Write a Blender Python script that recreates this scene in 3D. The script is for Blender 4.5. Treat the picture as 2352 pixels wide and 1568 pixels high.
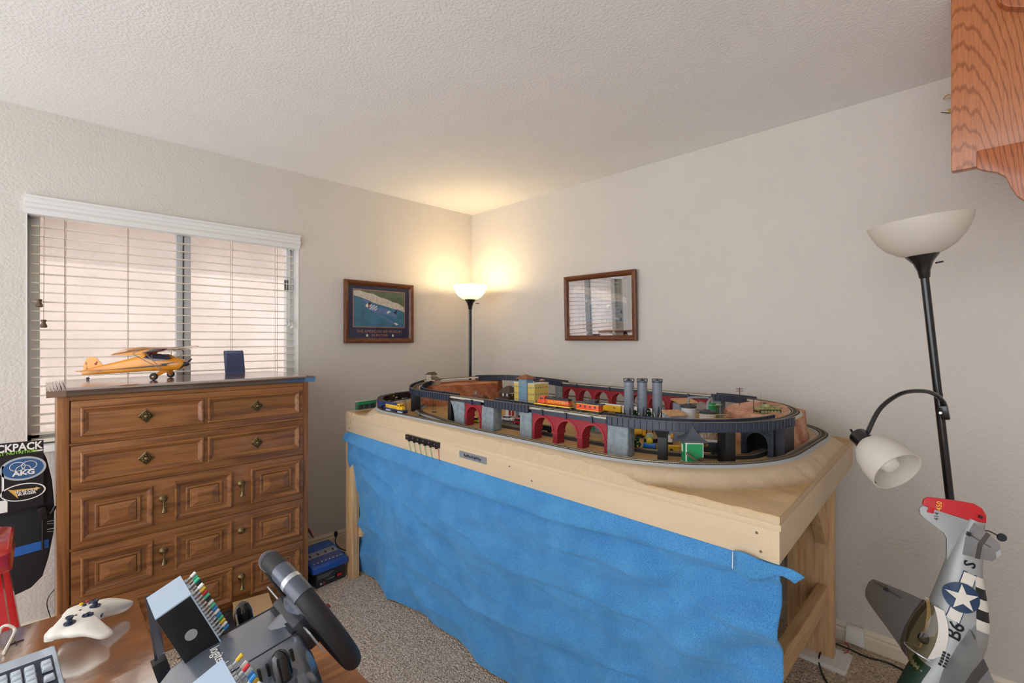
import bpy, bmesh, math, random
from mathutils import Vector, Matrix, Euler, noise
for o in list(bpy.data.objects): bpy.data.objects.remove(o)
sc = bpy.context.scene
COL = sc.collection
PI = math.pi
R = math.radians
random.seed(7)

# ------------------------------------------------------------------ camera
cd = bpy.data.cameras.new('camera'); cam = bpy.data.objects.new('camera', cd); COL.objects.link(cam)
cam.location = (-2.604, -3.089, 1.376); cam.rotation_euler = (R(90), 0, R(-45))
cd.sensor_width = 36; cd.lens = 36*1080/2352; cd.shift_y = -4/2352; cd.clip_start = .02
sc.camera = cam
# ------------------------------------------------------------------ world, sun, exposure
w = bpy.data.worlds.new('world'); sc.world = w; w.use_nodes = True
bg = w.node_tree.nodes['Background']; bg.inputs[0].default_value = (.93, .96, 1.0, 1); bg.inputs[1].default_value = 2.6
sl = bpy.data.lights.new('sun', 'SUN'); sl.energy = 2.0; sl.angle = R(.6); sl.color = (1, .97, .93)
so = bpy.data.objects.new('sun', sl); COL.objects.link(so)
so.rotation_euler = Vector((-.12, .78, -.62)).to_track_quat('-Z', 'Y').to_euler()
sc.view_settings.view_transform = 'Standard'; sc.view_settings.look = 'None'
sc.view_settings.gamma = 1; sc.view_settings.use_curve_mapping = False
sc.view_settings.exposure = 0.42

# ------------------------------------------------------------------ materials
def L1(c): c /= 255.; return c/12.92 if c <= .04045 else ((c+.055)/1.055)**2.4
def S(r, g, b): return (L1(r), L1(g), L1(b), 1)
MATS = {}
def mat(name, col, rough=.5, metal=0, var=0, vs=30, bump=0, bs=80, coat=0, ior=1.5, emit=0, trans=0, alpha=1, sheen=0, stretch=None, detail=3, attr=None, bd=None):
    if name in MATS: return MATS[name]
    m = bpy.data.materials.new(name); m.use_nodes = True; nt = m.node_tree; N = nt.nodes; K = nt.links
    b = N['Principled BSDF']
    b.inputs['Base Color'].default_value = col; b.inputs['Roughness'].default_value = rough
    b.inputs['Metallic'].default_value = metal; b.inputs['IOR'].default_value = ior
    if coat: b.inputs['Coat Weight'].default_value = coat; b.inputs['Coat Roughness'].default_value = .08
    if emit: b.inputs['Emission Color'].default_value = col; b.inputs['Emission Strength'].default_value = emit
    if trans: b.inputs['Transmission Weight'].default_value = trans
    if alpha < 1: b.inputs['Alpha'].default_value = alpha
    if sheen: b.inputs['Sheen Weight'].default_value = sheen; b.inputs['Sheen Roughness'].default_value = .5
    tc = N.new('ShaderNodeTexCoord'); vec = tc.outputs['Object']
    if stretch:
        mp = N.new('ShaderNodeMapping'); mp.inputs['Scale'].default_value = stretch; K.new(vec, mp.inputs[0]); vec = mp.outputs[0]
    src = None
    if attr:
        a = N.new('ShaderNodeAttribute'); a.attribute_name = attr; src = a.outputs['Color']; K.new(src, b.inputs['Base Color'])
    if var:
        n = N.new('ShaderNodeTexNoise'); n.inputs['Scale'].default_value = vs; n.inputs['Detail'].default_value = detail; K.new(vec, n.inputs[0])
        r = N.new('ShaderNodeMapRange'); r.inputs[1].default_value = .3; r.inputs[2].default_value = .7
        r.inputs[3].default_value = 1-var; r.inputs[4].default_value = 1+var; K.new(n.outputs[0], r.inputs[0])
        mx = N.new('ShaderNodeMix'); mx.data_type = 'RGBA'; mx.blend_type = 'MULTIPLY'; mx.inputs[0].default_value = 1
        if src: K.new(src, mx.inputs[6])
        else: mx.inputs[6].default_value = col
        K.new(r.outputs[0], mx.inputs[7]); K.new(mx.outputs[2], b.inputs['Base Color'])
    if bump:
        n = N.new('ShaderNodeTexNoise'); n.inputs['Scale'].default_value = bs; n.inputs['Detail'].default_value = 4; K.new(vec, n.inputs[0])
        bp = N.new('ShaderNodeBump'); bp.inputs['Strength'].default_value = bump; bp.inputs['Distance'].default_value = bd or .3/bs
        K.new(n.outputs[0], bp.inputs['Height']); K.new(bp.outputs[0], b.inputs['Normal'])
    MATS[name] = m; return m

def wood(name, c1, c2, stretch=(2, 30, 30), rough=.35, ring=6, dist=4, coat=0, bump=.06):
    """grain: distorted wave bands drawn out along one axis plus fine pores"""
    m = bpy.data.materials.new(name); m.use_nodes = True; nt = m.node_tree; N = nt.nodes; K = nt.links
    b = N['Principled BSDF']; b.inputs['Roughness'].default_value = rough
    if coat: b.inputs['Coat Weight'].default_value = coat; b.inputs['Coat Roughness'].default_value = .12
    tc = N.new('ShaderNodeTexCoord'); mp = N.new('ShaderNodeMapping'); mp.inputs['Scale'].default_value = stretch; K.new(tc.outputs['Object'], mp.inputs[0])
    n1 = N.new('ShaderNodeTexNoise'); n1.inputs['Scale'].default_value = 1; n1.inputs['Detail'].default_value = 5; n1.inputs['Distortion'].default_value = .4; K.new(mp.outputs[0], n1.inputs[0])
    m1 = N.new('ShaderNodeMath'); m1.operation = 'MULTIPLY'; m1.inputs[1].default_value = ring; K.new(n1.outputs[0], m1.inputs[0])
    m2 = N.new('ShaderNodeMath'); m2.operation = 'PINGPONG'; m2.inputs[1].default_value = .5; K.new(m1.outputs[0], m2.inputs[0])
    n2 = N.new('ShaderNodeTexNoise'); n2.inputs['Scale'].default_value = dist; n2.inputs['Detail'].default_value = 6; K.new(mp.outputs[0], n2.inputs[0])
    ad = N.new('ShaderNodeMath'); ad.operation = 'ADD'; K.new(m2.outputs[0], ad.inputs[0]); K.new(n2.outputs[0], ad.inputs[1])
    rp = N.new('ShaderNodeValToRGB'); rp.color_ramp.elements[0].position = .45; rp.color_ramp.elements[0].color = c1
    rp.color_ramp.elements[1].position = .95; rp.color_ramp.elements[1].color = c2; K.new(ad.outputs[0], rp.inputs[0])
    K.new(rp.outputs[0], b.inputs['Base Color'])
    bp = N.new('ShaderNodeBump'); bp.inputs['Strength'].default_value = bump; bp.inputs['Distance'].default_value = .002; K.new(ad.outputs[0], bp.inputs['Height']); K.new(bp.outputs[0], b.inputs['Normal'])
    MATS[name] = m; return m

def thin(name, col, transp=.6, rough=.6, gloss=.05):
    """thin sheet that lets light through: diffuse + translucent + a little gloss"""
    m = bpy.data.materials.new(name); m.use_nodes = True; nt = m.node_tree; N = nt.nodes; K = nt.links
    N.remove(N['Principled BSDF']); out = N['Material Output']
    d = N.new('ShaderNodeBsdfDiffuse'); d.inputs[0].default_value = col
    t = N.new('ShaderNodeBsdfTranslucent'); t.inputs[0].default_value = col
    g = N.new('ShaderNodeBsdfGlossy'); g.inputs['Roughness'].default_value = rough
    a = N.new('ShaderNodeMixShader'); a.inputs[0].default_value = transp; K.new(d.outputs[0], a.inputs[1]); K.new(t.outputs[0], a.inputs[2])
    c = N.new('ShaderNodeMixShader'); c.inputs[0].default_value = gloss; K.new(a.outputs[0], c.inputs[1]); K.new(g.outputs[0], c.inputs[2])
    K.new(c.outputs[0], out.inputs[0]); MATS[name] = m; return m

def pane(name, tint=(1, 1, 1, 1), ior=1.5, extra=0, diff=0, dcol=(.5, .5, .5, 1)):
    """thin glass sheet: clear through, mirror by fresnel; diff adds the woven screen's own colour"""
    m = bpy.data.materials.new(name); m.use_nodes = True; nt = m.node_tree; N = nt.nodes; K = nt.links
    N.remove(N['Principled BSDF']); out = N['Material Output']
    t = N.new('ShaderNodeBsdfTransparent'); t.inputs[0].default_value = tint; sh = t
    if diff:
        d = N.new('ShaderNodeBsdfDiffuse'); d.inputs[0].default_value = dcol
        q = N.new('ShaderNodeMixShader'); q.inputs[0].default_value = diff; K.new(t.outputs[0], q.inputs[1]); K.new(d.outputs[0], q.inputs[2]); sh = q
    g = N.new('ShaderNodeBsdfGlossy'); g.inputs['Roughness'].default_value = .02
    f = N.new('ShaderNodeFresnel'); f.inputs[0].default_value = ior
    ge = N.new('ShaderNodeNewGeometry'); iv = N.new('ShaderNodeMath'); iv.operation = 'SUBTRACT'; iv.inputs[0].default_value = 1; K.new(ge.outputs['Backfacing'], iv.inputs[1])
    mu = N.new('ShaderNodeMath'); mu.operation = 'MULTIPLY'; K.new(f.outputs[0], mu.inputs[0]); K.new(iv.outputs[0], mu.inputs[1])
    a = N.new('ShaderNodeMixShader'); K.new(mu.outputs[0], a.inputs[0]); K.new(sh.outputs[0], a.inputs[1]); K.new(g.outputs[0], a.inputs[2])
    K.new(a.outputs[0], out.inputs[0]); MATS[name] = m; return m

# ------------------------------------------------------------------ mesh building
PM = {}
def fan(n): return list(range(n))
class MB:
    def __init__(s, M=None): s.v = []; s.f = []; s.m = []; s.c = 0; s.M = M or Matrix()
    def add(s, vs, fs):
        o = len(s.v); s.v += [s.M @ Vector(p) for p in vs]
        s.f += [[i+o for i in q] for q in fs]; s.m += [s.c]*len(fs); return s
    def box(s, x0, x1, y0, y1, z0, z1):
        return s.add([(x0,y0,z0),(x1,y0,z0),(x1,y1,z0),(x0,y1,z0),(x0,y0,z1),(x1,y0,z1),(x1,y1,z1),(x0,y1,z1)],
              [[3,2,1,0],[4,5,6,7],[0,1,5,4],[1,2,6,5],[2,3,7,6],[3,0,4,7]])
    def cb(s, x, y, z, a, b, c): return s.box(x-a/2, x+a/2, y-b/2, y+b/2, z-c/2, z+c/2)
    def hexa(s, lo, hi):
        n = len(lo)
        return s.add(list(lo)+list(hi), [list(range(n))[::-1], list(range(n, 2*n))]+[[i, (i+1) % n, n+(i+1) % n, n+i] for i in range(n)])
    def prism(s, poly, a0, a1, ax='z'):
        def P(p, a): return {'z': (p[0], p[1], a), 'y': (p[0], a, p[1]), 'x': (a, p[0], p[1])}[ax]
        return s.hexa([P(p, a0) for p in poly], [P(p, a1) for p in poly])
    def lathe(s, pr, n=24, c=(0, 0, 0), ax='z', cap=True):
        vs = []; fs = []
        for r, z in pr:
            for i in range(n):
                a = 2*PI*i/n; x, y = r*math.cos(a), r*math.sin(a)
                p = {'z': (x, y, z), 'x': (z, x, y), 'y': (y, z, x)}[ax]
                vs.append((p[0]+c[0], p[1]+c[1], p[2]+c[2]))
        k = len(pr)
        for j in range(k-1):
            for i in range(n): fs.append([j*n+i, j*n+(i+1) % n, (j+1)*n+(i+1) % n, (j+1)*n+i])
        if cap:
            if pr[0][0] > 1e-6: fs.append(list(range(n))[::-1])
            if pr[-1][0] > 1e-6: fs.append([(k-1)*n+i for i in range(n)])
        return s.add(vs, fs)
    def cyl(s, x, y, z0, z1, r, n=16, r2=None): return s.lathe([(r, z0), (r if r2 is None else r2, z1)], n, (x, y, 0))
    def tube(s, pts, r, n=8, closed=False, rs=None):
        pts = [Vector(p) for p in pts]; k = len(pts); vs = []; fs = []; up = None
        for i in range(k):
            if closed: t = pts[(i+1) % k]-pts[i-1]
            else: t = pts[min(i+1, k-1)]-pts[max(i-1, 0)]
            t.normalize()
            if up is None: up = Vector((0, 0, 1)) if abs(t.z) < .9 else Vector((1, 0, 0))
            a = t.cross(up)
            if a.length < 1e-4: a = t.cross(Vector((0, 1, .3)))
            a.normalize(); b = t.cross(a); up = -b
            q = rs[i] if rs else r
            for j in range(n):
                g = 2*PI*j/n; vs.append(pts[i]+a*math.cos(g)*q+b*math.sin(g)*q)
        for i in range(k if closed else k-1):
            for j in range(n): fs.append([i*n+j, i*n+(j+1) % n, ((i+1) % k)*n+(j+1) % n, ((i+1) % k)*n+j])
        if not closed: fs += [list(range(n))[::-1], [(k-1)*n+j for j in range(n)]]
        return s.add(vs, fs)
    def bar(s, p, q, a, b=None):
        """square bar from p to q"""
        p, q = Vector(p), Vector(q); b = b or a; t = (q-p).normalized()
        u = t.cross(Vector((0, 0, 1)) if abs(t.z) < .95 else Vector((1, 0, 0))).normalized(); v = u.cross(t)
        f = lambda c: [c+u*a/2*i+v*b/2*j for i, j in ((-1, -1), (1, -1), (1, 1), (-1, 1))]
        return s.hexa(f(p), f(q))
    def loft(s, secs, cap=True, closed=True):
        n = len(secs[0]); vs = [p for q in secs for p in q]; fs = []
        for j in range(len(secs)-1):
            for i in range(n if closed else n-1): fs.append([j*n+i, j*n+(i+1) % n, (j+1)*n+(i+1) % n, (j+1)*n+i])
        if cap and closed: fs += [list(range(n))[::-1], [(len(secs)-1)*n+i for i in range(n)]]
        return s.add(vs, fs)
    def ball(s, c, r, nu=12, nv=8, sc=(1, 1, 1)):
        pr = [(max(0.0, r*math.sin(PI*i/nv)), -r*math.cos(PI*i/nv)) for i in range(nv+1)]
        vs = []; fs = []
        for q, z in pr:
            for i in range(nu):
                a = 2*PI*i/nu; vs.append((c[0]+q*math.cos(a)*sc[0], c[1]+q*math.sin(a)*sc[1], c[2]+z*sc[2]))
        for j in range(nv):
            for i in range(nu): fs.append([j*nu+i, j*nu+(i+1) % nu, (j+1)*nu+(i+1) % nu, (j+1)*nu+i])
        return s.add(vs, fs)
    def grid(s, nu, nv, fn):
        vs = [fn(i/nu, j/nv) for j in range(nv+1) for i in range(nu+1)]
        return s.add(vs, [[j*(nu+1)+i, j*(nu+1)+i+1, (j+1)*(nu+1)+i+1, (j+1)*(nu+1)+i] for j in range(nv) for i in range(nu)])
    def sweep(s, path, sec, closed=False, capends=True):
        """path: (x,y,z) list, sec: (side offset, up) list closed outline; side = right of travel"""
        k = len(path); secs = []
        for i in range(k):
            if closed: a, b = path[i-1], path[(i+1) % k]
            else: a, b = path[max(i-1, 0)], path[min(i+1, k-1)]
            t = Vector((b[0]-a[0], b[1]-a[1], 0)).normalized(); n = Vector((t.y, -t.x, 0)); p = Vector(path[i])
            secs.append([p+n*o+Vector((0, 0, h)) for o, h in sec])
        if closed: secs.append(secs[0])
        return s.loft(secs, cap=capends and not closed)
    def build(s, name, m, parent=None, smooth=False, bevel=0, world=False, seg=2, ang=35, weld=True):
        me = bpy.data.meshes.new(name)
        vs = s.v
        if world and parent is not None and parent.name in PM:
            iv = PM[parent.name].inverted(); vs = [iv @ p for p in vs]
        me.from_pydata([tuple(p) for p in vs], [], s.f)
        ms = m if isinstance(m, (list, tuple)) else [m]
        for q in ms: me.materials.append(q)
        if len(ms) > 1: me.polygons.foreach_set('material_index', s.m)
        bm = bmesh.new(); bm.from_mesh(me)
        if weld: bmesh.ops.remove_doubles(bm, verts=bm.verts, dist=1e-6)
        bmesh.ops.recalc_face_normals(bm, faces=bm.faces)
        if bevel:
            es = [e for e in bm.edges if len(e.link_faces) == 2 and e.calc_face_angle(0) > .5]
            bmesh.ops.bevel(bm, geom=es, offset=bevel, segments=seg, affect='EDGES', profile=.6, clamp_overlap=True)
        bm.to_mesh(me); bm.free()
        if smooth or bevel:
            me.polygons.foreach_set('use_smooth', [True]*len(me.polygons)); me.set_sharp_from_angle(angle=R(ang))
        o = bpy.data.objects.new(name, me); COL.objects.link(o)
        if parent is not None:
            o.parent = parent
            PM[o.name] = PM.get(parent.name, Matrix())
        return o

def thing(name, label, cat, loc=(0, 0, 0), rz=0, group=None, rot=None):
    o = bpy.data.objects.new(name, None); COL.objects.link(o); o.empty_display_size = .05
    o.location = loc; e = rot if rot is not None else Euler((0, 0, rz)); o.rotation_euler = e
    PM[o.name] = Matrix.Translation(loc) @ e.to_matrix().to_4x4()
    return tag(o, label, cat, group)
def tag(o, label, cat, group=None):
    o['label'] = label; o['category'] = cat
    if group: o['group'] = group
    return o
def struct(o): o['kind'] = 'structure'; return o
def stuff(o): o['kind'] = 'stuff'; return o
def dup(root, loc, rz, label, group=None):
    r = root.copy(); COL.objects.link(r); r.location = loc; r.rotation_euler = (0, 0, rz); r['label'] = label
    if group: r['group'] = group
    PM[r.name] = Matrix.Translation(loc) @ Euler((0, 0, rz)).to_matrix().to_4x4()
    for ch in root.children:
        c = ch.copy(); COL.objects.link(c); c.parent = r
        for g in ch.children:
            d = g.copy(); COL.objects.link(d); d.parent = c
    return r
def text(name, body, size, m, parent, M, depth=.0004, align='CENTER', xs=1, world=False, bold=0):
    """lettering as a thin solid; M places it (letters lie in local XY, facing +Z)"""
    cu = bpy.data.curves.new('txt', 'FONT'); cu.body = body; cu.size = size; cu.extrude = depth; cu.align_x = align; cu.align_y = 'CENTER'; cu.resolution_u = 2; cu.offset = bold
    to = bpy.data.objects.new('txt', cu); COL.objects.link(to)
    dg = bpy.context.evaluated_depsgraph_get(); me = bpy.data.meshes.new_from_object(to.evaluated_get(dg))
    bpy.data.objects.remove(to); bpy.data.curves.remove(cu)
    T = M @ Matrix.Diagonal((xs, 1, 1, 1))
    if world and parent.name in PM: T = PM[parent.name].inverted() @ T
    me.transform(T); me.materials.clear(); me.materials.append(m); me.name = name
    o = bpy.data.objects.new(name, me); COL.objects.link(o); o.parent = parent
    if parent is not None: PM[o.name] = PM.get(parent.name, Matrix())
    return o
def frameM(o, x, y):
    """matrix with origin o, local x and y axes given"""
    x = Vector(x).normalized(); z = x.cross(Vector(y)).normalized(); y = z.cross(x)
    return Matrix(((x.x, y.x, z.x, o[0]), (x.y, y.y, z.y, o[1]), (x.z, y.z, z.z, o[2]), (0, 0, 0, 1)))
def spline(pts, n=8):
    """Catmull-Rom through points"""
    P = [Vector(p) for p in pts]; out = []
    for i in range(len(P)-1):
        a, b, c, d = P[max(i-1, 0)], P[i], P[i+1], P[min(i+2, len(P)-1)]
        for k in range(n):
            t = k/n; out.append(.5*((2*b)+(c-a)*t+(2*a-5*b+4*c-d)*t*t+(3*b-a-3*c+d)*t**3))
    out.append(P[-1]); return out
def arc(cx, cy, r, a0, a1, n=10): return [(cx+r*math.cos(R(a0+(a1-a0)*i/n)), cy+r*math.sin(R(a0+(a1-a0)*i/n))) for i in range(n+1)]
def rrect(w, h, r, n=5):
    return arc(w/2-r, h/2-r, r, 0, 90, n)+arc(-w/2+r, h/2-r, r, 90, 180, n)+arc(-w/2+r, -h/2+r, r, 180, 270, n)+arc(w/2-r, -h/2+r, r, 270, 360, n)
CAM = Vector((-2.604, -3.089, 1.376)); SQ = 2**-.5
FW = Vector((SQ, SQ, 0)); RT = Vector((SQ, -SQ, 0)); UP = Vector((0, 0, 1))
def ray(px, py): return FW+RT*((px-1176)/1080)+UP*((780-py)/1080)
def atD(px, py, t): return CAM+ray(px, py)*t
def onX(px, py, x): d = ray(px, py); return CAM+d*((x-CAM.x)/d.x)
def onY(px, py, y): d = ray(px, py); return CAM+d*((y-CAM.y)/d.y)
def onZ(px, py, z): d = ray(px, py); return CAM+d*((z-CAM.z)/d.z)

# ================================================================== the room
def orange_peel(name, col, sc_=85, st=.6):
    m = mat(name, col, rough=.85, bump=st, bs=sc_, bd=.006, var=.02, vs=3); return m
M_wall = orange_peel('wall_paint', S(214, 208, 200))
M_ceil = orange_peel('ceiling_paint', S(240, 240, 240), 95, .5)
M_trim = mat('trim_paint', S(226, 214, 194), rough=.35)
M_white = mat('white_vinyl', S(232, 232, 230), rough=.3)
def carpet():
    m = bpy.data.materials.new('carpet'); m.use_nodes = True; N = m.node_tree.nodes; K = m.node_tree.links; b = N['Principled BSDF']
    b.inputs['Roughness'].default_value = .95; b.inputs['Sheen Weight'].default_value = .2
    tc = N.new('ShaderNodeTexCoord')
    n = N.new('ShaderNodeTexNoise'); n.inputs['Scale'].default_value = 95; n.inputs['Detail'].default_value = 5; n.inputs['Distortion'].default_value = 1.2; K.new(tc.outputs['Object'], n.inputs[0])
    v = N.new('ShaderNodeTexVoronoi'); v.inputs['Scale'].default_value = 120; K.new(tc.outputs['Object'], v.inputs[0])
    rp = N.new('ShaderNodeValToRGB'); e = rp.color_ramp.elements; e[0].position = .33; e[0].color = S(158, 126, 97); e[1].position = .62; e[1].color = S(246, 224, 196)
    K.new(n.outputs[0], rp.inputs[0]); K.new(rp.outputs[0], b.inputs['Base Color'])
    mx = N.new('ShaderNodeMath'); mx.operation = 'SUBTRACT'; K.new(n.outputs[0], mx.inputs[0]); K.new(v.outputs[0], mx.inputs[1])
    bp = N.new('ShaderNodeBump'); bp.inputs['Strength'].default_value = .9; bp.inputs['Distance'].default_value = .012; K.new(mx.outputs[0], bp.inputs['Height']); K.new(bp.outputs[0], b.inputs['Normal'])
    return m
M_carpet = carpet()
struct(MB().box(-4.6, .12, -4.42, .14, -.1, 0).build('floor', M_carpet))
struct(MB().box(-4.6, .12, -4.42, .14, 2.44, 2.56).build('ceiling', M_ceil))
WX0, WX1, WZ0, WZ1 = -2.655, -1.443, .885, 2.04
b = MB(); b.box(-4.6, WX0, 0, .14, 0, 2.44).box(WX1, 0, 0, .14, 0, 2.44).box(WX0, WX1, 0, .14, 0, WZ0).box(WX0, WX1, 0, .14, WZ1, 2.44)
struct(b.build('wall_back', M_wall))
struct(MB().box(0, .12, -4.42, .14, 0, 2.44).build('wall_right', M_wall))
struct(MB().box(-4.6, 0, -4.42, -4.3, 0, 2.44).build('wall_front', M_wall))
bprof = [(0, 0), (.014, 0), (.014, .05), (.010, .058), (.012, .066), (.007, .078), (.004, .084), (0, .084)]
struct(MB().add(*(lambda s: (s.v, s.f))(MB().prism([(-y, z) for y, z in bprof], -4.6, -.014, 'x'))).build('baseboard_back', M_trim))
struct(MB().prism([(-y, z) for y, z in bprof], -4.3, 0, 'y').build('baseboard_right', M_trim))

# window: vinyl slider with a sill, glass and woven solar screen
wn = bpy.data.objects.new('window_1', None); COL.objects.link(wn); struct(wn)
f = MB()
for a in ((WX0, WX0+.045), (WX1-.045, WX1)): f.box(a[0], a[1], .085, .135, WZ0, WZ1)
f.box(WX0, WX1, .085, .135, WZ0, WZ0+.045).box(WX0, WX1, .085, .135, WZ1-.045, WZ1)
f.build('window_frame', M_white, wn, bevel=.003)
MB().box(-2.075, -2.006, .08, .125, WZ0+.045, WZ1-.045).build('mullion', mat('vinyl_grey', S(206, 208, 212), .3), wn, bevel=.004)
MB().box(-2.046, -2.041, .076, .081, WZ0+.05, WZ1-.05).build('mullion_track', mat('dark_gasket', S(60, 62, 72), .4), wn)
MB().box(WX0-.012, WX1+.012, -.022, .085, WZ0-.03, WZ0+.002).build('window_sill', M_white, wn, bevel=.004)
M_glass = pane('window_glass', (.96, .98, 1, 1))
M_screen = pane('solar_screen', (1, .98, .96, 1), 1.05, diff=.35, dcol=S(215, 200, 192))
MB().box(WX0+.045, -2.075, .104, .108, WZ0+.045, WZ1-.045).build('pane', M_glass, wn)
MB().box(-2.006, WX1-.045, .104, .108, WZ0+.045, WZ1-.045).build('pane', M_glass, wn)
MB().box(WX0+.02, WX1-.02, .139, .1395, WZ0+.02, WZ1-.02).build('solar_screen', M_screen, wn)
for a, n_ in (((WX0, WX0+.004), 'jamb'), ((WX1-.004, WX1), 'jamb')):
    MB().box(a[0], a[1], -.002, .085, WZ0, WZ1).build(n_, M_white, wn)
MB().box(-1.503, -1.483, .07, .086, 1.69, 1.76).build('window_latch', mat('latch_grey', S(96, 92, 90), .4), wn, bevel=.003)
# neighbour's stucco wall outside with its white eave
struct(MB().box(-7, 3, 2.6, 2.8, -.4, 2.45).build('wall_outside', mat('stucco_pink', S(226, 211, 204), .95, bump=.5, bs=40, var=.12, vs=2)))
struct(MB().box(-7, 3, 2.1, 2.8, 2.45, 2.6).build('trim_1', mat('eave_white', S(240, 236, 230), .7)))
struct(MB().box(-9, 5, .14, 2.6, -.6, -.4).build('ground_outside', mat('gravel', S(190, 175, 160), .95, bump=.6, bs=60)))

# blind
bl = thing('window_blind', 'white horizontal slat blind with valance filling the window', 'blind', (-2.05, .045, WZ1))
M_slat = mat('slat_white', S(236, 228, 212), .35)
v = MB(); vp = [(-.075, 2.036), (-.075, 2.028), (-.062, 2.02), (-.062, 2.006), (-.07, 1.998), (-.07, 1.985), (-.058, 1.976), (-.052, 1.955), (-.03, 1.951), (-.03, 2.036)]
v.prism([(y+.045, z) for y, z in vp], WX0-.002, WX1+.004, 'x'); v.build('valance', M_white, bl, world=True, smooth=True)
MB().box(WX0+.01, WX1-.01, .02, .075, 1.955, 2.01).build('headrail', M_white, bl, world=True)
sm = None
for i in range(23):
    z = .935+i*.0442
    if sm is None:
        s_ = MB(); n_ = 6
        s_.prism([(-.025+.05*k/n_, .003*math.sin(PI*k/n_)+.0012) for k in range(n_+1)]+[(.025-.05*k/n_, .003*math.sin(PI*k/n_)-.0016) for k in range(n_+1)][:], -.588, .588, 'x')
        o = s_.build('slat', M_slat, bl, smooth=True); sm = o.data
    else:
        o = bpy.data.objects.new('slat', sm); COL.objects.link(o); o.parent = bl
    o.location = (0, .005, z-WZ1); o.rotation_euler = (R(random.uniform(-3, 3)+2), R(random.uniform(-.08, .08)), 0)
MB().box(-2.64, -1.46, .024, .076, .894, .912).build('bottom_rail', M_slat, bl, world=True, bevel=.003)
M_cord = mat('cord_tan', S(150, 128, 100), .8)
for x in (-2.527, -2.29, -1.814, -1.565):
    c = MB(); c.tube([(x, .023, .91), (x, .023, 1.96)], .0011, 5).tube([(x+.006, .077, .91), (x+.006, .077, 1.96)], .0011, 5)
    c.build('ladder_cord', M_cord, bl, world=True)
M_tas = mat('tassel', S(92, 74, 50), .5)
for x, z, mm in ((-2.612, 1.535, M_tas), (-2.598, 1.44, M_tas), (-1.5, 1.47, M_white), (-1.482, 1.455, M_white), (-1.518, 1.475, M_white)):
    c = MB().tube([(x, .005, z), (x+.002, .005, 1.955)], .0011, 5).build('pull_cord', M_cord if mm is M_tas else M_white, bl, world=True)
    MB().lathe([(.004, .03), (.011, .028), (.008, .02), (.007, .014), (.012, .004), (.013, -.004), (.009, -.008)], 10, (x, .005, z)).build('tassel', mm, c, world=True, smooth=True)

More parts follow.
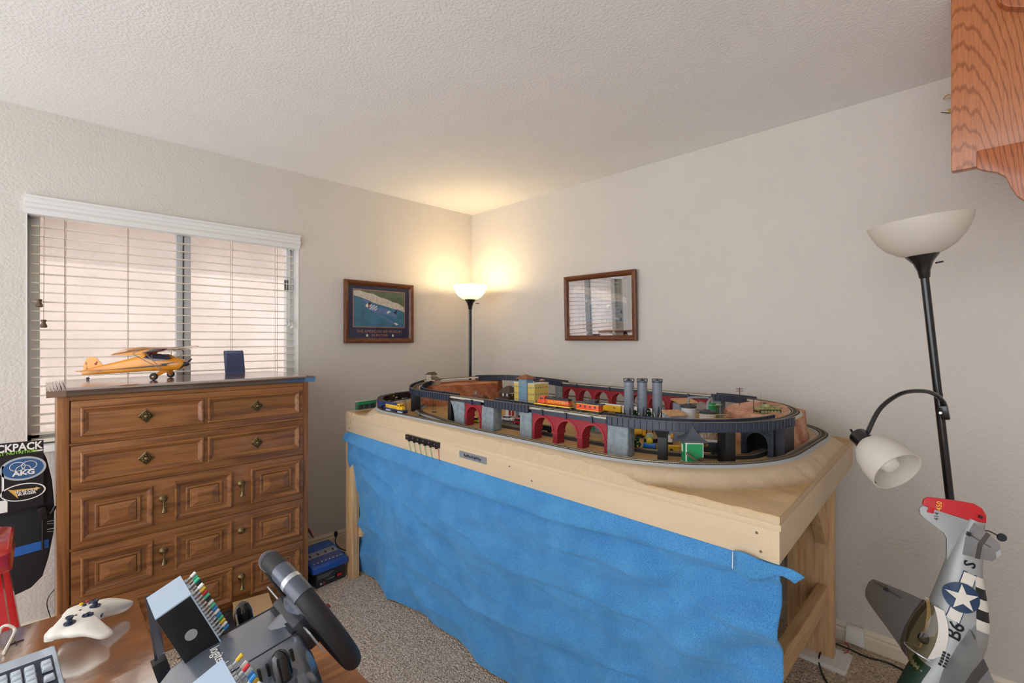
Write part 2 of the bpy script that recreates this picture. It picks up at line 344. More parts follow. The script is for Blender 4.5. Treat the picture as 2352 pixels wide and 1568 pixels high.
# ================================================================== framed posters
M_frame = wood('frame_oak', S(128, 72, 34), S(84, 42, 18), (60, 60, 6), .4)
M_frame_h = wood('frame_oak_h', S(128, 72, 34), S(84, 42, 18), (6, 60, 60), .4)
M_navy = mat('mat_navy', S(34, 40, 74), .8)
M_gold = mat('print_copper', S(170, 112, 84), .6)
M_sea = mat('print_sea', S(52, 112, 142), .6, var=.3, vs=12)
M_cliff = mat('print_cliff', S(205, 196, 182), .6, var=.25, vs=60, stretch=(3, 1, 1))
M_land = mat('print_land', S(88, 104, 82), .6, var=.2, vs=30)
M_pblue = mat('print_blue', S(92, 122, 172), .6); M_pdark = mat('print_dark', S(30, 40, 70), .6)
M_pwhite = mat('print_white', S(222, 220, 214), .6); M_pred = mat('print_red', S(160, 52, 46), .6)
def poster(label, loc, rz, tilt, refl, wd=.548, ht=.437):
    t = thing('framed_poster', label, 'picture', loc, 0, 'framed airplane posters', rot=Euler((tilt, 0, rz), 'XYZ'))
    fw = .034; w2, h2 = wd/2, ht/2
    pr = [(0, -.004), (0, -.024), (.008, -.028), (.022, -.024), (fw-.003, -.012), (fw, -.010), (fw, -.004)]
    def rail(a, c, hor):
        # mitred rail: section swept between two corners
        secs = []
        for k, sg in ((0, 1), (1, -1)):
            sec = []
            for o_, y in pr:
                if hor: sec.append((((-w2+o_) if k == 0 else (w2-o_)), y, (h2-o_)*c))
                else: sec.append(((w2-o_)*c, y, (-h2+o_) if k == 0 else (h2-o_)))
            secs.append(sec)
        return MB().loft(secs)
    for c in (1, -1):
        rail(0, c, True).build('frame_rail', M_frame_h, t, smooth=True); rail(0, c, False).build('frame_rail', M_frame, t, smooth=True)
    MB().box(-w2+.01, w2-.01, -.006, -.002, -h2+.01, h2-.01).build('mat_board', M_navy, t)
    iw, ih = w2-fw, h2-fw
    p0x, p1x, p0z, p1z = -iw+.038, iw-.038, -ih+.082, ih-.03
    y = -.0064
    b = MB().box(p0x-.006, p1x+.006, y, -.006, p0z-.006, p1z+.006); b.build('print_border', M_gold, t)
    pp = MB().box(p0x, p1x, y-.0003, -.006, p0z, p1z).build('print', M_sea, t)
    pw, ph = p1x-p0x, p1z-p0z
    def poly(name, pts, mt, yy):
        q = MB(); q.prism([(p0x+a*pw, p0z+c*ph) for a, c in pts], yy, -.0062, 'y'); return q.build(name, mt, pp)
    poly('land', [(0, 1), (.15, .97), (.4, .86), (.7, .72), (1, .55), (1, 1)], M_land, y-.0005)
    up = [(0, .97), (.1, .985), (.25, .93), (.36, .92), (.5, .83), (.62, .80), (.75, .72), (.88, .68), (1, .57)]
    lo = [(1, .44), (.9, .5), (.78, .52), (.65, .57), (.5, .62), (.38, .66), (.25, .74), (.12, .8), (0, .84)]
    poly('cliff', up+lo, M_cliff, y-.0007)
    poly('aircraft', [(.22, .6), (.3, .68), (.45, .55), (.62, .52), (.78, .42), (.86, .5), (.83, .36), (.84, .27), (.6, .36), (.45, .38), (.85, .08), (.8, .06), (.36, .42), (.25, .5)], M_pblue, y-.0009)
    poly('aircraft_tail', [(.76, .42), (.86, .52), (.83, .36)], M_pdark, y-.001)
    poly('aircraft_wing', [(.18, .78), (.33, .64), (.29, .6), (.15, .72)], M_pblue, y-.0009)
    for i in range(6):
        for j in range(4):
            if (i+j) % 2 == 0:
                a, c = .29+i*.026, .48+j*.036-i*.008; poly('checker', [(a, c), (a+.026, c), (a+.026, c+.036), (a, c+.036)], M_pwhite, y-.0011)
    poly('spinner', [(.215, .58), (.25, .64), (.285, .62), (.28, .54), (.24, .53)], M_pwhite, y-.0011)
    poly('nose_band', [(.27, .63), (.295, .65), (.295, .5), (.275, .53)], M_pred, y-.0011)
    poly('star', [(.62, .42), (.66, .44), (.66, .46), (.69, .46), (.72, .42), (.68, .41), (.66, .37), (.64, .4)], M_pwhite, y-.0011)
    poly('wing_tip', [(.78, .1), (.84, .05), (.87, .08), (.82, .13)], M_pwhite, y-.0011)
    T = lambda x, z: frameM((x, -.0066, z), (1, 0, 0), (0, 0, 1))
    text('lettering', 'THE AMERICAN AIR MUSEUM', .0265, M_gold, t, T(0, -ih+.047), xs=1.03)
    text('lettering', 'IN BRITAIN', .0255, M_gold, t, T(0, -ih+.02), xs=1.03)
    for x in (-.1, .105): MB().prism([(x-.009, -ih+.012), (x+.009, -ih+.012), (x+.007, -ih+.022), (x, -ih+.032), (x-.007, -ih+.022)], -.0066, -.006, 'y').build('crest', M_pwhite, t)
    MB().box(-iw-.002, iw+.002, -.0105, -.0095, -ih-.002, ih+.002).build('glass', refl, t)
    return t
G_low = pane('picture_glass', (1, 1, 1, 1), 1.45)
G_hi = pane('picture_glass_clean', (1, 1, 1, 1), 7)
poster('brown framed airplane poster hanging between the window and the corner lamp', (-.873, 0, 1.572), 0, 0, G_low)
poster('brown framed poster on the right wall with the window mirrored in its glass', (-.019, -1.317, 1.59), R(-89.0), R(2), G_hi)

# ================================================================== floor lamps
M_blk = mat('lamp_black', S(22, 22, 25), .22, coat=.4)
M_bowl = thin('lamp_bowl_white', S(244, 240, 232), .5, .25, .06)
M_bulb_on = mat('bulb_lit', (1, .80, .48, 1), emit=6)
M_bulb = mat('bulb_off', S(235, 232, 225), .2)
def torchiere(label, base, top, lit):
    base = Vector(base); d = (Vector(top)-base); q = Vector((0, 0, 1)).rotation_difference(d.normalized())
    h = d.length
    t = thing('floor_lamp', label, 'lamp', base, 0, 'torchiere floor lamps', rot=q.to_euler())
    MB().lathe([(0, 0), (.125, 0), (.125, .012), (.11, .022), (.03, .03), (.018, .05), (.0, .05)], 32).build('base', M_blk, t, smooth=True)
    MB().lathe([(.0115, .04), (.0115, h-.18)], 14).build('pole', M_blk, t, smooth=True)
    for z in (h*.35, h*.68): MB().lathe([(.0115, z-.001), (.0128, z), (.0115, z+.012)], 14).build('pole_joint', M_blk, t, smooth=True)
    MB().lathe([(.0125, h-.185), (.0145, h-.182), (.017, h-.16), (.026, h-.135), (.043, h-.113), (.044, h-.11), (.0, h-.11)], 24).build('socket_cup', M_blk, t, smooth=True)
    pr = [(.036, h-.112), (.06, h-.104), (.088, h-.085), (.112, h-.056), (.128, h-.022), (.134, h)]
    MB().lathe(pr+[(r-.0035, z) for r, z in pr[::-1]], 40, cap=False).build('bowl_shade', M_bowl, t, smooth=True, ang=70)
    MB().lathe([(0, h-.108), (.014, h-.106), (.014, h-.08), (.026, h-.06), (.03, h-.04), (.024, h-.022), (.0, h-.012)], 16).build('bulb', M_bulb_on if lit else M_bulb, t, smooth=True)
    MB().tube([(.03, -.03, h-.14), (.052, -.045, h-.138)], .003, 6).build('switch', M_blk, t)
    if lit:
        li = bpy.data.lights.new('bulb_light', 'POINT'); li.energy = lit; li.color = (1, .74, .40); li.shadow_soft_size = .03
        lo = bpy.data.objects.new('bulb_light', li); COL.objects.link(lo); lo.parent = t; lo.location = (0, 0, h+.012)
    return t
c0 = atD(1080, 655, 3.6)
torchiere('black torchiere floor lamp, switched on, standing in the room corner', (c0.x, c0.y, 0), c0, 5.0)
lt = atD(2109, 508, 1.52); lb = atD(2252, 780+1.376*1080/1.52, 1.52)
rl = torchiere('black leaning torchiere floor lamp, switched off, with a gooseneck reading arm', lb, lt, 0)
T0 = 1.50
g = [atD(2170, 956, T0+.01), atD(2168, 925, T0), atD(2140, 902, T0-.02), atD(2098, 898, T0-.04), atD(2060, 908, T0-.06), atD(2020, 940, T0-.08), atD(1992, 995, T0-.09)]
MB().tube(spline(g, 6), .0065, 10).build('gooseneck', M_blk, rl, world=True, smooth=True)
cl_ = MB().bar(atD(2166, 930, T0+.01), atD(2173, 962, T0+.01), .022, .03).build('clamp', M_blk, rl, world=True, bevel=.004)
MB().tube([atD(2160, 948, T0-.01), atD(2168, 950, T0+.02)], .004, 8).build('clamp_screw', mat('steel', S(190, 190, 192), .25, 1), cl_, world=True)
ax = (RT*.10+UP*-.50-FW*.85).normalized()
hp = atD(1978, 1006, T0-.09); Q = Vector((0, 0, 1)).rotation_difference(ax).to_matrix().to_4x4(); Q.translation = hp
hs = MB(Q).lathe([(0, -.016), (.024, -.016), (.026, -.012), (.026, .03), (.0, .03)], 20).build('reading_socket', M_blk, rl, world=True, smooth=True)
MB().tube([hp-ax*.012-RT*.012, hp-ax*.014-RT*.022+UP*.018], .003, 6).build('switch', M_blk, hs, world=True)
pr = [(.027, .022), (.04, .032), (.055, .055), (.063, .085), (.066, .112), (.066, .135)]
MB(Q).lathe(pr+[(r-.003, z) for r, z in pr[::-1]], 32, cap=False).build('reading_shade', M_bowl, rl, world=True, smooth=True, ang=70)
MB(Q).lathe([(0, .03), (.014, .03), (.016, .05), (.03, .075), (.032, .095), (.02, .118), (0, .124)], 18).build('bulb', M_bulb, rl, world=True, smooth=True)
for k in range(4):
    MB(Q @ Matrix.Rotation(R(196), 4, 'Z')).box(.0605-k*.0005, .0625, -.012, .012-(k % 2)*.006, .098+k*.008, .101+k*.008).build('caution_print', mat('print_black', S(40, 40, 42), .6), rl, world=True)
# ================================================================== dresser
M_dr = wood('dresser_wood', S(158, 105, 58), S(117, 73, 38), (2.5, 50, 30), .32, ring=2.2, dist=2, coat=.15)
M_drv = wood('dresser_wood_upright', S(158, 105, 58), S(117, 73, 38), (50, 30, 2.5), .32, ring=2.2, dist=2, coat=.15)
M_drtop = wood('dresser_top_wood', S(112, 70, 46), S(84, 48, 32), (4, 40, 40), .2, ring=2, dist=3, coat=1); M_drtop.node_tree.nodes['Principled BSDF'].inputs['Coat IOR'].default_value = 6; M_drtop.node_tree.nodes['Principled BSDF'].inputs['Coat Roughness'].default_value = .16
M_brass = mat('antique_brass', S(128, 110, 76), .4, .9, var=.3, vs=200)
DX0, DX1, DF, DB = -2.562, -1.588, -.52, -.035
dr = thing('dresser', 'tall brown wooden five drawer dresser standing below the window', 'dresser', ((DX0+DX1)/2, (DF+DB)/2, 0))
b = MB(); b.box(DX0, DX0+.036, DF, DB, .0, 1.15).box(DX1-.03, DX1, DF, DB, .0, 1.15).box(DX0+.036, DX1-.03, DF+.02, DB, .09, 1.15)
b.build('carcass', M_drv, dr, world=True, bevel=.002)
b = MB(); b.box(DX0+.036, DX1-.03, DF-.004, DF+.02, .0, .088); b.prism([(DF-.004, .05), (DF-.02, .045), (DF-.022, .0), (DF-.004, 0)], DX0-.004, DX1+.004, 'x')
b.build('plinth', M_dr, dr, world=True, smooth=True)
b = MB()
for a in ((.768, .778), (.532, .541), (.309, .318), (.952, .962), (1.132, 1.15)): b.box(DX0+.036, DX1-.03, DF-.004, DF+.02, *a)
b.build('rail', M_dr, dr, world=True)
b = MB(); prf = [(DB+.02, 1.187), (DF-.024, 1.187), (DF-.03, 1.182), (DF-.03, 1.176), (DF-.022, 1.168), (DF-.02, 1.16), (DF-.012, 1.15), (DB+.02, 1.15)]
b.prism(prf, DX0+.025, DX1-.025, 'x'); b.prism([(y_, min(z_, 1.176)) for y_, z_ in prf], DX0-.03, DX1+.03, 'x')
tp = b.build('top', M_drtop, dr, world=True, smooth=True)
for sx in (0, 1):
    for k in range(5):
        x0 = DX0-.03+k*.011 if sx == 0 else DX1+.03-k*.011-.007
        MB().box(x0, x0+.007, DF-.02, DB+.01, 1.1755, 1.1795+.0016*k).build('edge_reed', M_drtop, tp, world=True, bevel=.0008)
def ring(b, x0, x1, z0, z1, y, prof):
    """mitred moulding round a rectangle on plane y; prof = (inset, proud) list"""
    secs = []
    for cx, cz, sx, sz in ((x0, z0, 1, 1), (x1, z0, -1, 1), (x1, z1, -1, -1), (x0, z1, 1, -1), (x0, z0, 1, 1)):
        secs.append([(cx+sx*i, y-p, cz+sz*i) for i, p in prof])
    b.loft(secs, cap=False, closed=False)
MO = [(0, 0), (0, .008), (.003, .012), (.008, .0125), (.0105, .009), (.014, .0075), (.017, .0045), (.021, .003), (.023, 0)]
def drawer(z0, z1, kind, handles):
    x0, x1 = DX0+.04, DX1-.033; y = DF-.012
    d = MB().box(x0, x1, y, DF+.02, z0, z1).build('drawer', M_dr, dr, world=True, bevel=.004)
    pan = [(-2.494, -2.073), (-2.057, -1.641)] if kind == 2 else [(-2.494, -2.262), (-2.185, -1.956), (-1.876, -1.64)]
    for a, c in pan:
        m0, m1 = z0+.026, z1-.026
        b = MB(); ring(b, a, c, m0, m1, y, MO); b.build('panel_moulding', M_dr, d, world=True, smooth=True, ang=28)
        if kind == 3:
            b = MB(); i1, i2, i3 = .042, .056, .086
            rr = lambda i, p: [(a+i, y-p, m0+i*.78), (c-i, y-p, m0+i*.78), (c-i, y-p, m1-i*.78), (a+i, y-p, m1-i*.78)]
            b.loft([rr(i1, -.001), rr(i1, .006), rr(i1+.004, .008), rr(i2-.002, .006), rr(i2, .003), rr(i2+.001, .009), rr(i3, .017)])
            b.build('raised_panel', M_dr, d, world=True)
    yk = y
    for x, k in handles:
        zc = (z0+z1)/2+(0 if kind == 2 else .02)
        if kind == 2:
            b = MB(); r_ = .03
            b.loft([[(x+q*dx, yk-p, zc+q*dz) for dx, dz in ((1, 0), (0, 1), (-1, 0), (0, -1))] for q, p in ((r_, 0), (r_, .004), (r_*.82, .006), (r_*.74, .004), (r_*.6, .008))])
            for kk in range(8):
                a = kk*PI/4; b.ball((x+.012*math.cos(a), yk-.008, zc+.012*math.sin(a)), .0052, 6, 4)
            b.ball((x, yk-.012, zc), .009, 8, 6)
            b.build('knob', M_brass, d, world=True, smooth=True)
        else:
            h = MB().lathe([(.0, 0), (.0165, 0), (.0165, .002), (.013, .005), (.014, .007), (.009, .012), (.006, .018), (0, .02)], 16, (x, 0, zc), 'y')
            for i_, v_ in enumerate(h.v): h.v[i_] = Vector((v_.x, yk-v_.y, v_.z))
            h = h.build('handle_rosette', M_brass, d, world=True, smooth=True)
            if k:
                MB().lathe([(.0, .005), (.0035, .004), (.0045, -.006), (.003, -.016), (.0042, -.03), (.0075, -.042), (.0115, -.048), (.0118, -.052), (.006, -.056), (0, -.057)], 12, (x, yk-.014, zc-.004)).build('drop_pull', M_brass, h, world=True, smooth=True)
K2 = ((-2.286, 1), (-1.846, 1))
drawer(.963, 1.131, 2, K2); drawer(.779, .951, 2, K2)
drawer(.542, .767, 3, ((-2.2245, 1), (-1.915, 1))); drawer(.319, .531, 3, ((-2.2245, 1), (-1.915, 0))); drawer(.092, .308, 3, ((-2.2245, 1), (-1.915, 1)))

# ================================================================== oak wall cabinet, upper right
def oak(name, base, dark):
    m = bpy.data.materials.new(name); m.use_nodes = True; N = m.node_tree.nodes; K = m.node_tree.links; b = N['Principled BSDF']; b.inputs['Roughness'].default_value = .35; b.inputs['Coat Weight'].default_value = .2
    tc = N.new('ShaderNodeTexCoord'); mp = N.new('ShaderNodeMapping'); mp.inputs['Location'].default_value = (0, -4.6, 1.2); mp.inputs['Scale'].default_value = (3, 13, 1.7); K.new(tc.outputs['Object'], mp.inputs[0])
    wv = N.new('ShaderNodeTexWave'); wv.wave_type = 'RINGS'; wv.rings_direction = 'X'; wv.inputs['Scale'].default_value = 3.1; wv.inputs['Distortion'].default_value = 5; wv.inputs['Detail'].default_value = 4; wv.inputs['Detail Scale'].default_value = 1.1; K.new(mp.outputs[0], wv.inputs[0])
    rp = N.new('ShaderNodeValToRGB'); e = rp.color_ramp.elements; e[0].position = .02; e[0].color = dark; e[1].position = .26; e[1].color = base; K.new(wv.outputs[0], rp.inputs[0])
    m2 = N.new('ShaderNodeMapping'); m2.inputs['Scale'].default_value = (60, 260, 14); K.new(tc.outputs['Object'], m2.inputs[0]); n = N.new('ShaderNodeTexNoise'); n.inputs['Scale'].default_value = 1; n.inputs['Detail'].default_value = 4; K.new(m2.outputs[0], n.inputs[0])
    r2 = N.new('ShaderNodeMapRange'); r2.inputs[1].default_value = .35; r2.inputs[2].default_value = .65; r2.inputs[3].default_value = .84; r2.inputs[4].default_value = 1.08; K.new(n.outputs[0], r2.inputs[0])
    mx = N.new('ShaderNodeMix'); mx.data_type = 'RGBA'; mx.blend_type = 'MULTIPLY'; mx.inputs[0].default_value = 1; K.new(rp.outputs[0], mx.inputs[6]); K.new(r2.outputs[0], mx.inputs[7]); K.new(mx.outputs[2], b.inputs['Base Color'])
    return m
M_oak = oak('oak_flat', S(186, 116, 72), S(154, 90, 52))
M_oakd = oak('oak_apron', S(178, 102, 58), S(142, 76, 40))
sh = thing('wall_shelf', 'oak wall shelf with a scalloped apron at the upper right', 'shelf', (0, -3.4, 1.9))
sh_x = -.62; yl = onX(2184, 200, sh_x).y
zs_ = onX(2216, 388, sh_x).z; MB().prism([(sh_x, zs_), (sh_x+.03, zs_), (-.0, zs_+.3), (0, 2.438), (sh_x, 2.438)], yl-.34, yl, 'y').build('side_panel', M_oak, sh, world=True, bevel=.006)
MB().prism([(sh_x+.002, onX(2243, 350, sh_x).z), (sh_x+.03, onX(2243, 350, sh_x).z), (0, zs_+.3), (0, 2.438), (sh_x+.002, 2.438)], -3.95, yl-.34, 'y').build('body', M_oak, sh, world=True)
ap = [(2243, 348), (2243, 389), (2262, 394), (2290, 398), (2310, 408), (2322, 432), (2336, 452), (2360, 468), (2400, 474), (2440, 468), (2466, 440), (2520, 400), (2560, 395)]
pts = [onX(px, py, sh_x) for px, py in ap]
pts = [(p.y, p.z) for p in pts]; pts += [(-3.94, pts[-1][1]), (-3.94, pts[0][1])]
b = MB(); b.prism(pts, sh_x-.012, sh_x+.008, 'x'); b.build('apron', M_oakd, sh, world=True, bevel=.005)
q = [onX(px, py, sh_x) for px, py in ((2288, -30), (2286, 2), (2294, 18), (2312, 27), (2350, 29), (2400, 20), (2440, -30))]
b = MB(); b.prism([(p.y, p.z) for p in q], sh_x-.03, sh_x+.002, 'x'); b.build('scroll_trim', M_oakd, sh, world=True, bevel=.006)
o_ = thing('brass_ornament', 'small brass ornament with a thin dark spike beside the oak shelf', 'ornament', (-.004, -2.96, 2.2))
M_bra = mat('bright_brass', S(206, 176, 110), .3, .8)
p1, p2, p3 = onX(2166, 228, -.03), onX(2182, 217, -.03), onX(2190, 222, -.03)
MB().tube(spline([p1, onX(2172, 221, -.03), p2, p3, onX(2184, 226, -.03), p1], 5), .0022, 6).build('loop', M_bra, o_, world=True)
p = onX(2184, 257, -.03); MB().add([onX(2174, 251, -.03), onX(2186, 249, -.03), onX(2186, 266, -.03), onX(2174, 251, -.012), onX(2190, 249, 0), onX(2190, 266, 0)], [[0, 1, 2], [3, 5, 4], [0, 3, 4, 1], [1, 4, 5, 2], [2, 5, 3, 0]]).build('wedge', M_bra, o_, world=True)
MB().tube([onX(2161, 258, -.03), onX(2182, 260, -.03)], .0016, 6).build('spike', M_blk, o_, world=True)

# ================================================================== yellow model aeroplane on the dresser
DT = 1.187
M_yel = mat('cub_yellow', S(232, 152, 36), .28, coat=.4)
M_ywing = mat('cub_wing', S(214, 150, 90), .12, coat=1)
M_tyre = mat('tyre_dark', S(36, 38, 48), .6); M_black = mat('black_plastic', S(20, 20, 23), .35)
M_strut = mat('strut_grey', S(196, 190, 180), .4)
M_canopy = mat('canopy_tint', S(40, 46, 70), .12, coat=.6)
hd = R(-34)
# local frame: +x = nose, origin between the main wheels on the dresser top
pl = thing('model_airplane', 'yellow high wing model airplane standing on the dresser', 'model airplane', (-2.205, -.27, DT), hd)
def esec(x, zc, w_, h_, n=12, p=2.6):
    return [(x, math.copysign(abs(math.cos(2*PI*i/n))**(2/p), math.cos(2*PI*i/n))*w_/2, zc+math.copysign(abs(math.sin(2*PI*i/n))**(2/p), math.sin(2*PI*i/n))*h_/2) for i in range(n)]
fu = MB().loft([esec(-.32, .034, .006, .022), esec(-.26, .044, .016, .038), esec(-.16, .06, .034, .058), esec(-.06, .077, .05, .08), esec(-.01, .081, .054, .086), esec(.04, .077, .054, .076), esec(.075, .073, .052, .062), esec(.105, .07, .044, .05), esec(.112, .07, .034, .036)])
fu.build('fuselage', M_yel, pl, smooth=True, ang=50)
b = MB(); b.loft([[(-.055, s_*.0262, .102), (.0, s_*.0275, .088), (.056, s_*.0272, .094), (.07, s_*.0262, .1), (.035, s_*.021, .119), (-.03, s_*.02, .119)] for s_ in (-1, 1)]); b.build('cabin_glazing', M_canopy, pl)
b = MB()
for s_ in (-1, 1):
    b.prism([(.1, .083), (.02, .073), (.03, .067), (-.005, .066), (-.28, .04), (-.0, .06), (.05, .064), (.045, .07), (.1, .0835)], s_*.0279-.0004, s_*.0279+.0004, 'y')
b.build('lightning_stripe', mat('stripe_black', S(26, 26, 30), .4), pl)
wing = []
for yy in (-.305, -.295, -.25, 0, .25, .295, .305):
    k = .35 if abs(yy) > .3 else (.75 if abs(yy) > .29 else 1); c_ = .128*k; zz = .13+abs(yy)*.025
    pf = [(.5, .0), (.42, .09), (.2, .14), (-.1, .11), (-.5, .0), (-.1, -.02), (.3, -.03)]
    wing.append([(.012+c_*a, yy, zz+.105*bb*k+c_*a*.24) for a, bb in pf])
b = MB().loft(wing).build('wing', M_ywing, pl, smooth=True, ang=50)
MB().loft([[(-.31+a, s_, .045+zz) for a, zz in ((-.005, 0), (.0, .035), (.012, .06), (.035, .064), (.05, .058), (.085, .012), (.09, .0))] for s_ in (-.002, .002)]).build('fin', M_yel, pl, smooth=True)
MB().loft([[(-.27+c_*a, yy, .047+.0025*k) for a, k in ((.5, 0), (0, 1), (-.5, 0), (0, -1))] for yy, c_ in ((-.1, .03), (-.08, .07), (0, .085), (.08, .07), (.1, .03))]).build('tailplane', M_yel, pl)
st = MB()
for s_ in (-1, 1):
    st.tube([(.03, s_*.026, .045), (.035, s_*.17, .123)], .0016, 6).tube([(.03, s_*.026, .045), (-.02, s_*.165, .123)], .0016, 6)
    st.tube([(.033, s_*.12, .096), (.02, s_*.1, .121)], .001, 5)
st.build('wing_strut', M_strut, pl)
for s_ in (-1, 1):
    MB().hexa([(.055, s_*.02, .04), (.015, s_*.02, .04), (.02, s_*.024, .04), (.05, s_*.024, .04)], [(.03, s_*.066, .016), (.012, s_*.066, .016), (.014, s_*.07, .018), (.03, s_*.07, .018)]).build('gear_leg', M_yel, pl)
    wh = MB().lathe([(.004, -.008), (.013, -.008), (.0165, -.004), (.0165, .004), (.013, .008), (.004, .008)], 16, (.018, s_*.077, .0165), 'y').build('wheel', M_tyre, pl, smooth=True)
    MB().lathe([(.0, -.0086), (.0045, -.0086), (.0045, .0086), (0, .0086)], 10, (.018, s_*.077, .0165), 'y').build('hub_cap', M_yel, wh)
    MB().tube([(.018, s_*.06, .0165), (.018, s_*.08, .0165)], .0018, 6).build('axle', M_strut, pl)
MB().tube([(-.3, 0, .032), (-.29, 0, .02), (-.296, 0, .006)], .0012, 5).build('tail_gear_wire', M_strut, pl)
MB().lathe([(0, -.003), (.006, -.003), (.006, .003), (0, .003)], 10, (-.296, 0, .006), 'y').build('tail_wheel', M_tyre, pl)
MB().tube([(-.32, 0, .038), (-.345, 0, .04)], .0015, 5).build('rudder_horn', M_black, pl)
b = MB().lathe([(.0, .0), (.012, 0), (.01, .012), (.004, .022), (0, .024)], 14, (.112, 0, .07), 'x').build('spinner', M_blk, pl, smooth=True)
for s_ in (-1, 1):
    MB().loft([[(.118+dx, s_*r_*.88, .07+s_*r_*.3+dz*w_) for dx, dz in ((-.002, -1), (.002, 0), (.002, 1), (-.001, 0))] for r_, w_ in ((.006, .004), (.03, .008), (.06, .007), (.072, .003))]).build('propeller_blade', M_black, pl)
b = MB()
for s_ in (-1, 1):
    b.ball((-.262, s_*.0022, .075), .006, 8, 6, (1, .15, 1)).ball((-.257, s_*.0022, .083), .004, 8, 6, (1, .15, 1))
b.build('fin_emblem', M_pred, pl)
for s_ in (1, -1):
    text('fin_lettering', 'N8-118', .011, MATS['stripe_black'], pl, frameM((-.300, -s_*.0024, .068), (.12*s_, 0, -1), (1*s_, 0, .12)), .0002)
# dark block
sp = thing('desktop_speaker', 'dark navy upright speaker box standing on the dresser', 'speaker', (-1.835, -.12, DT), R(-14))
M_nav = mat('navy_case', S(78, 84, 118), .35)
b = MB(); secs = [[(x*k+(1-k)*0-zz*.07, y*k, zz) for x, y in rrect(.098, .062, .014, 3)] for zz, k in ((0, .94), (.006, 1), (.12, .98), (.128, .93))]
b.loft(secs); b.build('case', M_nav, sp, smooth=True, ang=50)
MB().box(-.04, .036, -.0335, -.03, .012, .112).build('speaker_cloth', mat('navy_cloth', S(66, 72, 104), .8, bump=.4, bs=600), sp)
# ================================================================== train table
NE, LE, FR, FL = Vector((-1.37, -2.75, 0)), Vector((-1.345, -.455, 0)), Vector((-.165, -2.70, 0)), Vector((-.14, -.44, 0))
def tq(u, v): return NE.lerp(LE, u).lerp(FR.lerp(FL, u), v)      # u along the length, v front to back
ZP, ZF = .938, .843
M_ply = mat('painted_ply', S(208, 186, 155), .55, var=.04, vs=2, stretch=(1, 1, 8), bump=.05, bs=30)
M_pine = wood('pine_stud', S(220, 184, 138), S(192, 148, 102), (40, 30, 2.5), .6, ring=2, dist=3)
M_pine_h = wood('pine_stud_h', S(220, 184, 138), S(192, 148, 102), (2.5, 30, 40), .6, ring=2, dist=3)
tb = thing('train_table', 'pale painted plywood train table on pine legs', 'table', ((NE+FL)/2)[:2]+(0,))
def board(a, c, z0, z1, th, name, m=M_ply):
    t = (c-a).normalized(); n = Vector((t.y, -t.x, 0))*th
    return MB().hexa([a+UP*z0, c+UP*z0, c+n+UP*z0, a+n+UP*z0], [a+UP*z1, c+UP*z1, c+n+UP*z1, a+n+UP*z1]).build(name, m, tb, world=True, bevel=.0015)
board(NE, LE, ZF, ZP-.016, .019, 'fascia_board'); board(FR, NE, ZF, ZP-.016, .019, 'fascia_board'); board(LE, FL, ZF, ZP-.016, .019, 'fascia_board'); board(FL, FR, ZF, ZP-.016, .019, 'fascia_board')
b = MB(); q = [NE, LE, FL, FR]; cc = sum(q, Vector())/4
b.hexa([p+(p-cc)*.003+UP*(ZP-.016) for p in q], [p+(p-cc)*.003+UP*(ZP-.001) for p in q]); b.build('plywood_top', M_ply, tb, world=True, bevel=.001)
M_scr = mat('screw', S(120, 100, 80), .5, .5)
for u, z in ((.018, .862), (.022, .905), (.35, .87), (.40, .9), (.978, .865), (.975, .9)):
    p = tq(u, 0); MB().lathe([(0, -.0004), (.0035, -.0004), (.0035, .002), (0, .002)], 8, (p.x-.0005, p.y, z), 'x').build('screw', M_scr, tb, world=True)
def leg(u, v, wx, wy, z0=0):
    p = tq(u, v); MB().box(p.x-wx/2, p.x+wx/2, p.y-wy/2, p.y+wy/2, z0, ZP-.017).build('leg', M_pine, tb, world=True, bevel=.003)
    return p
l1 = leg(.035, .065, .04, .089); l2 = leg(.985, .02, .04, .089); l3 = leg(.055, .965, .038, .13, .0185); l4 = leg(.96, .965, .04, .089)
MB().box(l3.x-.06, l3.x-.02, l3.y+.062, l3.y+.10, 0.02, ZP-.1).build('leg_cleat', M_pine, tb, world=True, bevel=.002)
MB().box(l1.x+.02, l3.x-.02, l3.y-.045, l3.y-.007, .235, .324).build('stretcher', M_pine_h, tb, world=True, bevel=.003)
MB().box(l2.x+.02, l4.x-.02, l4.y-.019, l4.y+.019, .235, .324).build('stretcher', M_pine_h, tb, world=True, bevel=.003)
MB().bar((l3.x-.03, l3.y-.03, .54), (l3.x-.27, l3.y-.03, .84), .038, .089).build('brace', M_pine, tb, world=True, bevel=.002)
MB().bar((l3.x, l3.y+.06, .58), (l3.x, l3.y+.3, .84), .089, .038).build('brace', M_pine, tb, world=True, bevel=.002)
MB().bar((l1.x, l1.y+.05, .56), (l1.x, l1.y+.3, .84), .038, .089).build('brace', M_pine, tb, world=True, bevel=.002)

# ------------------------------------------------------------------ terrain and track paths
def loop(x0, x1, y0, y1, r, n=22, rl=None, rb=None):
    """closed loop, starts on the front straight near the left end and runs towards the right end (-y)"""
    rl = rl or r; rb = rb or r; P = []
    for i in range(16): P.append((x0, y1-rl+(y0+r-(y1-rl))*i/16))
    P += arc(x0+r, y0+r, r, 180, 270, n)[:-1]
    for i in range(4): P.append((x0+r+(x1-x0-r-rb)*i/4, y0))
    P += arc(x1-rb, y0+rb, rb, 270, 360, n)[:-1]
    for i in range(16): P.append((x1, y0+rb+(y1-y0-rb-rl)*i/16))
    P += arc(x1-rl, y1-rl, rl, 0, 90, n)[:-1]
    for i in range(4): P.append((x1-rl+(x0-x1+2*rl)*i/4, y1))
    P += arc(x0+rl, y1-rl, rl, 90, 180, n)[:-1]
    return P
LO = loop(-1.305, -.105, -2.650, -.482, .49, rl=.40, rb=.37)          # lower outer loop
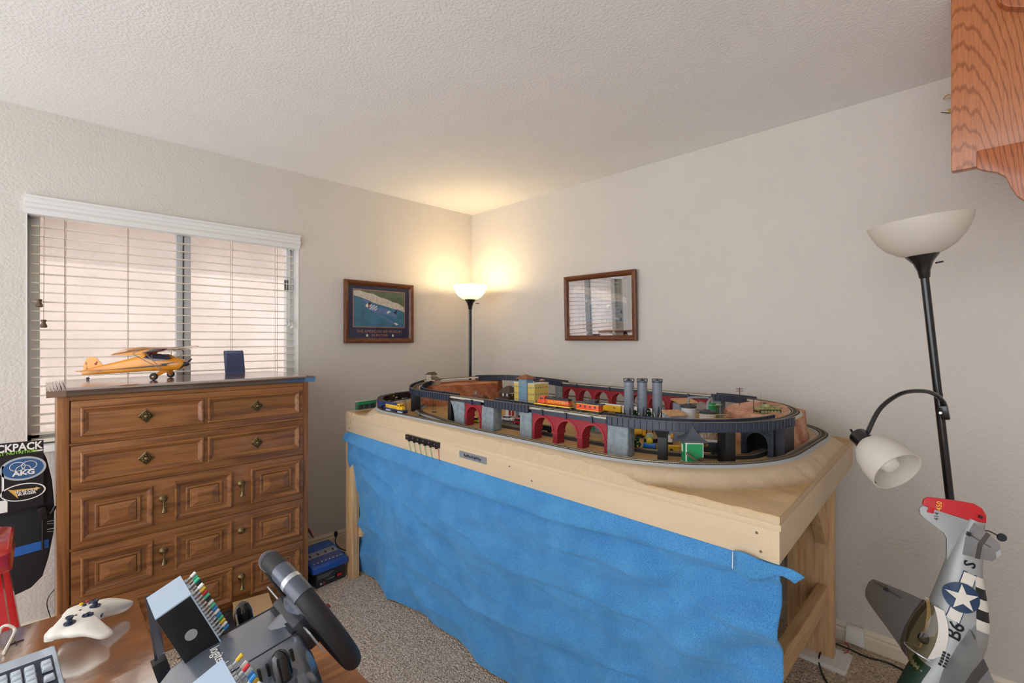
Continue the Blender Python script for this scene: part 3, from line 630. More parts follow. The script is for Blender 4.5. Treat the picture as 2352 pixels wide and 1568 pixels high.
LU = loop(-1.165, -.225, -2.595, -.60, .44)          # raised loop
ZG, ZB = .972, .992                                    # inner ground, foam bank
def zu(x, y):                                          # raised loop deck height (rail bed)
    return 1.092+.022*max(0, min(1, (y+1.25)/.5))*max(0, min(1, (x+1.15)/.4))
LUZ = [(x, y, zu(x, y)) for x, y in LU]
def sdr(x, y, cx, cy, hx, hy, r):
    qx, qy = abs(x-cx)-hx+r, abs(y-cy)-hy+r
    return math.hypot(max(qx, 0), max(qy, 0))+min(max(qx, qy), 0)-r
sst = lambda a, b_, t: (lambda k: k*k*(3-2*k))(max(0, min(1, (t-a)/(b_-a))))
def nz(x, y, s_, z=0): return noise.noise(Vector((x*s_, y*s_, z)))
def ground(x, y):
    d = sdr(x, y, -.705, -1.566, .60, 1.084, .44)   # 0 on the outer track centreline
    zo = .958+.004*nz(x, y, 14)
    k = sst(.032, .10, d+.008*nz(x, y, 22))
    z = ZB*(1-k)+zo*k
    ki = sst(-.028, -.05, d); z = z*(1-ki)+(ZG+.0015*nz(x, y, 30))*ki
    return z, d, k, ki
cream, sand, brown, tanc = Vector(S(203, 181, 150)[:3]), Vector(S(186, 146, 92)[:3]), Vector(S(140, 102, 56)[:3]), Vector(S(200, 164, 112)[:3])
NU, NV = 230, 130
b = MB(); cols = []
for j in range(NV+1):
    for i in range(NU+1):
        p = tq(i/NU, j/NV); z, d, k, ki = ground(p.x, p.y)
        if j == 0: p.x += .004*nz(p.y, 3, 26)
        b.v.append(Vector((p.x, p.y, z+(.0015*nz(p.x, p.y, 60) if d > .03 else 0))))
        c = cream.lerp(sand, ki)
        st_ = sst(.06, .12, d)*sst(.10, .02, abs(d-.105+.02*nz(p.x, p.y, 9)))*max(0, min(1, .75+1.2*nz(p.x, p.y, 6, 4)))
        c = c.lerp(brown, .85*st_) if d > 0 else c.lerp(brown, max(0, .35*nz(p.x, p.y, 7, 1)))
        if d > .1: c = c.lerp(tanc, .55+.3*nz(p.x, p.y, 20))
        cols.append(c)
for j in range(NV):
    for i in range(NU): b.f.append([j*(NU+1)+i, j*(NU+1)+i+1, (j+1)*(NU+1)+i+1, (j+1)*(NU+1)+i]); b.m.append(0)
# skirt down to the plywood
bd = [(i, 0) for i in range(NU+1)]+[(NU, j) for j in range(1, NV+1)]+[(i, NV) for i in range(NU-1, -1, -1)]+[(0, j) for j in range(NV-1, 0, -1)]
o0 = len(b.v); ids = [j*(NU+1)+i for i, j in bd]; nb = len(ids)
for r_ in range(1, 4):
    for k, id_ in enumerate(ids):
        p = b.v[id_]; t_ = r_/3; z = p.z*(1-t_)+(ZP-.0005)*t_; j_ = (.0035*nz(p.x+p.y, z, 40, 2)-.004*max(0, nz((p.x+p.y)*1.0, 5, 34, 6)-.25))*(1 if r_ < 3 else 0)
        b.v.append(Vector((p.x+(j_ if bd[k][1] == 0 else 0), p.y+(j_ if bd[k][0] == 0 else 0), z))); cols.append(cream.lerp(tanc, .3*abs(nz(p.x+p.y, z, 30))))
rows = [ids]+[[o0+r_*nb+k for k in range(nb)] for r_ in range(3)]
for r_ in range(3):
    for k in range(nb): b.f.append([rows[r_][k], rows[r_][(k+1) % nb], rows[r_+1][(k+1) % nb], rows[r_+1][k]]); b.m.append(0)
te = b.build('layout_terrain', mat('terrain', (1, 1, 1, 1), .9, attr='Col', var=.05, vs=90, bump=.2, bs=40, bd=.005), None, smooth=True, ang=40, weld=False)
ca = te.data.color_attributes.new('Col', 'FLOAT_COLOR', 'POINT')
ca.data.foreach_set('color', [q for c in cols for q in (c.x, c.y, c.z, 1)])
te.location.z = -.0005; tag(te, 'cream and tan foam landscape base covering the train table top', 'landscape')

# ------------------------------------------------------------------ track
M_road = mat('roadbed_grey', S(168, 174, 178), .55); M_tie = mat('tie_dark', S(44, 44, 46), .7); M_rail = mat('rail_nickel', S(196, 180, 150), .3, .7)
M_bed2 = mat('roadbed_black', S(40, 40, 42), .6)
def close_len(P, closed=True):
    n = len(P); return [math.dist(P[i][:2], P[(i+1) % n][:2]) for i in range(n if closed else n-1)]
def track(label, P, closed, bed, name='railway_track', ties=True, zoff=0):
    t = thing(name, label, 'track', P[0])
    P = [(p[0], p[1], p[2]+zoff) for p in P]
    w1, w2, h = .0245, .0165, .0075
    if bed is not None:
        MB().sweep(P, [(-w1, 0), (w1, 0), (w1, .001), (w2, h), (-w2, h), (-w1, .001)], closed).build('roadbed', bed, t, world=True)
    MB().sweep(P, [(-w2+.001, h-.002), (w2-.001, h-.002), (w2-.001, h+.0004), (-w2+.001, h+.0004)], closed).build('ballast', M_tie, t, world=True)
    for s_ in (-1, 1):
        o_ = s_*.0083; MB().sweep(P, [(o_-.0008, h), (o_+.0008, h), (o_+.0008, h+.0034), (o_-.0008, h+.0034)], closed).build('rail', M_rail, t, world=True)
    if ties:
        b = MB(); acc = 0; n = len(P); step = .0075
        for i in range(n if closed else n-1):
            a, c = Vector(P[i]), Vector(P[(i+1) % n]); l = (c-a).length; d = (c-a)/l; nn = Vector((d.y, -d.x, 0)).normalized()
            while acc < l:
                p = a+d*acc+UP*(h+.0002); u_ = nn*.0145; v_ = d*.0013
                b.hexa([p-u_-v_, p+u_-v_, p+u_+v_, p-u_+v_], [p-u_-v_+UP*.0016, p+u_-v_+UP*.0016, p+u_+v_+UP*.0016, p-u_+v_+UP*.0016]); acc += step
            acc -= l
        stuff(b.build('ties', mat('tie_brown', S(92, 80, 66), .8), t, world=True, weld=False))
    return t
track('grey roadbed outer oval track along the table rim', [(x, y, ZB-.001) for x, y in LO], True, M_road)
track('raised oval track carried on the bridges and viaducts', LUZ, True, mat('roadbed_pale', S(196, 192, 182), .55))
sid = spline([(-1.285, -1.47, ZB-.003), (-1.255, -1.30, ZB-.004), (-1.2, -1.12, ZB-.01), (-1.13, -.92, ZG), (-1.03, -.74, ZG), (-.86, -.63, ZG), (-.62, -.6, ZG), (-.4, -.68, ZG)], 8)
track('grey siding track branching off inwards at the left end', sid, False, M_road)
inn = spline([(-1.085, -1.25, ZG), (-1.08, -1.7, ZG), (-1.075, -2.1, ZG), (-1.05, -2.27, ZG), (-.98, -2.42, ZG), (-.90, -2.51, ZG), (-.83, -2.53, ZG), (-.75, -2.532, ZG)], 8)
track('dark roadbed inner track running into the tunnel portal', inn, False, M_bed2)
bk = spline([(-.44, -.95, ZG), (-.44, -1.4, ZG), (-.44, -1.8, ZG), (-.46, -2.15, ZG)], 8)
track('back siding track beneath the rear red viaduct', bk, False, M_bed2)

# ------------------------------------------------------------------ bridges on the raised loop
M_gird = mat('girder_black', S(52, 60, 76), .4); M_pier = mat('stone_grey', S(134, 146, 152), .8, var=.18, vs=60, bump=.8, bs=45, bd=.006)
M_brick = None
def brick():
    m = bpy.data.materials.new('brick_red'); m.use_nodes = True; N = m.node_tree.nodes; K = m.node_tree.links; b = N['Principled BSDF']; b.inputs['Roughness'].default_value = .5
    tc = N.new('ShaderNodeTexCoord'); sx = N.new('ShaderNodeSeparateXYZ'); mp = N.new('ShaderNodeCombineXYZ'); K.new(tc.outputs['Object'], sx.inputs[0]); K.new(sx.outputs[1], mp.inputs[0]); K.new(sx.outputs[2], mp.inputs[1])
    br = N.new('ShaderNodeTexBrick'); br.inputs['Scale'].default_value = 1; br.inputs['Brick Width'].default_value = .011; br.inputs['Row Height'].default_value = .0048; br.inputs['Mortar Size'].default_value = .0007
    br.inputs['Color1'].default_value = S(172, 40, 54); br.inputs['Color2'].default_value = S(156, 34, 48); br.inputs['Mortar'].default_value = S(120, 26, 38); K.new(mp.outputs[0], br.inputs[0]); K.new(br.outputs[0], b.inputs['Base Color'])
    bp = N.new('ShaderNodeBump'); bp.inputs['Strength'].default_value = .6; bp.inputs['Distance'].default_value = .0012; K.new(br.outputs['Fac'], bp.inputs['Height']); bp.invert = True; K.new(bp.outputs[0], b.inputs['Normal'])
    return m
M_brick = brick()
def cumul(P):
    s_ = [0]
    for d in close_len(P): s_.append(s_[-1]+d)
    return s_
CU = cumul(LUZ)
def pos(s, P=LUZ, C_=CU):
    tot = C_[-1]; s %= tot
    for i in range(len(P)):
        if C_[i+1] >= s:
            f_ = (s-C_[i])/(C_[i+1]-C_[i]); a, c = Vector(P[i]), Vector(P[(i+1) % len(P)])
            return a.lerp(c, f_), (c-a).normalized()
def near(px, py_x, P=LUZ, C_=CU, lo=0, hi=1e9):
    """arc length of the loop point whose image column is nearest px within [lo,hi]"""
    best = (1e9, 0); s = lo; hi = min(hi, C_[-1])
    while s < hi:
        p, _ = pos(s, P, C_); q = p-CAM; c = 1176+1080*q.dot(RT)/q.dot(FW)
        if abs(c-px) < best[0]: best = (abs(c-px), s)
        s += .004
    return best[1]
TOT = CU[-1]
def subpath(s0, s1, step=.012):
    n = max(2, int((s1-s0)/step)); return [tuple(pos(s0+(s1-s0)*i/n)[0]) for i in range(n+1)]
def girder(label, s0, s1, both=True):
    P = subpath(s0, s1); t = thing('girder_bridge', label, 'bridge', P[0])
    MB().sweep(P, [(-.03, -.010), (.03, -.010), (.03, -.0005), (-.03, -.0005)]).build('deck', M_gird, t, world=True)
    for sd in (1, -1):
        b = MB(); zb, zt = -.0135, .0145
        b.sweep(P, [(sd*.031, zb), (sd*.033, zb), (sd*.033, zt), (sd*.031, zt)])
        b.sweep(P, [(sd*.0295, zt), (sd*.0365, zt), (sd*.0365, zt+.002), (sd*.0295, zt+.002)])
        b.sweep(P, [(sd*.0295, zb-.002), (sd*.0365, zb-.002), (sd*.0365, zb), (sd*.0295, zb)])
        n = int((s1-s0)/.019)
        for i in range(n+1):
            p, d = pos(s0+(s1-s0)*i/n); nn = Vector((d.y, -d.x, 0))
            for q in (1, -1): b.bar(p+nn*(sd*.032+q*.0025)+UP*zb, p+nn*(sd*.032+q*.0025)+UP*zt, .0016, .003)
        b.build('girder_plate', M_gird, t, world=True)
    return t
def viaduct(label, s0, s1, n, pierw=.2):
    """arched brick wall under a straight piece of the loop"""
    P0, d = pos(s0); P1, _ = pos(s1); L = (P1-P0).length; d = (P1-P0).normalized(); nn = Vector((d.y, -d.x, 0))
    M_ = frameM(P0, d, nn)   # local x along, y across, z down?
    t = thing('brick_viaduct', label, 'bridge', tuple(P0))
    ht = P0.z-ZG; th = .044; bay = L/n; hw = bay*(1-pierw)/2; spr = ht-.022-hw-.004
    def Wp(a, c, z): return P0+d*a+nn*c+UP*(z-ht)
    b = MB()
    for k in range(n):
        x0 = k*bay; cx = x0+bay/2
        arcp = [(cx+hw*math.cos(PI-PI*i/14), spr+hw*math.sin(PI*i/14)) for i in range(15)]
        ztop = ht-.012
        # left pier, right pier, spandrel strips on both faces, soffit
        for a0, a1 in ((x0, cx-hw), (cx+hw, x0+bay)):
            b.hexa([Wp(a0, -th/2, 0), Wp(a1, -th/2, 0), Wp(a1, th/2, 0), Wp(a0, th/2, 0)], [Wp(a0, -th/2, spr), Wp(a1, -th/2, spr), Wp(a1, th/2, spr), Wp(a0, th/2, spr)])
        pts = [(x0, spr)]+arcp+[(x0+bay, spr)]
        for i in range(len(pts)-1):
            (xa, za), (xb, zb) = pts[i], pts[i+1]
            if abs(xb-xa) < 1e-6: continue
            b.hexa([Wp(xa, -th/2, za), Wp(xb, -th/2, zb), Wp(xb, th/2, zb), Wp(xa, th/2, za)], [Wp(xa, -th/2, ztop), Wp(xb, -th/2, ztop), Wp(xb, th/2, ztop), Wp(xa, th/2, ztop)])
    b.build('arch_wall', M_brick, t, world=True)
    for k in range(n):
        x0 = k*bay; cx = x0+bay/2; r_ = MB()
        secs = [[Wp(cx+(hw+o_)*math.cos(PI-PI*i/14), sgn, spr+(hw+o_)*math.sin(PI*i/14)) for o_, sgn in ((-.001, -th/2-.003), (.006, -th/2-.003), (.006, th/2+.003), (-.001, th/2+.003))] for i in range(15)]
        r_.loft(secs); r_.build('arch_ring', mat('brick_trim', S(164, 38, 52), .5), t, world=True)
    m_ = MB()
    for k in range(n+1):
        a = k*bay; a0, a1 = max(0, a-bay*pierw/2-.003), min(L, a+bay*pierw/2+.003)
        MB().hexa([Wp(a0, -th/2-.004, spr-.008), Wp(a1, -th/2-.004, spr-.008), Wp(a1, th/2+.004, spr-.008), Wp(a0, th/2+.004, spr-.008)], [Wp(a0, -th/2-.004, spr-.001), Wp(a1, -th/2-.004, spr-.001), Wp(a1, th/2+.004, spr-.001), Wp(a0, th/2+.004, spr-.001)]).build('impost', MATS['brick_trim'], t, world=True)
    for sd in (-1, 1):
        MB().hexa([Wp(0, sd*.029, ht-.013), Wp(L, sd*.029, ht-.013), Wp(L, sd*.022, ht-.013), Wp(0, sd*.022, ht-.013)], [Wp(0, sd*.029, ht+.002), Wp(L, sd*.029, ht+.002), Wp(L, sd*.022, ht+.002), Wp(0, sd*.022, ht+.002)]).build('parapet_band', M_gird, t, world=True)
        for k in range(n if n < 4 else n//2):
            a = (k+.5)*L/(n if n < 4 else n//2)
            p = Wp(a, sd*.031, ht-.004); MB().bar(p-UP*.012, p+UP*.01, .009, .008).build('parapet_clip', M_gird, t, world=True)
    return t
fr_end = LU.index(min(LU, key=lambda p: (abs(p[1]+2.155), p[0])))
sF = lambda y: (-1.04-y)                     # arc length on the front straight (starts at y=-1.04)
def sB(y):                                    # back straight, runs +y from y=-2.155
    a = [i for i, p in enumerate(LU) if abs(p[0]+.225) < 1e-6 and p[1] <= -2.1][-1]
    return CU[a]+(y-LU[a][1])
sC = near(950, 0, lo=TOT-.6, hi=TOT-.25)
s_hill0, s_hill1 = near(988, 0, lo=TOT-.95, hi=TOT-.45), TOT+sF(-1.246)
girder('black curved girder bridge at the left end of the raised track', TOT-.52, TOT+sF(-1.246))
girder('black straight girder bridge in front of the yellow hotel', sF(-1.508), sF(-1.776))
sR = sF(-2.155)
s_r1 = sR+.665
girder('long black curved girder bridge sweeping round the right end', sR, s_r1)
girder('black girder bridge at the back right beside the telegraph pole', sB(-2.14)-.19, sB(-2.14))
girder('black girder bridge at the back behind the hotel', sB(-1.19), sB(-1.19)+.66)
viaduct('single red brick arch between two grey stone piers', sF(-1.36), sF(-1.475), 1, .22)
viaduct('front red brick viaduct with three arches', sF(-1.79), sF(-2.148), 3, .2)
viaduct('long rear red brick viaduct with eight arches along the wall', sB(-2.14), sB(-1.19), 8, .2)
def stone(label, s, ln, wd=.056, flare=0):
    p, d = pos(s); nn = Vector((d.y, -d.x, 0)); t = thing('stone_pier', label, 'pier', (p.x, p.y, ZG), group='grey stone bridge piers'); b = MB(); secs = []
    for k in range(7):
        f_ = k/6; z = ZG+(p.z-.0135-ZG)*f_; e = flare*f_**3
        ring_ = []
        for (u, v) in rrect(1, 1, .08, 2):
            a, c = u*(ln+e), v*wd; w_ = p+d*(a-e*.5)+nn*c
            w_.z = z; w_ += nn*.002*nz(w_.y*3, z*3, 16)+d*.0016*nz(w_.x*3, z, 20); ring_.append(w_)
        secs.append(ring_)
    b.loft(secs); b.build('shaft', M_pier, t, world=True, smooth=True, ang=60); return t
stone('flared grey stone pier left of the single red arch', sF(-1.318), .075, flare=.035)
stone('grey stone pier right of the single red arch', sF(-1.52), .08)
stone('grey stone pier left of the three arch viaduct', sF(-1.755), .066)
stone('grey stone pier right of the three arch viaduct', sF(-2.19), .08)
stone('grey stone pier at the back right end of the rear viaduct', sB(-2.16), .05)
stone('grey stone pier at the back left end of the rear viaduct', sB(-1.16), .06)
stone('dark grey stone pier beside the left mesa', sB(-1.19)+.6, .07)
def post(label, s, w_=.03, cap=False):
    p, d = pos(s); nn = Vector((d.y, -d.x, 0)); t = thing('bridge_post', label, 'pier', (p.x, p.y, ZG), group='black bridge posts')
    b = MB(); u, v = d*w_/2, nn*.026
    b.hexa([p-u-v+UP*(ZG-p.z), p+u-v+UP*(ZG-p.z), p+u+v+UP*(ZG-p.z), p-u+v+UP*(ZG-p.z)], [p-u-v-UP*.0155, p+u-v-UP*.0155, p+u+v-UP*.0155, p-u+v-UP*.0155]); b.build('shaft', mat('post_black', S(26, 27, 30), .5), t, world=True, bevel=.0015)
    if cap:
        u2, v2 = d*.024, nn*.034
        MB().hexa([p-u-v-UP*.04, p+u-v-UP*.04, p+u+v-UP*.04, p-u+v-UP*.04], [p-u2-v2-UP*.0155, p+u2-v2-UP*.0155, p+u2+v2-UP*.0155, p-u2+v2-UP*.0155]).build('cap', MATS['post_black'], t, world=True)
post('black bridge post under the left curved girder', near(952, 0, lo=TOT-.35, hi=TOT-.02))
post('black bridge post beside the flared stone pier', TOT+sF(-1.24), .024)
post('black bridge post with wedge cap left of the green signal box', near(1523, 0, lo=sR, hi=sR+.5), .03, True)
post('black bridge post right of the green signal box', near(1668, 0, lo=sR, hi=sR+.8), .034)
# ================================================================== mountains
def colored(b, cols, name, m, parent, **k):
    o = b.build(name, m, parent, weld=False, **k); ca = o.data.color_attributes.new('Col', 'FLOAT_COLOR', 'POINT')
    ca.data.foreach_set('color', [q for c in cols for q in (c.x, c.y, c.z, 1)]); return o
M_rock = mat('rock', (1, 1, 1, 1), .9, attr='Col', var=.22, vs=70, bump=.9, bs=50, bd=.006)
def mesa(label, poly, zt, ca_, cb_, name, dome=0, pinch=.012, nr=9):
    n = len(poly); cx, cy = sum(p[0] for p in poly)/n, sum(p[1] for p in poly)/n
    # resample outline
    O = []
    for i in range(n):
        a, c = Vector(poly[i]+(0,)), Vector(poly[(i+1) % n]+(0,)); k = max(1, int((c-a).length/.012))
        O += [a.lerp(c, j/k) for j in range(k)]
    m = len(O); b = MB(); cols = []
    for r_ in range(nr+1):
        f_ = r_/nr
        for p in O:
            d = Vector((p.x-cx, p.y-cy, 0)).normalized(); z = ZG-.004+(zt-ZG+.004)*f_
            w_ = p-d*(pinch*f_+.008*abs(nz(p.x*1.0, p.y+z*2, 26))*(1 if r_ < nr else .3)); b.v.append(Vector((w_.x, w_.y, z))); cols.append(ca_.lerp(cb_, max(0, min(1, .5+1.2*nz(p.x+z, p.y, 15)))))
    for r_ in range(nr):
        for i in range(m): b.f.append([r_*m+i, r_*m+(i+1) % m, (r_+1)*m+(i+1) % m, (r_+1)*m+i]); b.m.append(0)
    rows = [list(range(nr*m, nr*m+m))]
    for k in range(1, 7):
        row = []
        for i in range(m):
            p = b.v[nr*m+i]; f_ = k/6; q = Vector((p.x+(cx-p.x)*f_, p.y+(cy-p.y)*f_, zt+dome*math.sin(f_*PI/2)+.004*nz(p.x, p.y+f_, 18)*f_)); row.append(len(b.v)); b.v.append(q); cols.append(ca_.lerp(cb_, max(0, min(1, .6+.9*nz(q.x, q.y, 12)))))
        rows.append(row)
    for k in range(6):
        for i in range(m): b.f.append([rows[k][i], rows[k][(i+1) % m], rows[k+1][(i+1) % m], rows[k+1][i]]); b.m.append(0)
    o = colored(b, cols, name, M_rock, None, smooth=True, ang=50); return tag(o, label, 'mountain')
red1, red2 = Vector(S(150, 84, 52)[:3]), Vector(S(192, 128, 88)[:3])
pk1, pk2 = Vector(S(184, 120, 92)[:3]), Vector(S(214, 168, 138)[:3])
mesa('red brown mesa under the raised track at the left end', [(-.985, -.64), (-.93, -.735), (-.78, -.80), (-.6, -.84), (-.49, -.86), (-.44, -.80), (-.30, -.70), (-.2, -.58), (-.3, -.53), (-.9, -.53)], 1.094, red1, red2, 'mesa')
mesa('pinkish tan mountain with the tunnel at the right end', [(-.745, -2.46), (-.745, -2.59), (-.72, -2.612), (-.5, -2.612), (-.36, -2.58), (-.24, -2.48), (-.19, -2.36), (-.25, -2.30), (-.40, -2.28), (-.55, -2.30), (-.64, -2.36), (-.70, -2.42)], 1.084, pk1, pk2, 'mountain', dome=.03)
# tunnel portal
tp_ = thing('tunnel_portal', 'black stone tunnel portal in the front of the mountain', 'tunnel', (-.80, -2.52, ZG))
M_stone = mat('portal_black', S(30, 34, 42), .5); M_stone2 = mat('portal_block', S(48, 56, 70), .45)
b = MB(); w_, h_, r_ = .106, .108, .034; x0, x1 = -.835, -.745; yc = -2.532; zc = ZG+.045
ap_ = [(yc+r_*math.cos(PI*i/14), zc+r_*math.sin(PI*i/14)) for i in range(15)]
for i in range(14):
    (ya, za), (yb, zb) = ap_[i], ap_[i+1]; b.hexa([(x0, ya, za), (x0, yb, zb), (x1, yb, zb), (x1, ya, za)], [(x0, ya, ZG+h_), (x0, yb, ZG+h_), (x1, yb, ZG+h_), (x1, ya, ZG+h_)])
for s_ in (-1, 1): b.box(x0, x1, *(sorted((yc+s_*r_, yc+s_*w_/2))), ZG-.002, ZG+h_)
b.build('portal_wall', M_stone, tp_, world=True)
sb = MB(); rn = random.Random(3)
for row in range(13):
    z0 = ZG+row*.0082; y = yc-w_/2-(row % 2)*.005
    while y < yc+w_/2-.003:
        l = rn.uniform(.008, .013); ym = y+l/2
        if math.hypot(ym-yc, max(0, z0+.004-zc)) > r_+.006 and y > yc-w_/2-.006: sb.box(x0-.002-rn.random()*.0015, x0+.001, max(y+.0008, yc-w_/2), min(y+l-.0008, yc+w_/2), z0+.0006, z0+.0072)
        y += l
stuff(sb.build('stone_blocks', M_stone2, tp_, world=True))
MB().loft([[(x0-p, yc+(r_+o_)*math.cos(PI*i/14), zc+(r_+o_)*math.sin(PI*i/14)) for o_, p in ((.0, .0), (.0, .003), (.007, .003), (.007, .0))] for i in range(15)]).build('portal_ring', M_stone2, tp_, world=True)
MB().box(x0+.02, -.70, yc-w_/2-.028, yc-w_/2, ZG-.002, ZG+h_+.006).build('wing_wall', M_stone, tp_, world=True)
MB().box(-.75, -.742, yc-w_/2, yc+w_/2, ZG-.002, ZG+h_).build('tunnel_shade_sheet', mat('tunnel_shade_black', S(10, 10, 11), .9), tp_, world=True)  # near-black sheet behind the arch, standing in for the shade inside the tunnel

# ================================================================== rolling stock
CL = cumul([(x, y, 0) for x, y in LO]); LOZ = [(x, y, ZB-.0015) for x, y in LO]
RAIL = .0109
M_steel = mat('truck_grey', S(120, 122, 126), .5); M_blkc = mat('car_black', S(26, 27, 30), .45)
M_orange = mat('loco_orange', S(222, 76, 36), .35); M_lyel = mat('loco_yellow', S(240, 190, 40), .35); M_lblu = mat('loco_blue', S(44, 62, 110), .4)
M_cyel = mat('boxcar_yellow', S(238, 186, 34), .45); M_cwhite = mat('boxcar_white', S(226, 226, 222), .45); M_mar = mat('car_maroon', S(118, 56, 54), .5)
M_win = mat('toy_window', S(40, 46, 60), .2); M_ltrim = mat('toy_white', S(236, 234, 228), .5); M_print_y = mat('print_yellow', S(244, 204, 70), .5); M_print_k = mat('print_ink', S(28, 28, 30), .5)
def truck(t, x, m, ln=.03):
    k = MB().box(x-ln/2, x+ln/2, -.0105, .0105, .003, .009).build('truck', m, t)
    for dx in (-ln*.32, ln*.32):
        for s_ in (-1, 1): MB().lathe([(0, 0), (.0052, 0), (.0052, .0014), (0, .0014)], 10, (x+dx, s_*.009-.0007, .0052), 'y').build('wheel', M_blkc, k)
def onpath(P, C_, s, back=False):
    p, d = pos(s, P, C_); return (p.x, p.y, p.z+RAIL), math.atan2(d.y, d.x)+(PI if back else 0)
def boxcar(label, loc, rz, L, body, roof, kind='box', lett=None, ink=None, sill=None):
    t = thing('freight_car', label, 'train car', loc, rz, 'model freight cars')
    truck(t, L*.34, M_blkc); truck(t, -L*.34, M_blkc)
    MB().box(-L/2, L/2, -.0125, .0125, .008, .011).build('underframe', M_blkc, t)
    for s_ in (-1, 1): MB().box(s_*(L/2+.003)-.004, s_*(L/2+.003)+.004, -.002, .002, .007, .01).build('coupler', M_blkc, t)
    if kind == 'box':
        MB().box(-L/2, L/2, -.0145, .0145, .011, .044).build('body', body, t, bevel=.0006)
        MB().prism([(-.0152, .0435), (.0152, .0435), (.008, .0475), (0, .048), (-.008, .0475)], -L/2-.001, L/2+.001, 'x').build('roof', roof, t)
        for s_ in (-1, 1):
            MB().box(-.014, .014, *sorted((s_*.0143, s_*.0156)), .013, .042).build('door', body, t)
        b = MB()
        for k in range(9):
            for s_ in (-1, 1): x = -L/2+L*(k+.5)/9; b.box(x-.0006, x+.0006, *sorted((s_*.0143, s_*.0152)), .012, .043)
        stuff(b.build('side_ribs', body, t))
    elif kind == 'hopper':
        b = MB(); b.loft([[(x, y, z) for x, y, z in ((-L/2*k, -.0145, zz), (L/2*k, -.0145, zz), (L/2*k, .0145, zz), (-L/2*k, .0145, zz))] for k, zz in ((.62, .012), (1, .026), (1, .042))], cap=True); b.build('body', body, t)
        MB().box(-L/2+.002, L/2-.002, -.0125, .0125, .0405, .0425).build('load', roof, t)
        b = MB()
        for k in range(11):
            for s_ in (-1, 1): x = -L/2+L*(k+.5)/11; b.box(x-.0007, x+.0007, *sorted((s_*.0143, s_*.016)), .024, .042)
        stuff(b.build('side_ribs', body, t))
        MB().box(-L/2, L/2, -.016, -.0143, .041, .043).build('top_sill', sill or body, t); MB().box(-L/2, L/2, .0143, .016, .041, .043).build('top_sill', sill or body, t)
    elif kind == 'flat':
        MB().box(-L/2, L/2, -.0145, .0145, .011, .016).build('deck', body, t)
        b = MB()
        for k in range(8):
            x = -L/2+L*(k+.5)/8; b.box(x-L/18, x+L/18, -.012, .012, .016, .028)
        stuff(b.build('load', body, t))
    if lett:
        for s_ in (-1, 1): text('lettering', lett, .011, ink or M_print_k, t, frameM((-L*.22*s_ if len(lett) < 4 else 0, s_*.0158 if kind != 'box' else s_*.0156, .031), (-s_, 0, 0), (0, 0, 1)), .0003)
    return t
def diesel(label, loc, rz, L, lower, upper, cabc, stripe, trk, name, ink):
    t = thing('locomotive', label, 'locomotive', loc, rz, 'model diesel locomotives')
    truck(t, L*.31, trk, .044); truck(t, -L*.31, trk, .044)
    MB().box(-.022, .022, -.012, .012, .0035, .0115).build('fuel_tank', M_blkc, t, bevel=.001)
    MB().box(-L/2, L/2, -.0155, .0155, .0115, .0165).build('walkway', stripe, t)
    MB().box(-L/2, L/2, -.016, .016, .0165, .018).build('walkway_edge', upper, t)
    MB().box(-L*.44, L*.2, -.0105, .0105, .018, .036).build('hood', lower, t, bevel=.0008)
    MB().prism([(-.0108, .036), (.0108, .036), (.009, .0435), (-.009, .0435)], -L*.445, L*.2, 'x').build('hood_roof', upper, t)
    cb = MB().prism([(-.0148, .018), (.0148, .018), (.0148, .04), (.009, .047), (-.009, .047), (-.0148, .04)], L*.2, L*.33, 'x').build('cab', cabc, t, bevel=.0006)
    b = MB()
    for s_ in (-1, 1):
        for k in (.225, .275): b.box(L*k, L*(k+.035), *sorted((s_*.0144, s_*.0153)), .034, .041)
        b.box(L*.3295, L*.3315, *sorted((s_*.003, s_*.011)), .037, .043)
    stuff(b.build('cab_windows', M_win, cb))
    MB().hexa([(L*.33, -.0105, .018), (L*.42, -.0105, .018), (L*.42, .0105, .018), (L*.33, .0105, .018)], [(L*.33, -.009, .034), (L*.415, -.008, .030), (L*.415, .008, .030), (L*.33, .009, .034)]).build('nose', cabc, t, bevel=.001)
    for k in (-.38, -.28, -.16):
        MB().lathe([(.0062, .0432), (.0062, .0455), (.004, .0462), (0, .0462)], 12, (L*k, 0, 0)).build('roof_fan', upper, t)
    MB().box(-L*.05, L*.02, -.004, .004, .0432, .0465).build('exhaust_stack', upper, t)
    b = MB()
    for s_ in (-1, 1):
        b.tube([(-L*.47, s_*.015, .028), (L*.19, s_*.015, .028)], .0004, 4)
        for k in range(9): x = -L*.47+L*.66*k/8; b.tube([(x, s_*.015, .018), (x, s_*.015, .028)], .0004, 4)
        for e in (-1, 1): b.tube([(e*L*.495, s_*.013, .012), (e*L*.495, s_*.013, .028), (e*L*.45, s_*.013, .028)], .0005, 4)
    stuff(b.build('handrails', stripe, t))
    for s_ in (-1, 1): MB().box(s_*(L/2)-.005, s_*(L/2)+.005, -.011, .011, .004, .012).build('pilot', M_blkc, t)
    for s_ in (-1, 1): text('lettering', name, .0135, ink, t, frameM((-L*.12, s_*.0109, .0275), (-s_, 0, 0), (0, 0, 1)), .0003)
    return t
def nearL(px, lo, hi): return near(px, 0, LOZ, CL, lo, hi)
TL_ = CL[-1]
s1 = TL_+nearL(908, 0, .3)
l, r0 = onpath(LOZ, CL, s1); diesel('blue and yellow diesel locomotive at the left end of the outer track', l, r0, .185, M_lyel, M_lblu, M_lyel, M_lblu, mat('truck_silver', S(196, 198, 202), .4), 'Santa Fe', M_print_y)
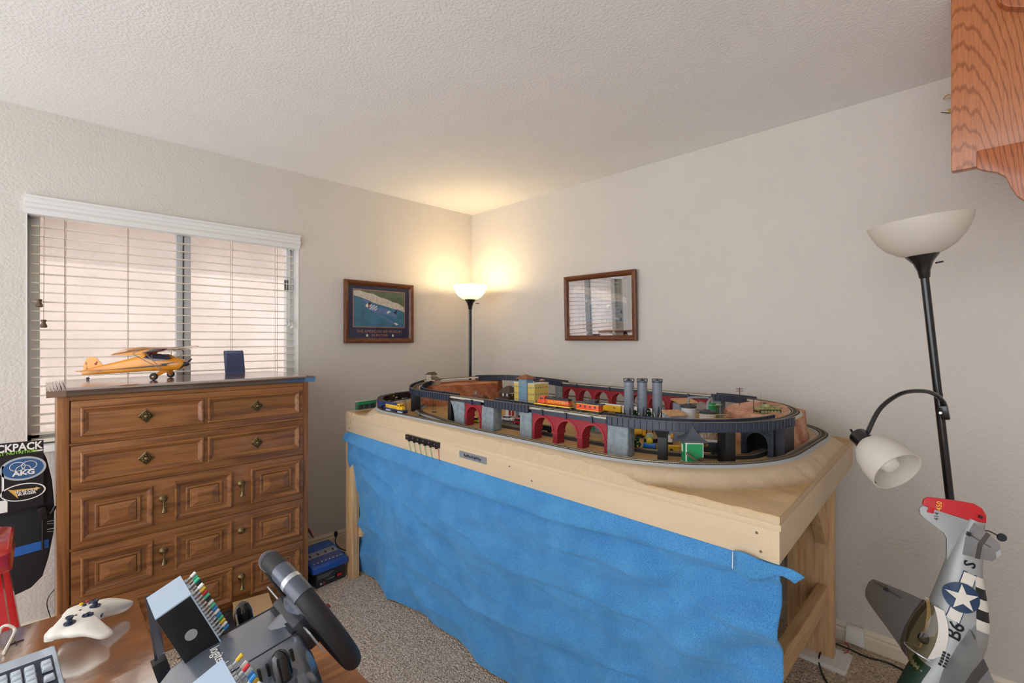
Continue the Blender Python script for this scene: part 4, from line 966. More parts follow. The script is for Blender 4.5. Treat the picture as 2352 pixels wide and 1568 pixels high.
specs = [('dark blue hopper car coupled right behind the yellow and blue locomotive', M_lblu, M_blkc, .125, M_lblu), ('black hopper car with a red end behind the blue hopper', mat('car_brown', S(50, 44, 40), .5), M_blkc, .13, None),
         ('long black hopper car with yellow lettering on the left curve', M_blkc, M_blkc, .15, None), ('last black hopper car of the train, beside the mesa', mat('car_char', S(40, 40, 44), .5), M_blkc, .13, None)]
s_ = s1-.0925-.012
for i, (lb_, c1, c2, L_, sl_) in enumerate(specs):
    s_ -= L_/2; l, r0 = onpath(LOZ, CL, s_); q = boxcar(lb_, l, r0, L_, c1, c2, 'hopper', 'B&O' if i == 2 else None, M_print_y, sl_)
    if i == 1: MB().box(L_/2-.001, L_/2+.003, -.0146, .0146, .012, .043).build('end_panel', M_pred, q)
    s_ -= L_/2+.012
l, r0 = onpath(LUZ, CU, sF(-1.884), True)
diesel('orange and black diesel locomotive on the three arch viaduct', l, r0, .185, M_orange, M_blkc, M_orange, M_lyel, M_blkc, 'BURLINGTON', M_print_y)
# caboose
l, r0 = onpath(LUZ, CU, sF(-2.057), True)
t = thing('caboose', 'orange caboose with a black cupola behind the orange locomotive', 'train car', l, r0)
truck(t, .038, M_blkc, .022); truck(t, -.038, M_blkc, .022)
MB().box(-.062, .062, -.013, .013, .009, .012).build('underframe', M_blkc, t)
MB().box(-.05, .05, -.0145, .0145, .012, .036).build('body', M_orange, t, bevel=.0005)
MB().box(-.0505, .0505, -.015, .015, .012, .0142).build('lower_stripe', M_lyel, t); MB().box(-.0505, .0505, -.015, .015, .033, .0348).build('upper_stripe', M_lyel, t)
MB().prism([(-.0165, .0355), (.0165, .0355), (.009, .04), (-.009, .04)], -.062, .062, 'x').build('roof', mat('roof_grey', S(70, 72, 78), .6), t)
cu = MB().box(-.034, -.008, -.0125, .0125, .039, .05).build('cupola', M_blkc, t); MB().prism([(-.0135, .05), (.0135, .05), (.007, .053), (-.007, .053)], -.036, -.006, 'x').build('cupola_roof', MATS['roof_grey'], t)
b = MB()
for q in (-1, 1):
    for k in range(4): b.box(-.038+k*.022, -.031+k*.022, *sorted((q*.0144, q*.0152)), .022, .03)
    for k in (-.03, -.018): b.box(k, k+.006, *sorted((q*.0124, q*.0132)), .043, .048)
stuff(b.build('windows', M_win, t))
# cars on the back siding
def backcar(y, *a, **k): return boxcar(a[0], (-.44, y, ZG+RAIL), -PI/2, *a[1:], **k)
backcar(-1.681, 'yellow boxcar with black logo behind the orange caboose', .128, M_cyel, M_ltrim, 'box', 'BN', M_print_k)
backcar(-1.82, 'white boxcar behind the leftmost silo', .128, M_cwhite, M_ltrim, 'box')
backcar(-1.96, 'white boxcar behind the rightmost silo', .128, M_cwhite, M_ltrim, 'box', 'B', M_print_k)
backcar(-2.09, 'plain yellow boxcar right of the silos', .115, mat('boxcar_yellow2', S(236, 176, 40), .45), MATS['boxcar_yellow'], 'box')
backcar(-1.53, 'maroon flat car with stacked load behind the orange locomotive', .14, M_mar, M_mar, 'flat')
q = min(range(len(inn)), key=lambda i: abs(inn[i].y+2.40)); dd = (inn[q+1]-inn[q-1])
boxcar('black boxcar with yellow lettering behind the green signal box', (inn[q].x, inn[q].y, ZG+RAIL), math.atan2(dd.y, dd.x), .125, M_blkc, mat('roof_zebra', S(214, 214, 214), .5), 'box', 'SCOUT', M_print_y)
q2 = min(range(len(inn)), key=lambda i: abs(inn[i].y+1.78)); boxcar('black flat car seen through the arches of the front viaduct', (inn[q2].x, inn[q2].y, ZG+RAIL), -PI/2, .14, M_blkc, M_blkc, 'flat')
boxcar('dark blue hopper car beneath the timber trestle', (-.60, -2.22, ZG), R(-70), .11, M_lblu, M_blkc, 'hopper')
# ================================================================== buildings on the layout
def bthing(label, name, px=None, py=None, loc=None, rz=0, cat='toy building', group='model buildings'):
    if loc is None: p = onZ(px, py, ZG); loc = (p.x, p.y, ZG)
    return thing(name, label, cat, loc, rz, group)
M_hy = mat('hotel_yellow', S(228, 204, 112), .6); M_hb = mat('hotel_blue', S(124, 162, 190), .6); M_rbrown = mat('roof_brown', S(150, 92, 62), .8, var=.2, vs=80)
M_dkhouse = mat('house_dark', S(66, 52, 46), .7); M_rdark = mat('roof_dark', S(84, 68, 58), .8, var=.2, vs=120); M_tanroof = mat('roof_tan', S(206, 160, 112), .8, var=.2, vs=90)
M_grn = mat('toy_green', S(24, 150, 90), .5); M_dgrn = mat('toy_dark_green', S(70, 110, 70), .6); M_tgrey = mat('toy_grey', S(150, 152, 154), .6); M_timb = mat('timber', S(196, 160, 118), .7)
def wins(b, n, x0, x1, zs, face, at, w_=.006, h_=.009):
    """flat window blocks along a face; face 'x' or 'y' = normal axis, at = signed plane"""
    e = .0006*(1 if at > 0 else -1)
    for z in zs:
        for k in range(n):
            c = x0+(x1-x0)*(k+.5)/n
            lo, hi = sorted((at-e, at+e))
            if face == 'y': b.box(c-w_/2, c+w_/2, lo, hi, z-h_/2, z+h_/2)
            else: b.box(lo, hi, c-w_/2, c+w_/2, z-h_/2, z+h_/2)
# hotel: local -x faces the table front, -y faces the right end
h = bthing('yellow hotel with a blue tower and brown pyramid roof', 'hotel', loc=(-.585, -1.235, ZG), rz=0)
H = .155
for y0, y1, m_, hh, nm in ((.035, .082, M_hy, H, 'wing'), (-.078, -.025, M_hy, H-.002, 'wing')): MB().box(-.065, .055, y0, y1, 0, hh).build(nm, m_, h)
MB().box(-.005, .055, -.025, .035, 0, H-.004).build('main_block', M_hy, h)
MB().box(-.075, -.02, -.026, .036, 0, H+.026).build('tower', M_hb, h, bevel=.0006)
MB().loft([[(-.0475+a*k, .005+c*k, z) for a, c in ((-.04, -.044), (.04, -.044), (.04, .044), (-.04, .044))] for k, z in ((1, H+.025), (1, H+.028), (.45, H+.042), (.05, H+.05))]).build('tower_roof', M_rbrown, h)
for y0, y1 in ((.034, .083), (-.079, -.0255)):
    MB().box(-.067, .056, y0, y1, H-.003, H+.003).build('parapet', M_ltrim, h)
b = MB(); zs = [.022+.037*k for k in range(4)]
wins(b, 3, .038, .08, zs, 'x', -.065); wins(b, 2, -.022, .033, zs, 'x', -.075); wins(b, 3, -.076, -.029, zs, 'x', -.065); wins(b, 6, -.06, .05, zs, 'y', -.078); 
stuff(b.build('window_frames', M_ltrim, h))
b = MB(); w2_ = .0022
for off in (-.0017, .0017):
    for dz in (-.0022, .0022):
        for (nn, a, c, fc, at) in ((3, .038, .08, 'x', -.0656), (2, -.022, .033, 'x', -.0756), (3, -.076, -.029, 'x', -.0656), (6, -.06, .05, 'y', -.0786)):
            wins(b, nn, a+off, c+off, [z+dz for z in zs], fc, at, .0023, .0034)
stuff(b.build('window_panes', M_win, h))
g_ = MB().loft([[(.03+a*k, -.05+c*k, z) for a, c in ((-.014, -.014), (.014, -.014), (.014, .014), (-.014, .014))] for k, z in ((1, H+.014), (.1, H+.022))]).build('gazebo_roof', M_tanroof, h)
b = MB()
for a in (-1, 1):
    for c in (-1, 1): b.box(.03+a*.011-.0008, .03+a*.011+.0008, -.05+c*.011-.0008, -.05+c*.011+.0008, H, H+.015)
stuff(b.build('gazebo_posts', M_rdark, g_)); MB().box(-.0768, -.0748, -.016, .026, H-.002, H+.016).build('tower_sign', mat('sign_teal', S(150, 168, 170), .6), h)
# dark two-storey house
h = bthing('dark two storey house with a porch left of the yellow hotel', 'house', loc=(-.585, -1.045, ZG), rz=R(8))
MB().box(-.04, .04, -.035, .035, 0, .085).build('walls', M_dkhouse, h); MB().box(-.07, -.04, -.035, .035, 0, .006).build('porch_floor', M_rdark, h)
MB().loft([[(a*k-.003, c*k, z) for a, c in ((-.055, -.048), (.055, -.048), (.055, .048), (-.055, .048))] for k, z in ((1, .083), (1, .086), (.2, .122))]).build('roof', M_rdark, h)
MB().hexa([(-.082, -.042, .046), (-.038, -.042, .056), (-.038, .042, .056), (-.082, .042, .046)], [(-.082, -.042, .049), (-.038, -.042, .06), (-.038, .042, .06), (-.082, .042, .049)]).build('porch_roof', M_rdark, h)
b = MB()
for c in (-.036, -.012, .012, .036): b.box(-.077, -.074, c-.0015, c+.0015, .006, .047)
stuff(b.build('porch_posts', M_dkhouse, h)); b = MB(); wins(b, 2, -.03, .03, [.072], 'x', -.04, .013, .018); wins(b, 2, -.03, .03, [.03], 'x', -.04, .01, .016); wins(b, 2, -.03, .03, [.03, .072], 'y', -.035, .01, .016); stuff(b.build('windows', M_ltrim, h))
MB().box(-.056, .05, -.0485, -.046, .081, .086).build('eave_trim', M_ltrim, h)
# brown roofed bungalow
h = bthing('low brown roofed bungalow in front of the red mesa', 'house', loc=(-.80, -1.01, ZG), rz=R(10))
MB().box(-.04, .04, -.05, .05, 0, .04).build('walls', M_dkhouse, h)
MB().loft([[(a, c, z) for a, c, z in ((-.052, y_, .036), (.052, y_, .036), (.012, y2, .082), (-.012, y2, .082))] for y_, y2 in ((-.064, -.045), (.064, .045))]).build('roof', mat('roof_bungalow', S(112, 74, 52), .85, var=.25, vs=140), h)
dm = MB().box(-.05, -.02, -.038, -.008, .04, .058).build('dormer', M_dkhouse, h); MB().loft([[(-.055, y_, z) for y_, z in ((-.044, .056), (-.002, .056), (-.023, .075))], [(-.01, y_, z) for y_, z in ((-.04, .06), (-.006, .06), (-.023, .076))]]).build('dormer_roof', MATS['roof_bungalow'], dm)
MB().box(-.0512, -.0498, -.03, -.016, .045, .055).build('dormer_window', M_ltrim, dm); MB().cyl(.012, .03, .06, .1, .006, 10).build('chimney', M_tgrey, h)
# mill on the mesa
h = bthing('beige timber mill standing on top of the left mesa', 'mill', loc=(-.87, -.65, 1.0955), rz=R(10)); M_bei = mat('mill_beige', S(186, 166, 142), .8, var=.15, vs=90)
MB().box(-.024, .024, -.012, .03, 0, .062).build('tower_block', M_bei, h); MB().box(-.024, .024, -.045, -.012, 0, .032).build('low_block', M_bei, h)
MB().loft([[(x, y_, z) for y_, z in ((-.016, .062), (.034, .062), (.03, .066), (.009, .078), (-.012, .066))] for x in (-.028, .028)]).build('roof', M_rdark, h)
MB().hexa([(-.028, -.05, .03), (.028, -.05, .03), (.028, -.01, .044), (-.028, -.01, .044)], [(-.028, -.05, .033), (.028, -.05, .033), (.028, -.01, .047), (-.028, -.01, .047)]).build('low_roof', mat('roof_greybrown', S(104, 92, 82), .8), h)
b = MB(); wins(b, 4, -.044, -.014, [.015], 'x', -.024, .005, .018); stuff(b.build('doors', M_dkhouse, h)); b = MB(); b.box(-.03, .0, .03, .045, .03, .0325).box(-.03, 0, .03, .045, .064, .066).box(-.03, .0, .03, .045, .004, .006); stuff(b.build('landing_planks', M_rdark, h))
# service station
h = bthing('white service station with red doors beneath the girder bridge', 'service_station', loc=(-.80, -1.335, ZG), rz=R(4))
MB().box(-.05, .05, -.02, .05, 0, .042).build('walls', M_ltrim, h); MB().box(-.045, .05, -.13, -.03, 0, .042).build('garage', M_tgrey, h)
MB().box(-.056, .055, -.025, .056, .042, .047).build('roof', mat('roof_tan2', S(196, 168, 132), .8), h); MB().box(-.058, .055, -.135, -.026, .042, .047).build('garage_roof', mat('roof_pale', S(206, 210, 214), .7), h)
for c in (-.004, .018): MB().box(-.0515, -.0495, c-.008, c+.008, .004, .03).build('red_door', M_pred, h)
for c in (-.052, -.092): MB().box(-.0462, -.0445, c-.014, c+.014, 0, .034).build('garage_opening', M_win, h)
MB().box(-.062, -.059, -.085, -.055, .012, .042).build('sign_board', M_ltrim, h)
b = MB().box(-.12, -.07, -.17, .05, -.001, .0015).build('forecourt', mat('concrete', S(150, 148, 140), .9), h)
rd = MB(); rd.box(-1.04, -.93, -1.70, -1.27, ZG-.001, ZG+.0025); tag(rd.build('road', mat('asphalt', S(84, 80, 76), .9, bump=.3, bs=300)), 'dark grey model road with cars on it', 'road')
# station seen through the arches
h = bthing('green door railway station seen through the front viaduct', 'railway_station', loc=(-.90, -1.95, ZG), rz=0)
MB().box(-.03, .03, -.11, .08, .012, .06).build('walls', M_tgrey, h); MB().box(-.07, .035, -.13, .1, 0, .012).build('platform', mat('platform_tan', S(170, 150, 120), .9), h)
for c in (-.09, -.03, .05): MB().box(-.0312, -.0298, c-.016, c+.016, .014, .05).build('green_door', M_grn, h)
MB().loft([[(x, y_, z) for x, z in ((-.065, .056), (.05, .056), (.0, .085))] for y_ in (-.125, .095)]).build('roof', mat('roof_slate', S(92, 98, 102), .8), h)
# green signal box in front
h = bthing('green and white signal box with dark pyramid roof', 'signal_box', loc=(-1.115, -2.425, ZG+.004), rz=R(-50))
MB().box(-.027, .027, -.027, .027, 0, .075).build('walls', M_ltrim, h)
for a, c in ((-.0305, 'x'), (-.0305, 'y')):
    if c == 'x': MB().box(-.0282, -.0268, -.022, .024, .006, .068).build('green_panel', M_grn, h)
    else: MB().box(-.024, .024, -.0282, -.0268, .006, .068).build('green_panel', M_grn, h)
MB().loft([[(a*k, c*k, z) for a, c in ((-.038, -.038), (.038, -.038), (.038, .038), (-.038, .038))] for k, z in ((1, .074), (1, .078), (.5, .092), (.22, .108), (.02, .122))]).build('roof', mat('roof_slate_dark', S(74, 80, 88), .7), h)
MB().box(-.0285, -.0267, .004, .02, .036, .06).build('window', M_ltrim, h); MB().box(.012, .026, -.03, -.0265, 0, .026).build('door', mat('door_brown', S(96, 62, 48), .7), h)
for k in range(7): MB().box(-.028+k*.0075, -.0205+k*.0075, -.042, -.03, .042-k*.0062, .0436-k*.0062).build('step', M_dgrn, h)
b = MB().bar((-.03, -.042, .058), (.028, -.042, .014), .0016).build('stair_rail', mat('rail_brown', S(104, 92, 70), .7), h)
MB().bar((-.03, -.042, .042), (.028, -.042, .0), .002, .006).build('stair_stringer', MATS['rail_brown'], h)
# silos
for i, px in enumerate((1444.5, 1475, 1509.5)):
    p = atD(px, 900, 2.02+.01*i); S_ = ('leftmost of the three tall grey silos', 'middle one of the three tall grey silos', 'rightmost of the three tall grey silos')[i]
    t = thing('silo', S_, 'silo', (p.x, p.y, ZG), 0, 'grey silos')
    M_sil = mat('silo_grey', S(136, 146, 160), .4); Hs = .232+.0 - i*.002; zb = .113
    pr = [(.005, .062), (.019, .105), (.0205, zb)]
    z = zb
    while z < Hs-.02: pr += [(.0205, z), (.0205, z+.0165), (.0212, z+.017), (.0212, z+.0185), (.0205, z+.019)]; z += .019
    pr += [(.0205, Hs-.008), (.0, Hs-.008)]
    MB().lathe(pr, 22).build('tank', M_sil, t, smooth=True, ang=30)
    MB().lathe([(.0212, Hs-.009), (.0228, Hs-.009), (.0228, Hs-.006), (.012, Hs-.003), (.004, Hs+.005), (0, Hs+.008)], 20).build('cap', M_gird, t)
    b = MB(); b.tube([(.0225*math.cos(a*PI/10), .0225*math.sin(a*PI/10), Hs+.005) for a in range(20)], .0011, 5, True)
    for a in range(8): b.tube([(.0225*math.cos(a*PI/4), .0225*math.sin(a*PI/4), Hs-.008), (.0225*math.cos(a*PI/4), .0225*math.sin(a*PI/4), Hs+.005)], .0011, 5)
    stuff(b.build('cap_railing', M_gird, t))
    for k in range(4):
        a = PI/4+k*PI/2; MB().bar((.019*math.cos(a), .019*math.sin(a), 0), (.019*math.cos(a), .019*math.sin(a), zb+.004), .004).build('leg', M_gird, t)
    b = MB()
    for k in range(4):
        a, c = PI/4+k*PI/2, PI/4+(k+1)*PI/2
        b.bar((.019*math.cos(a), .019*math.sin(a), .02), (.019*math.cos(c), .019*math.sin(c), .09), .002)
    stuff(b.build('leg_bracing', M_gird, t))
# tanks with pipes
for i, (px, t_, rr, hh, lb_) in enumerate(((1581.5, 1.95, .030, .128, 'white storage tank with black lid, left of the pair'), (1625, 1.86, .0305, .118, 'white storage tank with black lid, right of the pair'))):
    p = atD(px, 950, t_); t = thing('storage_tank', lb_, 'tank', (p.x, p.y, ZG), R(-45), 'white storage tanks')
    pr = []; z = 0
    while z < hh-.01: pr += [(rr, z), (rr, z+.0085), (rr-.0008, z+.009)]; z += .0095
    pr += [(rr, hh), (0, hh)]; MB().lathe(pr, 26).build('tank_wall', mat('tank_white', S(208, 208, 208), .5), t, smooth=True, ang=25)
    MB().lathe([(rr+.002, hh-.004), (rr+.002, hh+.002), (rr-.006, hh+.007), (.013, hh+.008), (.012, hh+.011), (0, hh+.011)], 26).build('lid', mat('lid_dark', S(52, 54, 60), .5), t, smooth=True)
    tgt = ((0, 0, hh+.008), (0, 0, hh+.03), (.004, 0, hh+.036), (.075, -.0 if i == 0 else .012, hh+.036), (.08, 0, hh+.03)) if i == 0 else ((0, 0, hh+.008), (0, 0, hh+.035), (.004, .002, hh+.04), (.028, .03, hh+.05), (.032, .033, hh+.045), (.032, .033, hh+.03))
    MB().tube(spline(tgt, 4), .0045, 8).build('pipe', M_tgrey, t, smooth=True)
h = bthing('green filling tower behind the white storage tanks', 'filling_tower', loc=tuple(atD(1641, 950, 1.97)[:2])+(ZG,), rz=R(-20))
for x in (-.012, .003, .018): MB().lathe([(.0075, 0), (.0075, .128), (.005, .132), (0, .133)], 10, (x, 0, 0)).build('column', M_dgrn, h, smooth=True)
MB().box(-.026, -.006, -.012, .012, .03, .14).build('cabinet', M_grn, h); MB().box(-.03, .03, -.014, .014, .13, .133).build('top_frame', mat('frame_lime', S(150, 190, 130), .6), h)
for lb_, px, py_, t_, w1, d1, hh, rz_ in (('tan roofed shed behind the white storage tanks', 1572, 945, 2.08, .085, .05, .125, -30), ('tan roofed shed in front of the left storage tank', 1549, 955, 1.90, .065, .045, .1, -30)):
    h = bthing(lb_, 'shed', loc=tuple(atD(px, py_, t_)[:2])+(ZG,), rz=R(rz_)); MB().box(-w1/2, w1/2, -d1/2, d1/2, 0, hh).build('walls', mat('shed_blue', S(150, 160, 178), .7), h)
    MB().hexa([(-w1/2-.008, -d1/2-.008, hh), (w1/2+.008, -d1/2-.008, hh), (w1/2+.008, d1/2+.008, hh+.014), (-w1/2-.008, d1/2+.008, hh+.014)], [(-w1/2-.008, -d1/2-.008, hh+.003), (w1/2+.008, -d1/2-.008, hh+.003), (w1/2+.008, d1/2+.008, hh+.017), (-w1/2-.008, d1/2+.008, hh+.017)]).build('roof', M_tanroof, h)
    b = MB(); wins(b, 3, -w1*.4, w1*.4, [hh-.02], 'y', -d1/2, .012, .012); stuff(b.build('windows', M_win, h))
h = bthing('pale timber trestle frame below the storage tanks', 'timber_trestle', loc=tuple(atD(1640, 1000, 1.78)[:2])+(ZG,), rz=R(-45), cat='trestle')
for x in (-.06, -.02, .02, .06):
    for y in (-.018, .018): MB().bar((x, y, 0), (x, y, .105), .0035).build('post', M_timb, h)
for y in (-.018, .018):
    MB().bar((-.065, y, .102), (.065, y, .102), .0035).build('beam', M_timb, h); MB().bar((-.075, y, .118), (.065, y, .118), .002).build('handrail', M_timb, h)
    for x in (-.06, -.02, .02): MB().bar((x, y, .01), (x+.04, y, .1), .0022).build('cross_brace', M_timb, h); MB().bar((x, y, .1), (x+.04, y, .01), .0022).build('cross_brace', M_timb, h)
# green strip building on the table rim, left
pa, pb = onZ(819, 937, .985), onZ(862, 931, .985)
h = bthing('small green arcade building at the far left table edge', 'arcade_building', loc=((pa.x+pb.x)/2, (pa.y+pb.y)/2, .974), rz=math.atan2(pb.y-pa.y, pb.x-pa.x)); L_ = (pb-pa).length
MB().box(-L_/2, L_/2, -.008, .012, 0, .046).build('walls', mat('arcade_green', S(52, 92, 70), .6), h)
for k in range(3): MB().box(-L_*.3+k*L_*.3-.012, -L_*.3+k*L_*.3+.012, -.0095, -.0075, .004, .026).build('opening', M_win, h)
MB().box(-L_/2, L_/2, -.0105, -.0075, .03, .042).build('fascia_strip', M_grn, h); MB().box(-L_/2-.002, L_/2+.002, -.011, .014, .045, .05).build('parapet', mat('cream_trim', S(170, 174, 150), .7), h)
# ------------------------------------------------------------------ trees, poles, vehicles
M_trunk = mat('trunk', S(84, 62, 44), .9)
def tree(label, loc, hgt, rad, col, seed):
    rn = random.Random(seed); t = thing('model_tree', label, 'tree', loc, 0, 'model trees')
    MB().tube([(0, 0, 0), (.001, 0, hgt*.5)], .0016, 6, rs=[.002, .001]).build('trunk', M_trunk, t)
    b = MB()
    for k in range(26):
        f_ = rn.random(); a = rn.random()*6.28; r_ = rad*(1-f_*.75)*math.sqrt(rn.random()); s_ = rad*rn.uniform(.26, .42)
        b.ball((r_*math.cos(a), r_*math.sin(a), hgt*(.28+.66*f_)), s_, 6, 4, (1, 1, .8))
    for i_, v_ in enumerate(b.v): b.v[i_] = v_+Vector((nz(v_.x*4, v_.y*4, 90, v_.z*360), nz(v_.y*4, v_.z*4, 90, 1), 0))*.0014
    stuff(b.build('foliage', mat('leaf_'+str(col), S(*col), .9, var=.45, vs=500), t)); return t
G1, G2 = (44, 96, 40), (30, 74, 48)
for i, (lb_, px, py_, t_, hg, rd_, c_) in enumerate((('green tree at the foot of the mesa beside the dark house', 1131, 917, 2.72, .055, .016, G1), ('round tree under the right girder, left of the yellow and blue loader', 1462, 1031, 0, .05, .016, G2), ('light green tree behind the end of the caboose', 1390, 958, 1.98, .085, .017, (70, 120, 44)),
      ('small bush right of the caboose tree', 1409, 962, 1.97, .05, .014, (74, 110, 52)), ('bush beside the leftmost silo', 1426, 958, 1.98, .055, .014, (60, 110, 44)), ('dark fir tree between the left and middle silos', 1459, 962, 2.06, .1, .018, G2), ('dark fir tree between the middle and right silos', 1491, 962, 2.1, .1, .018, G2), ('small shrub in front of the brown bungalow', 1082, 912, 2.66, .03, .014, G1))):
    p = onZ(px, py_, ZG) if not t_ else atD(px, py_, t_); z = ZG
    tree(lb_, (p.x, p.y, z), hg+(0 if not t_ else 0), rd_, c_, i)
def pole(label, p, z, hg, arms=2):
    t = thing('telegraph_pole', label, 'pole', (p.x, p.y, z), R(-40), 'telegraph poles'); m_ = mat('pole_brown', S(86, 54, 42), .8)
    MB().cyl(0, 0, 0, hg, .0016, 8).build('mast', m_, t)
    for k in range(arms): MB().box(-.016, .016, -.001, .001, hg-.006-k*.009, hg-.004-k*.009).build('crossarm', m_, t)
    return t
pp_ = atD(1698.5, 930, 1.98); pole('telegraph pole with two crossarms on the pink mountain', pp_, 1.096, .078)
pp_ = atD(1731, 953, 1.80); pole('plain pole on the mountain left of the toy tank', pp_, 1.085, .07, 1)
for lb_, px, py_, t_, hg in (('thin black lamp post beside the outer train', 930, 928, 2.55, .09), ('second thin black lamp post beside the left black post', 968, 938, 2.50, .085), ('thin dark pole in front of the red mesa', 997, 941, 2.62, .09)):
    p = atD(px, py_, t_); t = thing('lamp_post', lb_, 'post', (p.x, p.y, ZG), R(-40), 'thin posts on the layout')
    for s_ in (-.005, .005): MB().bar((s_*1.4, 0, 0), (s_*.6, 0, hg), .0018).build('upright', M_blkc, t)
    MB().box(-.013, .013, -.009, .009, 0, .003).build('foot', M_blkc, t); MB().box(-.008, .008, -.003, .003, hg-.004, hg).build('head', M_blkc, t)
def car(label, loc, rz, body, L=.062):
    t = thing('toy_car', label, 'toy car', loc, rz, 'toy cars'); w_ = .013
    MB().loft([[(x*L, y*w_, z) for y, z in ((-1, .004), (1, .004), (1, .013), (.92, .0155), (-.92, .0155), (-1, .013))] for x in (-.5, .46, .5)]).build('body', body, t, bevel=.001)
    cb = MB().loft([[(-.36*L, -w_*.9, .0155), (.26*L, -w_*.9, .0155), (.1*L, -w_*.75, .024), (-.3*L, -w_*.75, .024)], [(-.36*L, w_*.9, .0155), (.26*L, w_*.9, .0155), (.1*L, w_*.75, .024), (-.3*L, w_*.75, .024)]]).build('cabin', M_win, t)
    MB().box(-.3*L, .1*L, -w_*.74, w_*.74, .0236, .0252).build('roof', body, cb)
    for x in (-.3, .32):
        for s_ in (-1, 1):
            k = MB().lathe([(0, -.002), (.0055, -.002), (.0055, .002), (0, .002)], 12, (x*L, s_*w_*.95, .0055), 'y').build('wheel', M_blkc, t); MB().lathe([(0, -.0024), (.003, -.0024), (.003, .0024), (0, .0024)], 10, (x*L, s_*w_*.95, .0055), 'y').build('hub', M_ltrim, k)
p = onZ(1166, 966, ZG+.003); car('white toy SUV on the model road', (p.x, p.y, ZG+.0025), R(-74), M_ltrim)
p = onZ(1193, 973, ZG+.003); car('red toy sedan on the model road', (p.x, p.y, ZG+.0025), R(-74), mat('toy_red', S(206, 36, 44), .3))
p = onZ(1092, 976, ZG); car('yellow toy car inside the single red arch', (p.x+.05, p.y+.05, ZG), R(-60), mat('toy_yellow', S(236, 206, 50), .35), .05)
p = onZ(1492, 1030, ZG); t = thing('toy_loader', 'blue toy loader with a yellow drum under the right girder', 'toy vehicle', (p.x, p.y, ZG), R(-70)); M_tb = mat('toy_blue', S(36, 120, 200), .35)
MB().box(-.022, .022, -.013, .013, .006, .02).build('chassis', M_tb, t, bevel=.002); MB().ball((0, 0, .028), .0125, 12, 8).build('drum', MATS['toy_yellow'], t, smooth=True); MB().box(-.024, .024, -.015, .015, 0, .007).build('tracks', M_blkc, t)
p = onZ(1541, 1024, ZG); t = thing('toy_excavator', 'white and yellow toy excavator left of the green signal box', 'toy vehicle', (p.x+.03, p.y+.03, ZG), R(-60))
MB().box(-.02, .02, -.014, .014, 0, .008).build('tracks', M_blkc, t); MB().box(-.016, .018, -.012, .012, .008, .018).build('chassis', M_ltrim, t, bevel=.001); MB().box(-.004, .012, -.01, .004, .018, .032).build('cab', M_ltrim, t, bevel=.001); MB().ball((.018, .004, .03), .009, 10, 6, (.6, .6, 1.2)).build('bucket', MATS['boxcar_yellow2'], t, smooth=True)
p = onZ(1545, 1036, ZG); t = thing('toy_dump_body', 'yellow toy dump truck in front of the excavator', 'toy vehicle', (p.x, p.y, ZG), R(-55)); MB().loft([[(x, y, z) for x, y in ((-.02*k, -.012*k), (.02*k, -.012*k), (.02*k, .012*k), (-.02*k, .012*k))] for k, z in ((.75, .005), (1.1, .02))]).build('tub', MATS['boxcar_yellow'], t); MB().bar((.018, 0, .014), (.05, .01, .006), .006).build('arm', MATS['boxcar_yellow2'], t)
for s_ in (-1, 1): MB().lathe([(0, -.002), (.006, -.002), (.006, .002), (0, .002)], 10, (-.006, s_*.012, .006), 'y').build('wheel', M_blkc, t)
p = atD(1493, 1010, 1.85); t = thing('toy_bulldozer', 'pale green toy bulldozer behind the blue loader', 'toy vehicle', (p.x, p.y, ZG), R(-100)); MB().box(-.02, .02, -.013, .013, 0, .012).build('tracks', M_blkc, t); MB().box(-.014, .014, -.01, .01, .012, .024).build('hull', mat('pale_green', S(176, 196, 130), .5), t, bevel=.001); MB().box(-.008, .008, -.009, .009, .024, .036).build('cab', mat('pale_cab', S(190, 206, 190), .3), t); MB().hexa([(.022, -.017, .002), (.024, -.017, .002), (.024, .017, .002), (.022, .017, .002)], [(.026, -.017, .018), (.028, -.017, .018), (.028, .017, .018), (.026, .017, .018)]).build('blade', M_blkc, t)
p = atD(1457, 990, 1.95); t = thing('toy_truck', 'yellow toy tank truck behind the right stone pier', 'toy vehicle', (p.x, p.y, ZG), R(-50)); MB().lathe([(0, -.03), (.013, -.028), (.014, 0), (.013, .028), (0, .03)], 14, (0, 0, .024), 'x').build('tank', MATS['boxcar_yellow'], t, smooth=True); MB().box(-.036, .04, -.011, .011, .005, .011).build('chassis', M_blkc, t); MB().box(.03, .044, -.012, .012, .01, .03).build('cab', MATS['boxcar_yellow2'], t)
for x in (-.022, .03):
    for s_ in (-1, 1): MB().lathe([(0, -.002), (.006, -.002), (.006, .002), (0, .002)], 10, (x, s_*.0115, .006), 'y').build('wheel', M_blkc, t)
# toy tank on the mountain
p = atD(1762, 948, 1.80); t = thing('toy_tank', 'camouflaged toy army tank on the pink mountain', 'toy tank', (p.x, p.y, 1.093), R(-43)); M_cam = mat('camo', S(150, 148, 96), .6, var=.35, vs=55, detail=1); M_trk = mat('track_dark', S(58, 56, 44), .7)
for s_ in (-1, 1):
    k = MB().prism([(-.042, .012), (-.036, .004), (.034, .002), (.043, .01), (.04, .018), (-.04, .019)], *sorted((s_*.013, s_*.022)), 'y').build('crawler_track', M_trk, t)
    for i in range(6): MB().lathe([(0, -.001), (.0058, -.001), (.0058, .001), (0, .001)], 10, (-.031+i*.0125, s_*.0225, .0095), 'y').build('road_wheel', M_cam, k)
MB().loft([[(x, y, z) for x, y in ((-.045*k, -.02), (.045*k, -.02), (.045*k, .02), (-.045*k, .02))] for k, z in ((.9, .012), (1.02, .021), (.9, .026))]).build('hull', M_cam, t)
